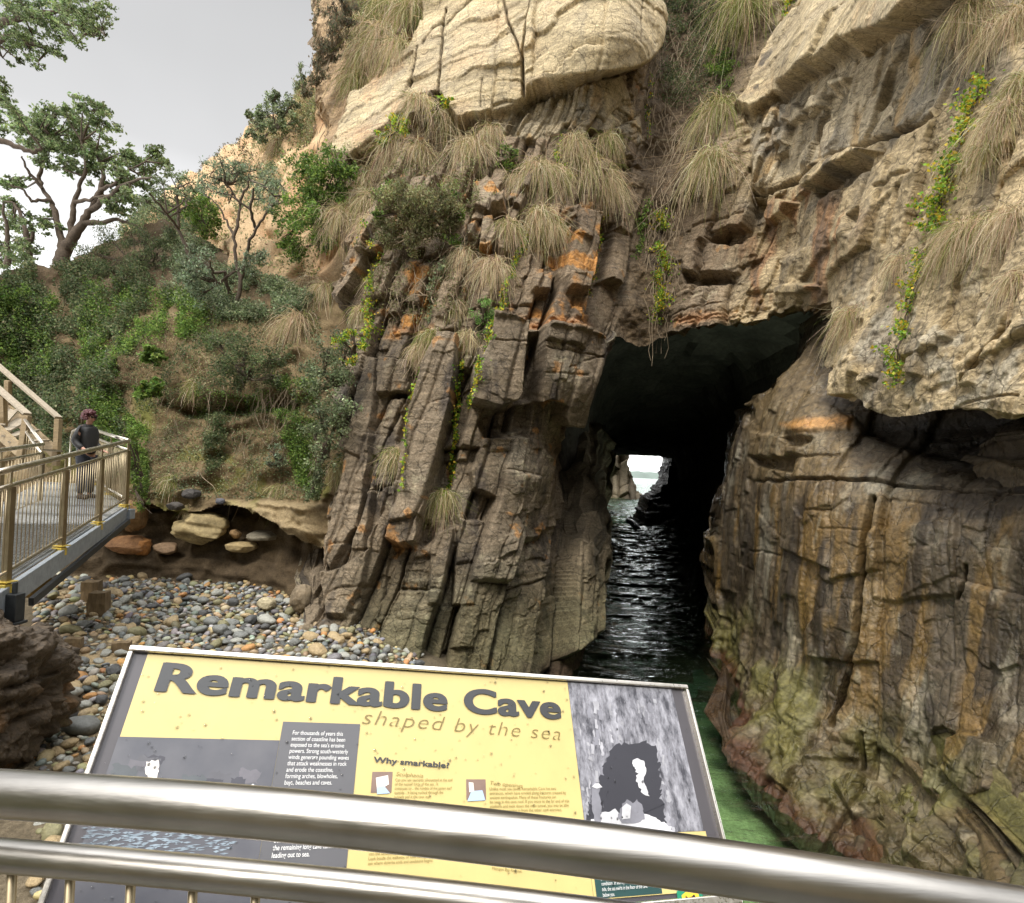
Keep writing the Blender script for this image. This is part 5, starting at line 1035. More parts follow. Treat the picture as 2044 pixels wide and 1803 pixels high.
# ------------------------------------------------------------------ the person on the walkway
def skin_mesh(name, joints, edges, mat, parent, sub=2, root=0):
    me = bpy.data.meshes.new(name); me.from_pydata([j[:3] for j in joints], edges, []); me.update(); me.materials.append(mat)
    o = bpy.data.objects.new(name, me); COL.objects.link(o); o.parent = parent
    s = o.modifiers.new('skin', 'SKIN'); s.use_smooth_shade = True
    for i, j in enumerate(joints):
        q = me.skin_vertices[0].data[i]; q.radius = (j[3], j[4] if len(j) > 4 else j[3]); q.use_root = (i == root)
    m = o.modifiers.new('sub', 'SUBSURF'); m.levels = sub; m.render_levels = sub
    return o
def person():
    feet = P(168., 999., 10.75); feet[2] = p4[2] - .02 + .03
    t = tag(empty('person', tuple(feet), math.radians(-8)), 'person with curly reddish hair, sunglasses and black jacket standing on the walkway', 'person')
    skin = flat_mat('skin', (.50, .27, .19), .55, mottle=.08, scale=20)
    jk = flat_mat('black_jacket', (.012, .012, .013), .6, mottle=.3, scale=20, bump=.006); jn = flat_mat('dark_jeans', (.024, .026, .038), .8, mottle=.3, scale=25)
    # local: +x faces forward, y sideways
    J = [(0,0,.93,.10,.13), (0,0,1.10,.09,.12), (.0,0,1.30,.10,.14), (.01,0,1.42,.05), (.03,0,1.50,.05), (.045,0,1.565,.075,.068), (.05,0,1.63,.062,.06),
         (0,.15,1.37,.055), (-.05,.20,1.10,.045), (.13,.20,.96,.036), (.20,.18,.93,.028),
         (0,-.15,1.37,.055), (-.05,-.20,1.10,.045), (.13,-.20,.96,.036), (.20,-.18,.93,.028),
         (0,.09,.85,.09), (.01,.10,.48,.06), (-.01,.11,.09,.040), (.05,.115,.05,.03), (0,-.09,.85,.09), (.03,-.10,.48,.06), (.02,-.11,.09,.040), (.08,-.115,.05,.03), (.115,0,1.565,.018)]
    E = [(0,1),(1,2),(2,3),(3,4),(4,5),(5,6),(2,7),(7,8),(8,9),(9,10),(2,11),(11,12),(12,13),(13,14),(0,15),(15,16),(16,17),(17,18),(0,19),(19,20),(20,21),(21,22),(5,23)]
    skin_mesh('body', J, E, skin, t)
    skin_mesh('jacket', [(0,0,.84,.15,.185), (-.01,0,1.02,.155,.19), (0,0,1.28,.15,.19), (0,0,1.39,.105,.13), (.0,0,1.46,.075), (0,.15,1.36,.085), (-.06,.215,1.10,.072), (.12,.205,.965,.055), (0,-.15,1.36,.085), (-.06,-.215,1.10,.072), (.12,-.205,.965,.055)], [(0,1),(1,2),(2,3),(3,4),(2,5),(5,6),(6,7),(2,8),(8,9),(9,10)], jk, t)
    skin_mesh('jeans', [(0,0,.95,.14,.165), (0,.10,.80,.105), (.01,.11,.47,.078), (-.01,.115,.10,.062), (0,-.10,.80,.105), (.03,-.11,.47,.078), (.02,-.115,.10,.062)], [(0,1),(1,2),(2,3),(0,4),(4,5),(5,6)], jn, t)
    for y, dx in ((.115, -.01), (-.115, .02)): skin_mesh('shoe', [(dx - .06, y, .05, .062, .06), (dx + .03, y, .06, .066, .062), (dx + .17, y, .045, .056, .046)], [(0,1),(1,2)], flat_mat('brown_shoe', (.035, .022, .016), .6), t)
    for side_ in (1, -1):
        h = [(.14, side_ * .20, .955, .034, .02), (.21, side_ * .185, .94, .036, .018)]; e_ = [(0, 1)]
        for k in range(4):
            b_ = len(h); yy = side_ * (.185 - .018 + .0125 * k); ln = (.030, .036, .034, .026)[k]
            h += [(.23, yy, .937 + .003 * k, .009), (.23 + ln, yy, .93, .008), (.235 + ln * 1.5, yy, .91, .007)]; e_ += [(1, b_), (b_, b_ + 1), (b_ + 1, b_ + 2)]
        b_ = len(h); h += [(.18, side_ * .155, .95, .010), (.205, side_ * .138, .94, .008)]; e_ += [(0, b_), (b_, b_ + 1)]
        skin_mesh('hand', h, e_, skin, t, 1)
    bm = bmesh.new(); r = random.Random(3)
    for k in range(95):
        a, b = r.uniform(0, 2 * math.pi), r.uniform(-.45, 1.0); d = Vector((math.cos(a) * math.sqrt(max(0, 1 - b * b)), math.sin(a) * math.sqrt(max(0, 1 - b * b)), b))
        if d.x > .45 and d.z < .55: continue
        c = Vector((.015, 0, 1.60)) + Vector((d.x * .105, d.y * .105, d.z * .115)); s = r.uniform(.026, .042)
        bmesh.ops.create_icosphere(bm, subdivisions=1, radius=s, matrix=Matrix.Translation(c) @ Matrix.Rotation(r.uniform(0, 3), 4, 'X'))
    me = bpy.data.meshes.new('hair'); bm.to_mesh(me); bm.free(); me.materials.append(flat_mat('reddish_hair', (.085, .022, .026), .6, mottle=.4, scale=40)); o = bpy.data.objects.new('hair', me); COL.objects.link(o); o.parent = t
    g = MB()
    for y in (.036, -.036): g.box((.118, y, 1.588), (.012, .052, .038))
    g.box((.12, 0, 1.597), (.008, .03, .008))
    for y in (.064, -.064): g.box((.06, y, 1.595), (.12, .006, .008))
    g.build('sunglasses', flat_mat('black_lens', (.01, .01, .012), .15), t, bevel=.006)
    g = MB(); g.box((.115, 0, 1.528), (.012, .042, .010)); g.build('mouth', flat_mat('lip', (.40, .13, .11), .5), t, bevel=.003)
    for y in (.07, -.07): g = MB(); g.box((.04, y, 1.57), (.03, .014, .05)); g.build('ear', skin, t, bevel=.006)
    g = MB(); g.tube([(-.125, -.1, .885), (-.13, 0, .885), (-.125, .1, .885)], .03, 8); g.build('shirt_hem', flat_mat('blue_shirt', (.03, .05, .30), .8), t, True)
person()
# ------------------------------------------------------------------ plants
leafm = leaf_mat('leaf', .38, .5); strawm = leaf_mat('dry_blade', .40, .8)
bark = flat_mat('bark', (.085, .062, .043), .9, mottle=.4, scale=14, bump=.01); deadw = flat_mat('dead_twig', (.30, .235, .16), .9, mottle=.3, scale=20)
def unit(v): return v / (np.linalg.norm(v, axis=-1, keepdims=True) + 1e-9)
def leaf_geo(p, size, col, rng, aspect=.5, up=None, droop=0.0):
    """one small diamond blade per point, facing a random way"""
    n = len(p); a = unit(rng.normal(size=(n, 3)) + (0 if up is None else np.asarray(up))); a[:, 2] -= droop; a = unit(a)
    b = unit(np.cross(a, rng.normal(size=(n, 3)))); s = np.asarray(size)[:, None] if np.ndim(size) else size
    nrm = np.cross(a, b)
    V = np.stack([p - a * s * .5, p + b * s * aspect * .5 + nrm * s * .08, p + a * s * .5, p - b * s * aspect * .5 + nrm * s * .08], 1).reshape(-1, 3)
    F = np.arange(4 * n).reshape(n, 4); return V, F, np.repeat(np.clip(col * 1.45, .003, .8), 4, 0)
def palette(rng, n, cols, w=None, jit=.22):
    c = np.asarray(cols, float); k = rng.choice(len(c), n, p=w); return np.clip(c[k] * (1 + rng.normal(0, jit, (n, 1))) * (1 + rng.normal(0, .06, (n, 3))), .003, .9)
def clump_pts(rng, c, r, n, sub=9, flat=.8):
    s = rng.normal(size=(sub, 3)) * np.array([1, 1, flat]) * .55; k = rng.integers(0, sub, n)
    q = s[k] + rng.normal(size=(n, 3)) * .24
    return c + q * r, k
GREENS = {
 'bright': [(.115, .185, .036), (.08, .135, .028), (.16, .22, .05), (.055, .09, .022)],
 'grey': [(.15, .185, .095), (.11, .14, .07), (.21, .24, .14), (.07, .09, .045)],
 'dark': [(.065, .092, .038), (.045, .066, .028), (.10, .125, .055), (.12, .12, .06)],
 'tree': [(.13, .175, .07), (.09, .125, .05), (.18, .22, .10), (.085, .10, .05)],
 'silver': [(.17, .215, .135), (.12, .16, .095), (.21, .25, .165), (.08, .10, .055)],
 'olive': [(.17, .175, .08), (.13, .145, .06), (.22, .215, .11), (.14, .11, .06)],
 'vine': [(.13, .24, .025), (.20, .31, .04), (.30, .32, .03), (.07, .14, .02), (.42, .30, .03)],
 'brown': [(.13, .085, .05), (.09, .075, .045), (.065, .07, .04), (.10, .10, .055)],
 'fern': [(.13, .25, .06), (.18, .30, .09), (.09, .18, .04)]}
SEED = [100]
def nrng(): SEED[0] += 1; return np.random.default_rng(SEED[0])
def tussock(face, x, y, L, label, n=420, green=.2, wide=1.0, Y=None):
    rng = nrng(); green = min(.6, green + rng.uniform(0, .22)); wide *= rng.uniform(.75, 1.2)
    if Y is None: root, nn = at(face, x, y); root = root.astype(float)
    else: root = P(x, y, Y); nn = unit(EYE - root)
    dist = root[1]; Lm = L / FOC * dist; out_ = unit(np.array([nn[0], nn[1], 0]) + 1e-6); root = root - out_ * .04
    lat = np.array([-out_[1], out_[0], 0]); sc = Lm
    a = rng.normal(0, .75 * wide, n); e_ = rng.normal(.55, .35, n); ln = sc * rng.uniform(.55, 1.1, n)
    d = out_ * np.clip(np.cos(a), .05, 1)[:, None] + lat * np.sin(a)[:, None] * .95 + np.array([0, 0, 1.0]) * np.clip(e_, -.3, 1.4)[:, None]; d = unit(d)
    p0 = root + (rng.normal(size=(n, 3)) * np.array([.10, .10, .07])) * sc
    T = np.linspace(0, 1, 6); drop = rng.uniform(.55, 1.2, n)
    ctr = p0[:, None] + d[:, None] * (ln[:, None, None] * .66 * (1 - .25 * T[None, :, None]) * T[None, :, None] * 1.2)
    ctr[:, :, 2] -= (ln * drop)[:, None] * T[None, :] ** 1.9
    swp = rng.normal(0, .10, (n, 1, 3)) * T[None, :, None] ** 2; swp[rng.random(n) < .15] *= 3.2
    ctr += swp * sc; ctr += rng.normal(0, .018, (n, 6, 3)) * sc * T[None, :, None]
    wv = unit(np.cross(np.gradient(ctr, axis=1), EYE - root + rng.normal(0, 4, (n, 1, 3)))); wd = rng.uniform(.6, 1.3, n)[:, None, None] * .0125 * (dist / 13) * (1 - .75 * T[None, :, None])
    V = np.stack([ctr - wv * wd * .5, ctr + wv * wd * .5], 2).reshape(-1, 3)
    i = np.arange(n)[:, None] * 12 + np.arange(5)[None] * 2; F = np.stack([i, i + 1, i + 3, i + 2], -1).reshape(-1, 4)
    c0 = palette(rng, n, [(.72, .59, .39), (.60, .47, .30), (.46, .345, .23), (.28, .195, .14), (.80, .69, .48)], [.30, .28, .18, .09, .15], .14)
    k = rng.random(n) < green; c0[k] = palette(rng, int(k.sum()), [(.20, .23, .06), (.28, .29, .09)], None, .2)
    t_ = T[None, :, None]; c = c0[:, None] * (1.0 - .12 * t_) + np.array([.03, .05, -.005]) * (1 - t_) * green
    c = np.repeat(np.clip(c, .01, .8)[:, :, None], 2, 2).reshape(-1, 3)
    o = mesh_np('grass_tussock', V, F, strawm, col=c); return tag(o, label, 'grass tussock', 'dry grass tussocks hanging on the cliff and bank')
TU = [
 # on the sandstone edge at the top
 ('cliff',712,150,75,'pale grass tussock lowest on the sandstone edge beside the bright green strip',.25),('cliff',735,105,85,'grass tussock on the sandstone edge just above the lowest pale one',.2),
 ('cliff',722,55,80,'feathery tussock highest on the left rim of the cliff',.25),('cliff',768,70,95,'dark-based tussock in the middle of the rim cluster above the sandstone',.1),('cliff',768,18,70,'yellowish tussock at the very top of the rim cluster',.3),
 ('cliff',800,100,95,'purplish hanging tussock at the right end of the rim cluster',.05),('cliff',822,20,115,'long greenish-topped tussock overhanging the sandstone face',.3),('cliff',885,-25,75,'dark brown tussock cut by the top edge above the sandstone cracks',.02),
 # shelf under the sandstone
 ('cliff',793,285,105,'big drooping tussock left of the shelf below the green patch',.05),('cliff',835,305,85,'smaller purplish tussock between the two big ones on the shelf',.03),('cliff',882,235,125,'long straw tussock hanging just right of the green patch under the sandstone',.2),
 ('cliff',850,235,80,'brown tussock inside the green patch under the sandstone',.15),('cliff',978,268,75,'blond tussock below the jointed fins of the sandstone',.15),('cliff',942,298,115,'long slanting tussock left of the ivy clump',.08),('cliff',885,350,60,'short tussock under the shelf above the grey dome bush',.05),
 ('cliff',1148,285,85,'tussock on the ledge below the right side of the fins',.15),('cliff',1208,282,70,'spreading tussock furthest right on the shelf under the fins',.15),('cliff',1072,345,110,'tall drooping tussock right of the ivy clump',.06),
 ('cliff',1112,345,75,'narrow tussock threaded with yellow-green creeper',.1),('cliff',1178,325,115,'largest tussock at the right end of the shelf, long straw skirts',.1),('cliff',1215,360,85,'shaggy tussock hanging below the right end of the shelf',.05),('cliff',1020,345,60,'thin tussock directly under the ivy clump',.05),
 ('cliff',1078,425,105,'pale tussock above the orange-stained columns with creeper beside it',.15),('cliff',1105,450,75,'lower tussock overlapping the pale one above the orange columns',.08),('cliff',1015,455,75,'tussock left of the creeper band on the upper columns',.05),('cliff',985,530,90,'round hanging tussock in the middle of the upper columns',.1),('cliff',925,500,75,'faded tussock below the dome bush branches',.1),
 # left edge of the columns
 ('cliff',722,335,90,'pale tussock at the upper left edge of the columns',.12),('cliff',700,385,105,'long blond tussock falling along the left edge of the columns',.1),('cliff',735,390,90,'tussock between the left edge and the dome bush',.15),('cliff',678,430,100,'tussock beside the bright green shrub, left of the columns',.08),('cliff',742,445,65,'small brown tussock under the left side of the dome bush',.08),
 ('cliff',742,548,60,'faded tussock beside the long yellow creeper on the left columns',.05),('cliff',722,620,55,'small straw tussock low beside the long yellow creeper',.05),('cliff',860,665,75,'greenish tussock hanging at the top of the striped column',.45),('cliff',838,690,70,'pale tussock just under the greenish one on the striped column',.1),
 ('cliff',905,600,60,'loose tussock left of the ferny bush',.1),('cliff',935,665,65,'grey drooping tussock below the ferny bush',.1),('cliff',790,905,72,'tussock growing in a joint halfway down the columns',.3),('cliff',883,988,78,'lone straw tussock lowest on the columns',.3),('cliff',668,918,60,'tussock between grey-green bush and leftmost column',.25),
 # bank and hill
 ('earth_bank',600,645,85,'round tussock hanging on the bank left of the columns',.15),('earth_bank',618,560,80,'brown tussock under the bright green shrub',.05),('earth_bank',652,560,70,'second brown tussock under the bright green shrub, nearer the columns',.05),('hillside',552,282,60,'tussock clinging to the sandy hill below its green shrubs',.05),
 ('earth_bank',396,772,42,'small grass tuft on the earth ledge in the middle of the bank',.4),('earth_bank',352,968,42,'small grass tuft above the boulders of the undercut',.3),('earth_bank',320,965,30,'tiny grass tuft at the lip of the bank near the walkway corner',.3),('earth_bank',560,972,48,'star-shaped grass tuft on the lip of the undercut',.35),('earth_bank',375,1008,24,'wispy grass tuft on top of the striped boulder',.2),
 # right-hand wall
 ('cliff',1437,228,125,'upper half of the great double tussock hanging beside the gully',.35),('cliff',1432,338,120,'lower half of the great double tussock hanging beside the gully',.3),('cliff',1492,20,150,'long hanging grass curtain at the top of the gully',.4),
 ('cliff',1935,20,125,'big tussock at the top right under the upper sandstone slab',.15),('cliff',1985,45,115,'pale tussock beside the top right one, nearer the frame edge',.1),('cliff',2035,20,110,'tussock cut by the right frame edge near the top',.12),
 ('cliff',2005,225,125,'long tussock right of the upper broadleaf creeper',.12),('cliff',2040,160,90,'tussock at the right frame edge above the long one by the creeper',.15),('cliff',1970,300,80,'short tussock below the long one right of the creeper',.1),
 ('cliff',1935,455,125,'large tussock right of the middle of the broadleaf creeper',.15),('cliff',1978,440,110,'tussock overlapping the large one on the right wall',.1),('cliff',2030,425,125,'tall tussock at the right frame edge halfway up',.08),('cliff',1885,500,75,'wispy tussock left of the creeper bend on the right wall',.08),
 ('cliff',1795,525,70,'thin faded tussock on the bare part of the right wall',.05),('cliff',1700,625,95,'straw tussock hanging at the right corner of the cave mouth',.1),('cliff',1885,300,80,'faint dry tussock left of the creeper near the dark bedding line',.03),('cliff',2040,560,80,'low tussock at the right frame edge',.05)]
for f_, x, y, L, lab, g_ in TU: tussock(f_, x, y, L, lab, green=g_, n=620 if L > 80 else 430)

def shrub(name, label, Y, clumps, pal, leaf=.07, per=520, base=None, cat='shrub', group=None, face=None, up=None, aspect=.5, droop=0.0, twigs=5, out=.15):
    rng = nrng(); C_ = []; VS, FS, CS = [], [], []; off = 0
    for cx, cy, r in clumps:
        if face: q, nn = at(face, cx, cy); c = q + nn * (r / FOC * q[1]) * .45; D = q[1]
        else: D = Y * (1 + rng.normal(0, .012)); c = P(cx, cy, D)
        rm = r / FOC * D; C_.append((c, rm)); n = int(1.7 * per * (rm / .4) ** 1.6) + 80
        p, k = clump_pts(rng, c, rm * 1.15, n); col = palette(rng, n, GREENS[pal]); col *= (1 + .22 * rng.normal(size=9))[k][:, None].clip(.55, 1.5)
        V, F, cc = leaf_geo(p, leaf * 1.12 * rng.uniform(.6, 1.25, n), col, rng, aspect, up, droop); VS.append(V); FS.append(F + off); CS.append(cc); off += len(V)
    cen = np.mean([c for c, _ in C_], 0); b0 = P(*base, Y) if base else cen - np.array([0, -.2, max(r for _, r in C_)])
    t = tag(empty(name, tuple(b0)), label, cat, group)
    mesh_np('foliage', np.concatenate(VS) - b0, np.concatenate(FS), leafm, t, col=np.clip(np.concatenate(CS), .004, .8))
    w_ = MB()
    for c, rm in C_:
        m = (np.asarray(c) + b0) / 2 + rng.normal(0, .08, 3)
        for j in range(twigs):
            e_ = c + rng.normal(size=3) * rm * .6; w_.tube([np.zeros(3) + rng.normal(0, .03, 3), m - b0, c - b0 + rng.normal(0, .05, 3), e_ - b0], [.02, .014, .009, .004], 5, False)
    w_.build('branches', deadw if pal in ('olive', 'brown') else bark, t); return t
SG = 'shrubs growing on the bank and cliff'
shrub('leafy_shrub', 'large bright green shrub spilling down between the sandy hill and the columns', 15.4, [(620,350,26),(652,332,26),(690,336,22),(600,398,28),(640,395,30),(676,385,24),(588,448,26),(625,445,28),(600,498,22),(638,488,20),(568,480,14),(660,350,24)], 'bright', .085, 560, group=SG)
shrub('grey_bush', 'upper grey-green bush against the left side of the columns', 11.9, [(690,692,22),(655,705,24),(632,740,24),(665,752,28),(694,752,18),(640,780,24)], 'grey', .06, 620, group=SG)
shrub('grey_bush', 'lower grey-green bush hiding the foot of the leftmost column', 11.7, [(640,822,26),(668,835,26),(688,812,18),(625,862,22),(655,880,26),(640,918,20),(628,955,16),(622,985,14)], 'grey', .06, 620, group=SG)
shrub('dome_bush', 'twiggy olive dome-shaped bush in the middle of the upper columns', 12.7, [(772,415,22),(800,395,26),(840,395,28),(878,400,26),(908,420,20),(768,455,20),(805,440,26),(850,440,28),(896,450,20),(830,470,22),(780,485,14)], 'olive', .062, 1500, group=SG, up=(0, 0, .5), aspect=.42, twigs=8)
shrub('leafy_shrub', 'vivid green fringe around the upper edge of the dome bush', 12.9, [(765,390,14),(790,372,12),(910,385,13),(920,430,10),(905,480,12),(755,430,10)], 'bright', .06, 420, group=SG)
shrub('creeping_plant', 'vivid green patch under the left end of the sandstone cap', 15.0, [(782,262,13),(800,245,14),(822,232,14),(846,220,14),(872,212,13),(890,205,8),(815,255,12),(768,282,9)], 'vine', .075, 420, group=SG)
shrub('dark_bush', 'dark grey-green bush leaning out over the middle of the bank', 13.7, [(425,675,20),(455,680,24),(490,695,26),(525,715,22),(470,725,28),(505,750,26),(540,755,18),(440,735,20),(560,720,14),(480,770,18)], 'dark', .055, 720, group=SG)
shrub('broadleaf_plant', 'glossy broad-leaved plant on the bare earth above the ledge', 14.8, [(288,712,10),(302,702,11),(315,714,9)], 'bright', .13, 520, group=SG)
shrub('broadleaf_plant', 'second broad-leaved plant lower down beside the mossy streak', 14.3, [(294,788,12),(308,776,12),(288,772,8),(316,768,8)], 'bright', .13, 520, group=SG)
shrub('scrub', 'dark spiky scrub covering the saddle right of the big tree', 19.6, [(188,505,22),(222,480,24),(262,468,22),(292,480,18),(205,540,24),(245,528,26),(285,520,22),(318,505,20),(330,540,22),(260,565,22),(345,470,16)], 'dark', .09, 420, group=SG, up=(0, 0, 1.6), aspect=.28)
shrub('leafy_shrub', 'light green bush behind the slender trees', 19.3, [(385,415,16),(405,402,16),(420,422,16),(398,440,16),(425,445,14),(410,465,12)], 'bright', .10, 380, group=SG)
shrub('hill_shrub', 'green shrubs topping the sandy hill', 22.2, [(545,203,12),(530,228,14),(512,248,12),(562,226,14),(582,208,12),(502,268,9),(540,252,12),(566,250,10),(590,240,9),(520,280,7),(552,190,7)], 'grey', .11, 330, group=SG)
shrub('cypress_bush', 'tall dark upright bush on the skyline beside the cliff top', 17.6, [(676,32,13),(664,62,14),(655,92,14),(650,122,12),(668,110,12),(680,75,14),(690,45,12),(640,145,10),(700,20,12),(632,128,9),(628,165,10),(612,185,10),(645,90,10),(660,35,11),(684,5,13)], 'brown', .10, 620, group=SG, up=(0, 0, 2.0), aspect=.25)
shrub('hill_shrub', 'small bare shrub standing alone on the skyline', 20.5, [(604,150,9),(610,168,8),(596,172,7),(600,132,6)], 'grey', .10, 130, group=SG, up=(0, 0, 1.6), aspect=.3)
shrub('hill_shrub', 'tiny bush on the ridge of the sandy hill', 27, [(500,228,5),(496,232,4)], 'dark', .12, 500, group=SG)
shrub('leafy_shrub', 'green shrub hanging in the gully above the double tussock', 15.4, [(1425,100,14),(1448,118,18),(1440,150,18),(1462,140,14),(1425,140,12),(1455,175,12)], 'bright', .06, 460, group=SG, face='cliff')
shrub('leafy_shrub', 'dim green foliage high in the gully', 17, [(1350,30,18),(1375,15,16),(1390,40,14),(1362,60,12)], 'dark', .07, 420, group=SG, face='cliff')
shrub('ferny_bush', 'feathery pale green bush above the blocks of the columns', 11.6, [(966,612,13),(972,634,14),(956,640,12),(985,625,10),(962,660,10)], 'fern', .06, 560, group=SG, face='cliff', aspect=.22)
shrub('leafy_shrub', 'yellow-green leaves fringing the upper grey-green bush', 11.8, [(700,665,12),(680,680,12),(720,690,9),(705,720,9)], 'vine', .055, 420, group=SG)
shrub('silver_bush', 'silvery bush at the foot of the slender trees', 16.0, [(385,540,20),(405,520,18),(375,565,18),(415,555,18),(495,530,16),(520,510,14),(400,590,16)], 'silver', .075, 420, group=SG)
shrub('ivy_clump', 'dark glossy ivy clump on the shelf under the fins', 13.9, [(1008,312,11),(1024,308,11),(1018,330,11),(1030,325,8)], 'bright', .07, 460, group=SG, face='cliff')
shrub('hanging_foliage', 'green foliage hanging over the lip below the walkway corner', 13.0, [(262,930,14),(270,955,14),(278,985,12),(280,1010,10),(256,900,12),(268,880,14),(255,860,14)], 'bright', .06, 420, group=SG)
shrub('leafy_shrub', 'blue-green tuft on the lower bank near the columns', 13.0, [(548,902,12),(562,920,12),(540,925,9)], 'silver', .05, 420, group=SG)

def vine(label, face, pts, width, pal='vine', leaf=.065, n=500, stems=2, out=.10, name='creeper', group='creepers hanging on the rock', dead=0):
    rng = nrng(); pts = np.array(pts, float); seg = np.cumsum([0, *np.hypot(*np.diff(pts, axis=0).T)]); tt = np.sort(rng.random(n)) * seg[-1]
    # leaves grow in bursts along the stem
    tt = tt + 9 * np.sin(tt * .31 + rng.uniform(0, 6)); tt = np.clip(tt, 0, seg[-1])
    x = np.interp(tt, seg, pts[:, 0]); y = np.interp(tt, seg, pts[:, 1]); wv = width * (.55 + .45 * np.sin(tt * .13) ** 2)
    q, d_ = [], []; ph0 = rng.uniform(0, 6)
    for i in range(n):
        side = rng.normal() * wv[i] * .42 * (1.9 if rng.random() < .12 else 1); a, nn = at(face, x[i] + side + width * .35 * math.sin(tt[i] * .09 + ph0), y[i] + rng.normal() * 4); hole = noise(np.array([[x[i] * .11, y[i] * .11, SEED[0] * 3.7]]), 1, 77)[0]
        if hole < -.35: continue
        q.append(a + nn * abs(rng.normal(0, out * (1.2 + hole))) + nn * .03); d_.append(a[1])
    q = np.array(q); n = len(q); b0 = q[0].copy(); t = tag(empty(name, tuple(b0)), label, 'creeper', group)
    V, F, c = leaf_geo(q, leaf * rng.uniform(.6, 1.3, n), palette(rng, n, GREENS[pal]), rng, .75)
    mesh_np('foliage', V - b0, F, leafm, t, col=c)
    w_ = MB(); m = max(4, int(seg[-1] / 16))
    for s_ in range(stems):
        ln = []
        for u in np.linspace(0, 1, m):
            a, nn = at(face, np.interp(u * seg[-1], seg, pts[:, 0]) + rng.normal() * width * .2, np.interp(u * seg[-1], seg, pts[:, 1])); ln.append(a + nn * .06 - b0)
        w_.tube(ln, np.linspace(.012, .005, m), 5, False)
    w_.build('stems', bark, t)
    if dead:
        w_ = MB()
        for k in range(dead):
            u = rng.uniform(.0, .75); x0, y0 = np.interp(u * seg[-1], seg, pts[:, 0]) + rng.normal() * width * .7, np.interp(u * seg[-1], seg, pts[:, 1]); a, nn = at(face, x0, y0); L = rng.uniform(.6, 1.9); p_ = a + nn * .12
            ln = [p_ - b0]
            for j in range(6): p_ = p_ + np.array([rng.normal(0, .05), rng.normal(0, .05), -L / 6]); ln.append(p_ - b0)
            w_.tube(ln, np.linspace(.011, .005, 7), 4, False)
        tag(w_.build('dead_strands', deadw, t), None, kind='stuff')
    return t
vine('thick green creeper with dead strands hanging over the cave mouth', 'cliff', [(1322,420),(1315,480),(1325,540),(1318,600),(1322,640),(1318,662)], 26, n=2000, stems=5, dead=75, out=.14)
vine('short bright creeper on the corner column above the cave', 'cliff', [(1203,440),(1200,500),(1206,545),(1198,575)], 6, n=260)
vine('long yellow-green creeper down the leftmost columns', 'cliff', [(752,470),(748,540),(742,600),(738,660),(728,690)], 11, n=850, stems=3)
vine('short green creeper in the slot left of the striped column', 'cliff', [(838,725),(833,760),(826,800),(818,835)], 7, n=420)
vine('long creeper down the dark slot right of the striped column', 'cliff', [(920,720),(912,780),(908,850),(904,910),(896,970),(888,985)], 8, n=850)
vine('creeper with yellow leaves curving beside the ferny bush', 'cliff', [(985,640),(975,690),(960,730),(948,770),(940,810)], 11, n=620)
vine('thin sparse creeper halfway down the striped column', 'cliff', [(822,850),(820,900),(816,950),(814,985)], 3, n=130, stems=1)
vine('yellow-speckled creeper crossing the upper columns', 'cliff', [(1065,430),(1050,470),(1040,500),(1020,540),(1005,590),(998,620)], 10, n=620)
vine('green creeper threaded through the tussocks of the shelf', 'cliff', [(1118,280),(1112,305),(1122,325),(1140,345)], 9, n=300)
vine('hanging thread of creeper on the shaded edge under the sandstone', 'cliff', [(1295,155),(1293,200),(1291,250),(1290,285)], 3, n=110, stems=1)
vine('upper broadleaf creeper on the right wall', 'cliff', [(1965,130),(1950,170),(1930,220),(1915,270),(1905,320),(1885,370),(1872,420),(1862,465)], 24, n=2300, stems=4, leaf=.05, out=.12)
vine('lower broadleaf creeper on the right wall tapering to a point', 'cliff', [(1842,500),(1838,550),(1822,600),(1818,650),(1806,700),(1795,740),(1798,770)], 16, n=1100, stems=3, leaf=.045)
vine('yellowish creeper at the top beside the upper sandstone slab', 'cliff', [(1590,-10),(1588,15),(1582,40)], 8, n=260)
vine('bright strip of creeper on the left rim below the upright bush', 'hillside', [(690,60),(680,110),(668,150),(660,190),(650,220)], 10, n=620, leaf=.09)
vine('tangled creeper across the upper columns below the dome bush', 'cliff', [(905,500),(880,530),(865,560),(850,600),(858,640)], 10, n=420, pal='grey')
vine('green creeper at the bottom edge of the gully', 'cliff', [(1290,400),(1285,440),(1280,480),(1275,510)], 10, n=420, pal='bright')

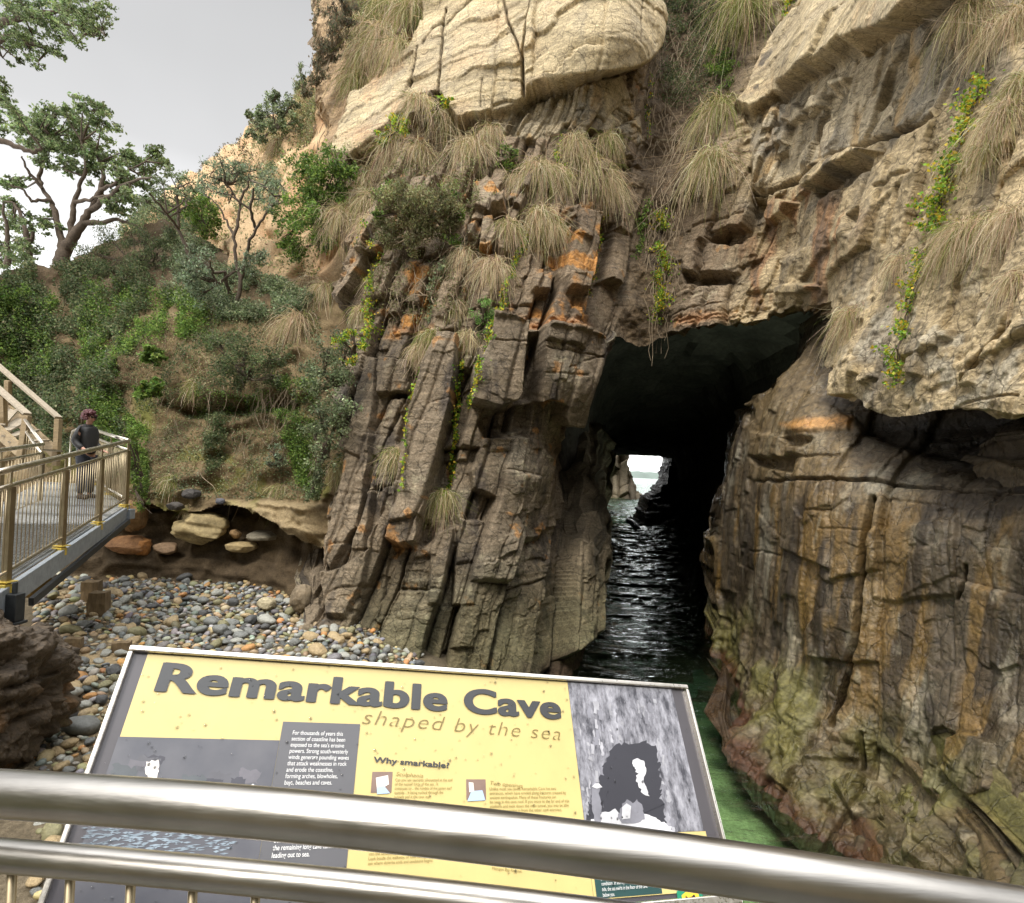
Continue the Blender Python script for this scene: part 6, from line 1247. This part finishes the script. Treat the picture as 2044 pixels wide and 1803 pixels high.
# undergrowth on the bank, and dead creepers in the gully: what nobody would count
def undergrowth():
    rng = nrng(); VS, FS, CS, off = [], [], [], 0
    regs = [('earth_bank', [(-60,550),(60,525),(190,520),(330,560),(300,620),(250,660),(245,760),(255,860),(240,960),(130,900),(-60,860)], 26000, 'dark', .085, .20), ('earth_bank', [(-60,560),(120,600),(110,760),(-60,730)], 7000, 'bright', .08, .22),
            ('earth_bank', [(170,560),(340,590),(330,680),(250,720),(240,900),(190,860),(170,700)], 9000, 'bright', .075, .16), ('earth_bank', [(330,450),(420,490),(560,560),(640,600),(600,640),(420,640),(330,600)], 12000, 'grey', .08, .16), ('earth_bank', [(330,560),(460,640),(420,700),(330,660)], 3500, 'bright', .07, .12),
            ('earth_bank', [(410,830),(470,820),(455,930),(425,960)], 1500, 'dark', .06, .10), ('earth_bank', [(250,820),(300,860),(300,1000),(255,960)], 2600, 'bright', .06, .10), ('earth_bank', [(560,760),(640,760),(640,1000),(590,960)], 4200, 'bright', .055, .14), ('earth_bank', [(300,820),(640,820),(640,1000),(300,1000)], 2600, 'grey', .05, .06), ('earth_bank', [(380,790),(560,790),(560,830),(380,830)], 900, 'bright', .06, .08),
            ('earth_bank', [(245,640),(640,620),(650,1000),(440,1000),(250,1000)], 5200, 'olive', .055, .07), ('earth_bank', [(245,640),(640,620),(640,830),(250,830)], 4200, 'dark', .06, .10), ('hillside', [(420,330),(560,240),(640,330),(640,560),(420,520)], 1500, 'olive', .10, .12),
            ('hillside', [(490,210),(600,160),(650,190),(620,290),(560,320),(500,290)], 4200, 'olive', .10, .12), ('hillside', [(235,430),(340,390),(420,400),(420,470),(240,480)], 6000, 'dark', .12, .3), ('hillside', [(330,360),(470,250),(520,330),(430,380)], 500, 'brown', .12, .08), ('hillside', [(450,330),(560,330),(560,420),(470,420)], 900, 'grey', .10, .1),
            ('hillside', [(640,180),(690,60),(700,-20),(660,-20),(640,60)], 5200, 'brown', .10, .22), ('cliff', [(690,-30),(860,-40),(780,40),(700,130)], 3500, 'olive', .08, .14), ('cliff', [(1300,-20),(1480,-20),(1440,170),(1400,260),(1310,200)], 3800, 'dark', .06, .2), ('cliff', [(700,300),(960,300),(1000,420),(720,430)], 2600, 'olive', .06, .08), ('cliff', [(720,470),(960,470),(940,620),(740,640)], 1800, 'olive', .055, .06)]
    for face, poly, n, pal, leaf, th in regs:
        a = np.array(poly, float); got = 0; n = int(n * 1.9); x = rng.uniform(a[:, 0].min(), a[:, 0].max(), n * 6); y = rng.uniform(a[:, 1].min(), a[:, 1].max(), n * 6)
        k = inside(x, y, a); x, y = x[k], y[k]; cl = fbm(np.stack([x, y, x * 0], -1), .035, 700 + len(VS) * 3, 3); k = rng.random(len(x)) < ss(-.45, .25, cl); x, y, cl = x[k][:n], y[k][:n], cl[k][:n]
        x0, y0, st, G, NN = SHEETS[face]; j = np.clip(((y - y0) / st).astype(int), 0, G.shape[0] - 1); i = np.clip(((x - x0) / st).astype(int), 0, G.shape[1] - 1)
        p = G[j, i]; nn = NN[j, i]; ok = ~np.isnan(p[:, 0]); p, nn, cl = p[ok], nn[ok], cl[ok]
        p = p + nn * (np.abs(rng.normal(0, th, (len(p), 1))) + th * 1.2 * np.clip(cl, 0, 1)[:, None]) + np.array([0, 0, 1]) * rng.normal(0, th * .3, (len(p), 1))
        V, F, c = leaf_geo(p, leaf * rng.uniform(.6, 1.3, len(p)), palette(rng, len(p), GREENS[pal]) * (1 + .35 * noise(p, 1.6, 705))[:, None], rng, .55)
        VS.append(V); FS.append(F + off); CS.append(c); off += len(V)
    tag(mesh_np('undergrowth', np.concatenate(VS), np.concatenate(FS), leafm, col=np.clip(np.concatenate(CS), .004, .7)), 'tangled green undergrowth covering the bank, the hill edge and the gully', 'undergrowth', kind='stuff')
    w_ = MB()
    def strands(face, poly, n, L0, L1, r0):
        a = np.array(poly, float); k = 0
        while k < n:
            x, y = rng.uniform(a[:, 0].min(), a[:, 0].max()), rng.uniform(a[:, 1].min(), a[:, 1].max())
            if not inside(np.array([x]), np.array([y]), a)[0]: continue
            q, nn = at(face, x, y); p_ = q + nn * .10; L = rng.uniform(L0, L1); ln = [p_]; dr = np.array([rng.normal(0, .25), 0, -1.0])
            for j in range(6): dr = unit(dr + rng.normal(0, .28, 3) * np.array([1, .4, .5]) + np.array([0, 0, -.15])); p_ = p_ + dr * L / 6 + nn * rng.normal(0, .02); ln.append(p_)
            w_.tube(ln, np.linspace(r0, r0 * .4, 7), 4, False); k += 1
    strands('cliff', [(1300,-30),(1480,-30),(1440,200),(1380,400),(1300,420),(1290,200)], 260, .6, 2.4, .014)
    strands('cliff', [(1290,420),(1360,420),(1350,560),(1290,560)], 60, .5, 1.5, .011)
    strands('earth_bank', [(240,640),(640,600),(640,960),(300,980)], 190, .3, 1.3, .010); strands('earth_bank', [(520,780),(600,770),(590,850),(530,850)], 70, .4, 1.0, .008); strands('earth_bank', [(60,560),(330,560),(250,860),(60,800)], 90, .3, 1.1, .010)
    strands('cliff', [(740,480),(940,470),(930,620),(760,640)], 90, .2, .8, .008); strands('hillside', [(560,240),(660,240),(650,340),(560,330)], 60, .5, 1.8, .016)
    tag(w_.build('dead_creepers', deadw), 'dry brown roots and creepers hanging in the gully and over the bank', 'roots', kind='stuff')
undergrowth()

def tree(name, label, Y, limbs, clumps, pal, leaf, per, group='trees on the bank', aspect=.5, up=None, droop=0, sub=5):
    rng = nrng(); f = .33953; b0 = P(limbs[0][0][0] * f, limbs[0][0][1] * f, Y); t = tag(empty(name, tuple(b0)), label, 'tree', group)
    w_ = MB(); nodes = []
    for k, (pts_r) in enumerate(limbs):
        dz = rng.normal(0, .05) * Y if k else 0; ln, rr = [], []
        for j, (x, y, r) in enumerate(pts_r):
            D = Y + dz * j / max(1, len(pts_r) - 1); q = P(x * f, y * f, D); ln.append(q); rr.append(r * f / FOC * Y)
        # resample with a little crookedness
        L = np.array(ln); u = np.linspace(0, len(L) - 1, (len(L) - 1) * 4 + 1); q = np.stack([np.interp(u, np.arange(len(L)), L[:, c]) for c in range(3)], -1); q[1:-1] += rng.normal(0, .02, (len(q) - 2, 3)) * (Y / 18)
        r2 = np.interp(u, np.arange(len(L)), rr); w_.tube([v - b0 for v in q], r2, 8, False); nodes += list(q[len(q) // 4:])
    nodes = np.array(nodes); VS, FS, CS = [], [], []; off = 0
    for x, y, r in clumps:
        D = Y + rng.normal(0, .035) * Y; c = P(x * f, y * f, D); rm = r * f / FOC * Y; a = nodes[np.argmin(((nodes - c) ** 2).sum(1) + .6 * np.maximum(0, nodes[:, 2] - c[2]) ** 2)]
        m = (a + c) / 2 + rng.normal(0, .12, 3) + np.array([0, 0, -.1]); w_.tube([a - b0, m - b0, c - b0], [.045 * Y / 22, .028 * Y / 22, .014 * Y / 22], 5, False)
        n = int(.85 * per * (r / 80) ** 1.5); s = rng.normal(size=(10, 3)) * np.array([.6, .6, .42]) * rm; k = rng.integers(0, 10, n)
        for e_ in s[:sub]: w_.tube([c - b0, c + e_ * .6 - b0 + rng.normal(0, .04, 3), c + e_ - b0], [.013 * Y / 20, .009 * Y / 20, .004], 4, False)
        p = c + s[k] + rng.normal(size=(n, 3)) * np.array([1, 1, .62]) * rm * .22
        col = palette(rng, n, GREENS[pal]) * (1 + .2 * rng.normal(size=10)).clip(.6, 1.5)[k][:, None]
        V, F, cc = leaf_geo(p, leaf * rng.uniform(.6, 1.3, n), col, rng, aspect, up, droop); VS.append(V); FS.append(F + off); CS.append(cc); off += len(V)
    w_.build('trunk', bark, t, True); mesh_np('crown', np.concatenate(VS) - b0, np.concatenate(FS), leafm, t, col=np.clip(np.concatenate(CS), .004, .7)); return t
tree('gnarled_tree', 'large gnarled many-limbed tree on top of the bank against the sky', 21,
 [[(360,1560,42),(375,1480,35),(420,1400,29),(490,1310,22),(540,1230,17),(590,1120,16),(610,1010,10),(560,900,6)], [(375,1480,25),(350,1380,19),(325,1260,16),(300,1180,13),(250,1110,11),(230,1040,11),(260,900,7),(300,800,5)], [(420,1400,20),(425,1290,16),(435,1190,13),(470,1090,10),(500,980,10),(480,830,6)],
  [(490,1310,20),(580,1310,14),(700,1290,10),(800,1330,7),(860,1370,5)], [(540,1230,18),(620,1170,14),(700,1110,10),(800,1060,7),(900,1040,5)], [(300,1180,12),(230,1180,9),(180,1180,8),(140,1110,6),(60,1090,4)], [(250,1110,10),(180,1030,8),(150,980,6),(130,920,4)], [(590,1120,12),(680,1080,8),(760,1000,6),(860,950,4)], [(435,1190,12),(520,1170,9),(640,1150,6),(780,1140,4)]],
 [(250,720,70),(330,690,60),(400,690,60),(470,720,80),(560,650,70),(600,720,55),(540,790,80),(440,800,80),(340,790,80),(260,800,70),(170,740,60),(100,740,55),(80,660,45),(140,700,45),(180,850,60),(300,880,70),(420,900,80),(530,900,70),(580,860,55),(560,980,60),(480,990,60),(380,980,55),(250,950,50),(730,890,45),(640,950,50),(760,960,60),(860,940,60),(930,900,50),(960,960,45),(850,1010,60),(740,1050,60),(820,1080,60),(690,1140,60),(790,1150,60),(860,1180,55),(640,1210,50),(720,1220,50),(700,1000,50),(60,1060,45),(110,1075,40),(40,1090,35),(290,640,30),(560,610,35),(620,660,35),(490,640,30),(380,640,25),(250,1300,45),(300,1330,45),(280,1240,35)], 'tree', .15, 640)
tree('overhanging_tree', 'tree leaning in from the left with leafy branches across the top corner of the sky', 16,
 [[(-330,1500,60),(-260,900,48),(-180,450,34),(-60,170,24),(150,95,16),(300,70,11),(480,60,6)], [(-180,450,26),(-60,260,18),(100,190,12),(220,270,8),(300,300,4)], [(-260,900,30),(-120,780,24),(0,825,18),(110,870,14),(190,892,12),(245,872,9)], [(150,95,10),(300,130,7),(450,150,5),(590,180,3)]],
 [(40,40,70),(130,20,70),(230,30,80),(330,20,70),(420,40,80),(520,30,80),(580,90,55),(600,180,45),(620,60,40),(500,120,70),(400,110,70),(290,110,70),(180,100,70),(70,120,70),(30,200,60),(120,200,70),(220,190,60),(320,190,60),(420,190,50),(520,190,45),(240,280,40),(330,290,35),(150,280,50),(60,280,50),(345,330,22),(230,380,28),(180,350,30),(120,360,22),(60,380,16),(15,480,45),(0,540,45),(30,610,45),(80,640,40),(0,720,40),(10,770,35)], 'tree', .095, 560)
tree('small_leafy_tree', 'small leafy tree behind the bank at the left edge', 20.5, [[(170,1560,20),(165,1440,16),(150,1330,12),(110,1240,8),(80,1190,5)], [(165,1440,12),(195,1370,9),(190,1320,6)], [(40,1560,18),(50,1400,12),(30,1280,8),(20,1190,5)]],
 [(25,1185,50),(90,1200,45),(30,1260,55),(110,1290,50),(170,1320,35),(50,1340,60),(140,1380,50),(30,1430,60),(110,1440,55),(170,1470,50),(60,1500,60),(140,1520,50),(10,1540,50)], 'tree', .13, 560)
tree('slender_tree', 'thin crooked tree leaning left at the foot of the sandy hill', 18.6, [[(1135,1620,12),(1110,1500,11),(1080,1430,10),(1050,1345,9),(1055,1250,8),(1040,1160,8),(1060,1090,5)], [(1050,1345,9),(990,1265,8),(935,1205,6),(880,1140,4)], [(1055,1250,6),(1100,1190,5),(1120,1120,4)]],
 [(960,1080,50),(1040,1050,55),(1110,1075,50),(1010,1125,50),(905,1120,45),(1095,1150,45),(860,1185,40),(1000,1030,40),(1150,1130,35),(930,1180,35),(1060,1180,40)], 'grey', .11, 420, aspect=.35)
tree('slender_tree', 'taller flat-crowned slender tree standing before the bare sandy hill', 16.8, [[(1395,1800,14),(1410,1660,12),(1385,1530,10),(1376,1400,9),(1400,1300,9),(1410,1200,7),(1370,1130,6),(1300,1060,4)], [(1410,1660,10),(1450,1490,9),(1500,1340,7),(1560,1260,6),(1620,1200,5),(1650,1150,4)], [(1500,1340,9),(1475,1230,8),(1490,1110,5)], [(1410,1200,8),(1450,1110,6),(1460,1040,4)], [(1376,1400,9),(1330,1300,6),(1290,1220,4),(1230,1160,3)], [(1350,1740,11),(1320,1600,9),(1250,1600,7),(1235,1540,4)]],
 [(1250,1010,60),(1330,985,65),(1420,985,65),(1500,1005,60),(1580,1040,50),(1640,1080,40),(1660,1130,30),(1280,1070,55),(1370,1060,60),(1460,1070,60),(1550,1100,50),(1610,1150,40),(1200,1060,45),(1230,1120,45),(1340,1130,45),(1520,1160,40),(1300,960,40),(1400,950,40),(1180,1110,35),(1600,1220,35)], 'silver', .10, 460, aspect=.3)
def dead_branch():
    rng = nrng(); q, nn = at('cliff', 858, 585); t = empty('dead_shrub', tuple(q)); tag(t, 'leafless grey dead shrub sticking out of the upper columns', 'dead shrub'); w_ = MB()
    for k in range(15):
        d = unit(nn * .7 + rng.normal(0, .8, 3) * np.array([1.3, .6, .8]) + np.array([-.3, 0, .35])); p_ = np.zeros(3); ln = [p_]; L = rng.uniform(.5, 1.3)
        for j in range(6): d = unit(d + rng.normal(0, .3, 3)); p_ = p_ + d * L / 6; ln.append(p_)
        w_.tube(ln, np.linspace(.016, .005, 7), 5, False)
    w_.build('branches', deadw, t)
dead_branch()
# ------------------------------------------------------------------ cobbles, boulders and stumps on the beach
def stone_mesh(name, seed, sub, squash, rough, mat, ang=0.0):
    bm = bmesh.new(); bmesh.ops.create_icosphere(bm, subdivisions=sub, radius=1.0); v = np.array([q.co[:] for q in bm.verts]); rng = np.random.default_rng(seed)
    if ang:
        for k in range(9):               # flat broken faces
            d = unit(rng.normal(size=3)); lim = rng.uniform(.55, .85); s = v @ d; v = v - np.where(s > lim, (s - lim) * ang, 0)[:, None] * d
    v = v * (1 + rough * fbm(v + seed, 1.0, seed, 3))[:, None] * np.array(squash)
    for q, c in zip(bm.verts, v): q.co = c
    me = bpy.data.meshes.new(name); bm.to_mesh(me); bm.free(); me.polygons.foreach_set('use_smooth', [True] * len(me.polygons)); me.materials.append(mat); return me
def stone_mat(name, c, mot=.25): return flat_mat(name, c, .55, 0, .4, mottle=mot, scale=3.5, bump=.02)
KINDS = [('blue_grey', (.165, .17, .16), 'smooth grey cobble'), ('dark_grey', (.075, .076, .075), 'smooth dark slate-grey cobble'), ('pale_grey', (.30, .30, .265), 'pale greenish-grey cobble'), ('tan', (.34, .255, .14), 'rough tan cobble'), ('orange', (.40, .21, .075), 'rounded orange cobble'), ('olive', (.20, .185, .10), 'dull olive-brown cobble')]
PW = [.24, .14, .25, .19, .06, .12]
def cobbles():
    rng = nrng(); mats = [stone_mat('cobble_' + k, c) for k, c, _ in KINDS]
    pts = []; grid = {}
    def free(x, y, r):
        i, j = int(x / .12), int(y / .12)
        for a in range(i - 2, i + 3):
            for b in range(j - 2, j + 3):
                for (px, py, pr) in grid.get((a, b), ()):
                    if (px - x) ** 2 + (py - y) ** 2 < (.80 * (pr + r)) ** 2: return False
        grid.setdefault((i, j), []).append((x, y, r)); return True
    tries = 0
    while len(pts) < 10500 and tries < 110000:
        tries += 1
        fx, fy = rng.uniform(70, 840), 1150 + 700 * rng.random() ** 1.25; q = PZ(fx, fy, 1.05); x, y = float(q[0]), float(q[1])
        if not (3.2 < y < 15.2) or x < -12: continue
        z = float(beach_z(x, y))
        if z < .12: continue
        r = float(np.clip(rng.lognormal(math.log(.070), .42), .03, .22))
        if noise(np.array([[x, y, 0.]]), 1.1, 801)[0] > .35: r *= 1.35
        sand = any(soft(np.array([fx]), np.array([fy]), s_, 6)[0] > .4 for s_ in (q4((330,1760),(620,1710),(640,1890),(300,1900)), [(215,1385),(245,1375),(250,1440),(160,1490)], [(170,1300),(330,1297),(330,1322),(165,1330)]))
        if sand and rng.random() > .07: continue
        if free(x, y, r): pts.append((x, y, z + .02 * noise(np.array([[x, y, 0.]]), 5, 502)[0], r, fx, fy))
    pts = np.array(pts); dist = np.hypot(pts[:, 0], pts[:, 1]); size = pts[:, 3] / dist
    # hidden behind the sign or the rails?
    sx, sy = proj(pts[:, :3]); hid = inside(sx, sy, [(285, 1290), (1370, 1370), (1470, 1830), (60, 1830)]) | (inside(sx, sy, [(-50, 1540), (300, 1560), (300, 1660), (-50, 1630)])) | inside(sx, sy, [(-50, 1150), (105, 1170), (108, 1560), (-50, 1560)]); size = np.where(hid, 0, size)
    order = np.argsort(-size); big = order[:300]
    protos = [[stone_mesh('cobble', 900 + 10 * k + s, 3, (1, .8, .62) if s == 0 else ((1, .72, .5) if s == 1 else (1, .9, .75)), .28, mats[k], .75 if s == 2 else .35) for s in range(3)] for k in range(6)]
    kind = rng.choice(6, len(pts), p=PW); shp = rng.integers(0, 3, len(pts)); SHN = ['', ', flattened', ', blocky with blunt corners']
    for i in big:
        k, s = kind[i], shp[i]; o = bpy.data.objects.new('cobble', protos[k][s]); COL.objects.link(o); x, y, z, r = pts[i, :4]
        o.location = (x, y, z + r * .38); o.scale = (r, r, r); o.rotation_euler = (rng.normal(0, .22), rng.normal(0, .22), rng.uniform(0, 6.28))
        tag(o, f'{KINDS[k][2]}{SHN[s]}, lying on the pebble beach', 'cobble', f'{KINDS[k][2]}s{SHN[s]} on the beach')
    rest = order[300:]; lows = []
    for s in range(6):
        bm = bmesh.new(); bmesh.ops.create_icosphere(bm, subdivisions=2, radius=1); v = np.array([q.co[:] for q in bm.verts]); f = np.array([[q.index for q in p_.verts] for p_ in bm.faces]); bm.free()
        v = v * (1 + .28 * fbm(v + s * 7, 1, 950 + s, 3))[:, None] * np.array([(1, .8, .62), (1, .72, .5), (1, .9, .75)][s % 3]); lows.append((v, f))
    VS, FS, CS, off = [], [], [], 0; base = np.array([c for _, c, _ in KINDS])
    for i in rest:
        v, f = lows[rng.integers(0, 6)]; x, y, z, r = pts[i, :4]; a = rng.uniform(0, 6.28); R = np.array([[math.cos(a), -math.sin(a), 0], [math.sin(a), math.cos(a), 0], [0, 0, 1]])
        tx = rng.normal(0, .25, 2); q = v * r; q = q @ R.T; q[:, 2] += q[:, 0] * tx[0] + q[:, 1] * tx[1]; VS.append(q + np.array([x, y, z + r * .35])); FS.append(f + off); off += len(v)
        CS.append(np.tile(base[kind[i]] * rng.uniform(.7, 1.35) * (1 + rng.normal(0, .06, 3)), (len(v), 1)))
    tag(mesh_np('pebbles', np.concatenate(VS), np.concatenate(FS), attr_mat('pebble_stone', .55, (45, .25), (70, .006), .4), col=np.clip(np.concatenate(CS), .01, .7), smooth=True), 'mixed grey, tan and orange pebbles covering the beach', 'pebbles', kind='stuff')
cobbles()
def boulder(label, x, y, w, h, Y, c, seed, ang=.8, rough=.22, strata=0.0, name='boulder', z=None, cat='boulder', sink=.3):
    """a rock of survey width w and height h standing at x, y (its middle)"""
    p = P(x, y, Y); rw, rh = w / 2 / FOC * Y, h / 2 / FOC * Y; bm = bmesh.new(); bmesh.ops.create_icosphere(bm, subdivisions=5, radius=1); v = np.array([q.co[:] for q in bm.verts]); rng = np.random.default_rng(seed)
    pw = 2.6; v = v / (np.abs(v) ** pw).sum(1, keepdims=True) ** (1 / pw)
    for k in range(10): d = unit(rng.normal(size=3)); lim = rng.uniform(.72, .98); s = v @ d; v = v - np.where(s > lim, (s - lim) * ang, 0)[:, None] * d
    v = v * (1 + rough * fbm(v + seed, .9, seed, 4) + .05 * fbm(v, 5, seed + 3, 3))[:, None]
    if strata: v = v * (1 - strata * ss(.3, .8, np.abs(noise(np.stack([v[:, 0] * .4, v[:, 1] * .4, (v[:, 2] + .25 * v[:, 0]) * 6], -1), 1, seed))))[:, None]
    V = v * np.array([rw, (rw + rh) * .5, rh]); F = np.array([[q.index for q in f.verts] for f in bm.faces]); bm.free()
    m = np.clip(.5 + .6 * fbm(v + seed, 2.5, seed + 5, 4), 0, 1); col = np.array(c) * (.65 + .7 * m[:, None]); st = .5 + .5 * noise(np.stack([v[:, 0] * .5, v[:, 1] * .5, (v[:, 2] + .2 * v[:, 0]) * 9], -1), 1, seed + 8); col = col * (1 - (.35 if strata else .1) * st[:, None])
    o = mesh_np(name, V, F, attr_boulder, smooth=True, col=np.clip(col, .01, .8)); o.location = p; return tag(o, label, cat)
attr_boulder = attr_mat('boulder_stone', .75, (14, .35), (30, .02), .35)
boulder('large tan block with fine stripes jammed under the bank', 404, 1056, 98, 70, 13.35, (.36, .28, .14), 21, strata=.10)
boulder('reddish-brown smooth boulder under the walkway brace', 257, 1088, 80, 36, 13.35, (.33, .17, .075), 22, rough=.15)
boulder('orange boulder beside the reddish one in the undercut', 284, 1092, 34, 34, 13.35, (.42, .19, .06), 32, rough=.2)
boulder('dark brown boulder with a pale top beside the striped block', 334, 1096, 46, 26, 13.35, (.22, .145, .085), 23)
boulder('flat tan stone right of the striped block', 482, 1091, 60, 24, 13.35, (.38, .29, .15), 24, rough=.15)
boulder('grey pointed stone in the back of the undercut', 530, 1070, 66, 20, 13.35, (.25, .225, .17), 25)
boulder('dark slab embedded in the bank above the striped block', 384, 986, 36, 20, 13.1, (.05, .045, .042), 26)
boulder('black slab lying at the lip of the bank', 350, 1010, 34, 16, 12.9, (.06, .052, .045), 27)
boulder('bluish dark angular stone on the lip of the bank', 439, 1000, 18, 14, 12.9, (.10, .10, .115), 28)
boulder('rusty block at the lip of the bank right of the walkway corner', 268, 1030, 40, 60, 13.2, (.27, .16, .07), 29, strata=.1)
boulder('brown rounded boulder in the shade of the undercut', 470, 1066, 22, 18, 13.35, (.27, .17, .08), 30)
boulder('wet brown boulder in the middle of the pebble beach', 383, 1269, 84, 40, 10.2, (.24, .135, .05), 31, rough=.16)
boulder('flat pale grey stone on the beach beyond the brown boulder', 272, 1238, 42, 16, 11.2, (.36, .37, .33), 33, rough=.1)
boulder('tan angular stone beside the flat pale one', 228, 1243, 26, 20, 11.2, (.36, .27, .14), 34)
boulder('pale greenish block among the cobbles near the stumps', 193, 1266, 40, 26, 10.3, (.31, .29, .17), 35)
boulder('brown flat-topped stone above the middle of the beach', 270, 1266, 40, 24, 10.3, (.33, .24, .12), 36)
boulder('pale tan stone behind the brown boulder', 350, 1237, 30, 16, 11.2, (.42, .32, .15), 37)
boulder('reddish flat slab lying in front of the timber stumps', 131, 1209, 42, 14, 11.9, (.30, .125, .065), 38, rough=.12)
boulder('mossy orange boulder under the walkway', 68, 1170, 62, 46, 9.5, (.24, .16, .055), 39)
boulder('round ochre stone at the back of the beach', 156, 1152, 24, 18, 13.0, (.48, .30, .08), 40, rough=.1)
boulder('dark rounded cobble behind the timber stumps', 138, 1180, 32, 16, 12.4, (.09, .095, .10), 41, rough=.12)
boulder('tan boulder at the foot of the columns', 500, 1284, 40, 24, 9.9, (.40, .28, .11), 42)
boulder('pale angular boulder left of the foot of the columns', 532, 1206, 34, 26, 11.3, (.36, .31, .20), 43)
boulder('mossy stone on the sand near the dark shore rock', 116, 1298, 28, 28, 9.2, (.22, .24, .08), 44)
boulder('brown boulder wedged between the columns and the end of the undercut', 602, 1196, 40, 60, 11.0, (.20, .155, .10), 45)
boulder('low brown rock at the outer foot of the leftmost column', 606, 1262, 44, 34, 10.4, (.19, .15, .10), 46)
stumpm = flat_mat('stump_timber', (.17, .12, .065), .9, mottle=.4, scale=7, bump=.012, stretch=(3, 3, .7))
def stump(label, x0, y0, x1, y1, z0, d=1.0):
    yb = max(y0, y1); q = PZ((x0 + x1) / 2, yb, z0); Y = q[1]; w_ = (x1 - x0) / FOC * Y; h = (yb - min(y0, y1)) / FOC * Y; b = bmesh.new(); bmesh.ops.create_cube(b, size=1.0); bmesh.ops.subdivide_edges(b, edges=b.edges[:], cuts=7, use_grid_fill=True)
    v = np.array([k.co[:] for k in b.verts]); v = v * np.array([w_, w_ * d, h + .2]); v = v + .10 * w_ * np.stack([fbm(v, 6, 1000 + int(x0) + c, 3) for c in range(3)], -1)
    for k, c in zip(b.verts, v): k.co = c
    me = bpy.data.meshes.new('timber_stump'); b.to_mesh(me); b.free(); me.materials.append(stumpm); o = bpy.data.objects.new('timber_stump', me); COL.objects.link(o); o.location = (q[0], q[1], z0 + h / 2 - .1); o.rotation_euler = (0, 0, .3); tag(o, label, 'stump')
stump('taller square timber stump standing at the back of the beach', 168, 1160, 196, 1212, 1.0); stump('shorter broken timber stump in front of the taller one', 181, 1182, 211, 1240, 1.0)
stump('low square block standing in the sand near the shore rock', 132, 1274, 160, 1306, 1.02, .6); stump('square block standing in the cobbles just above the sign corner', 228, 1281, 258, 1308, 1.0, .6)
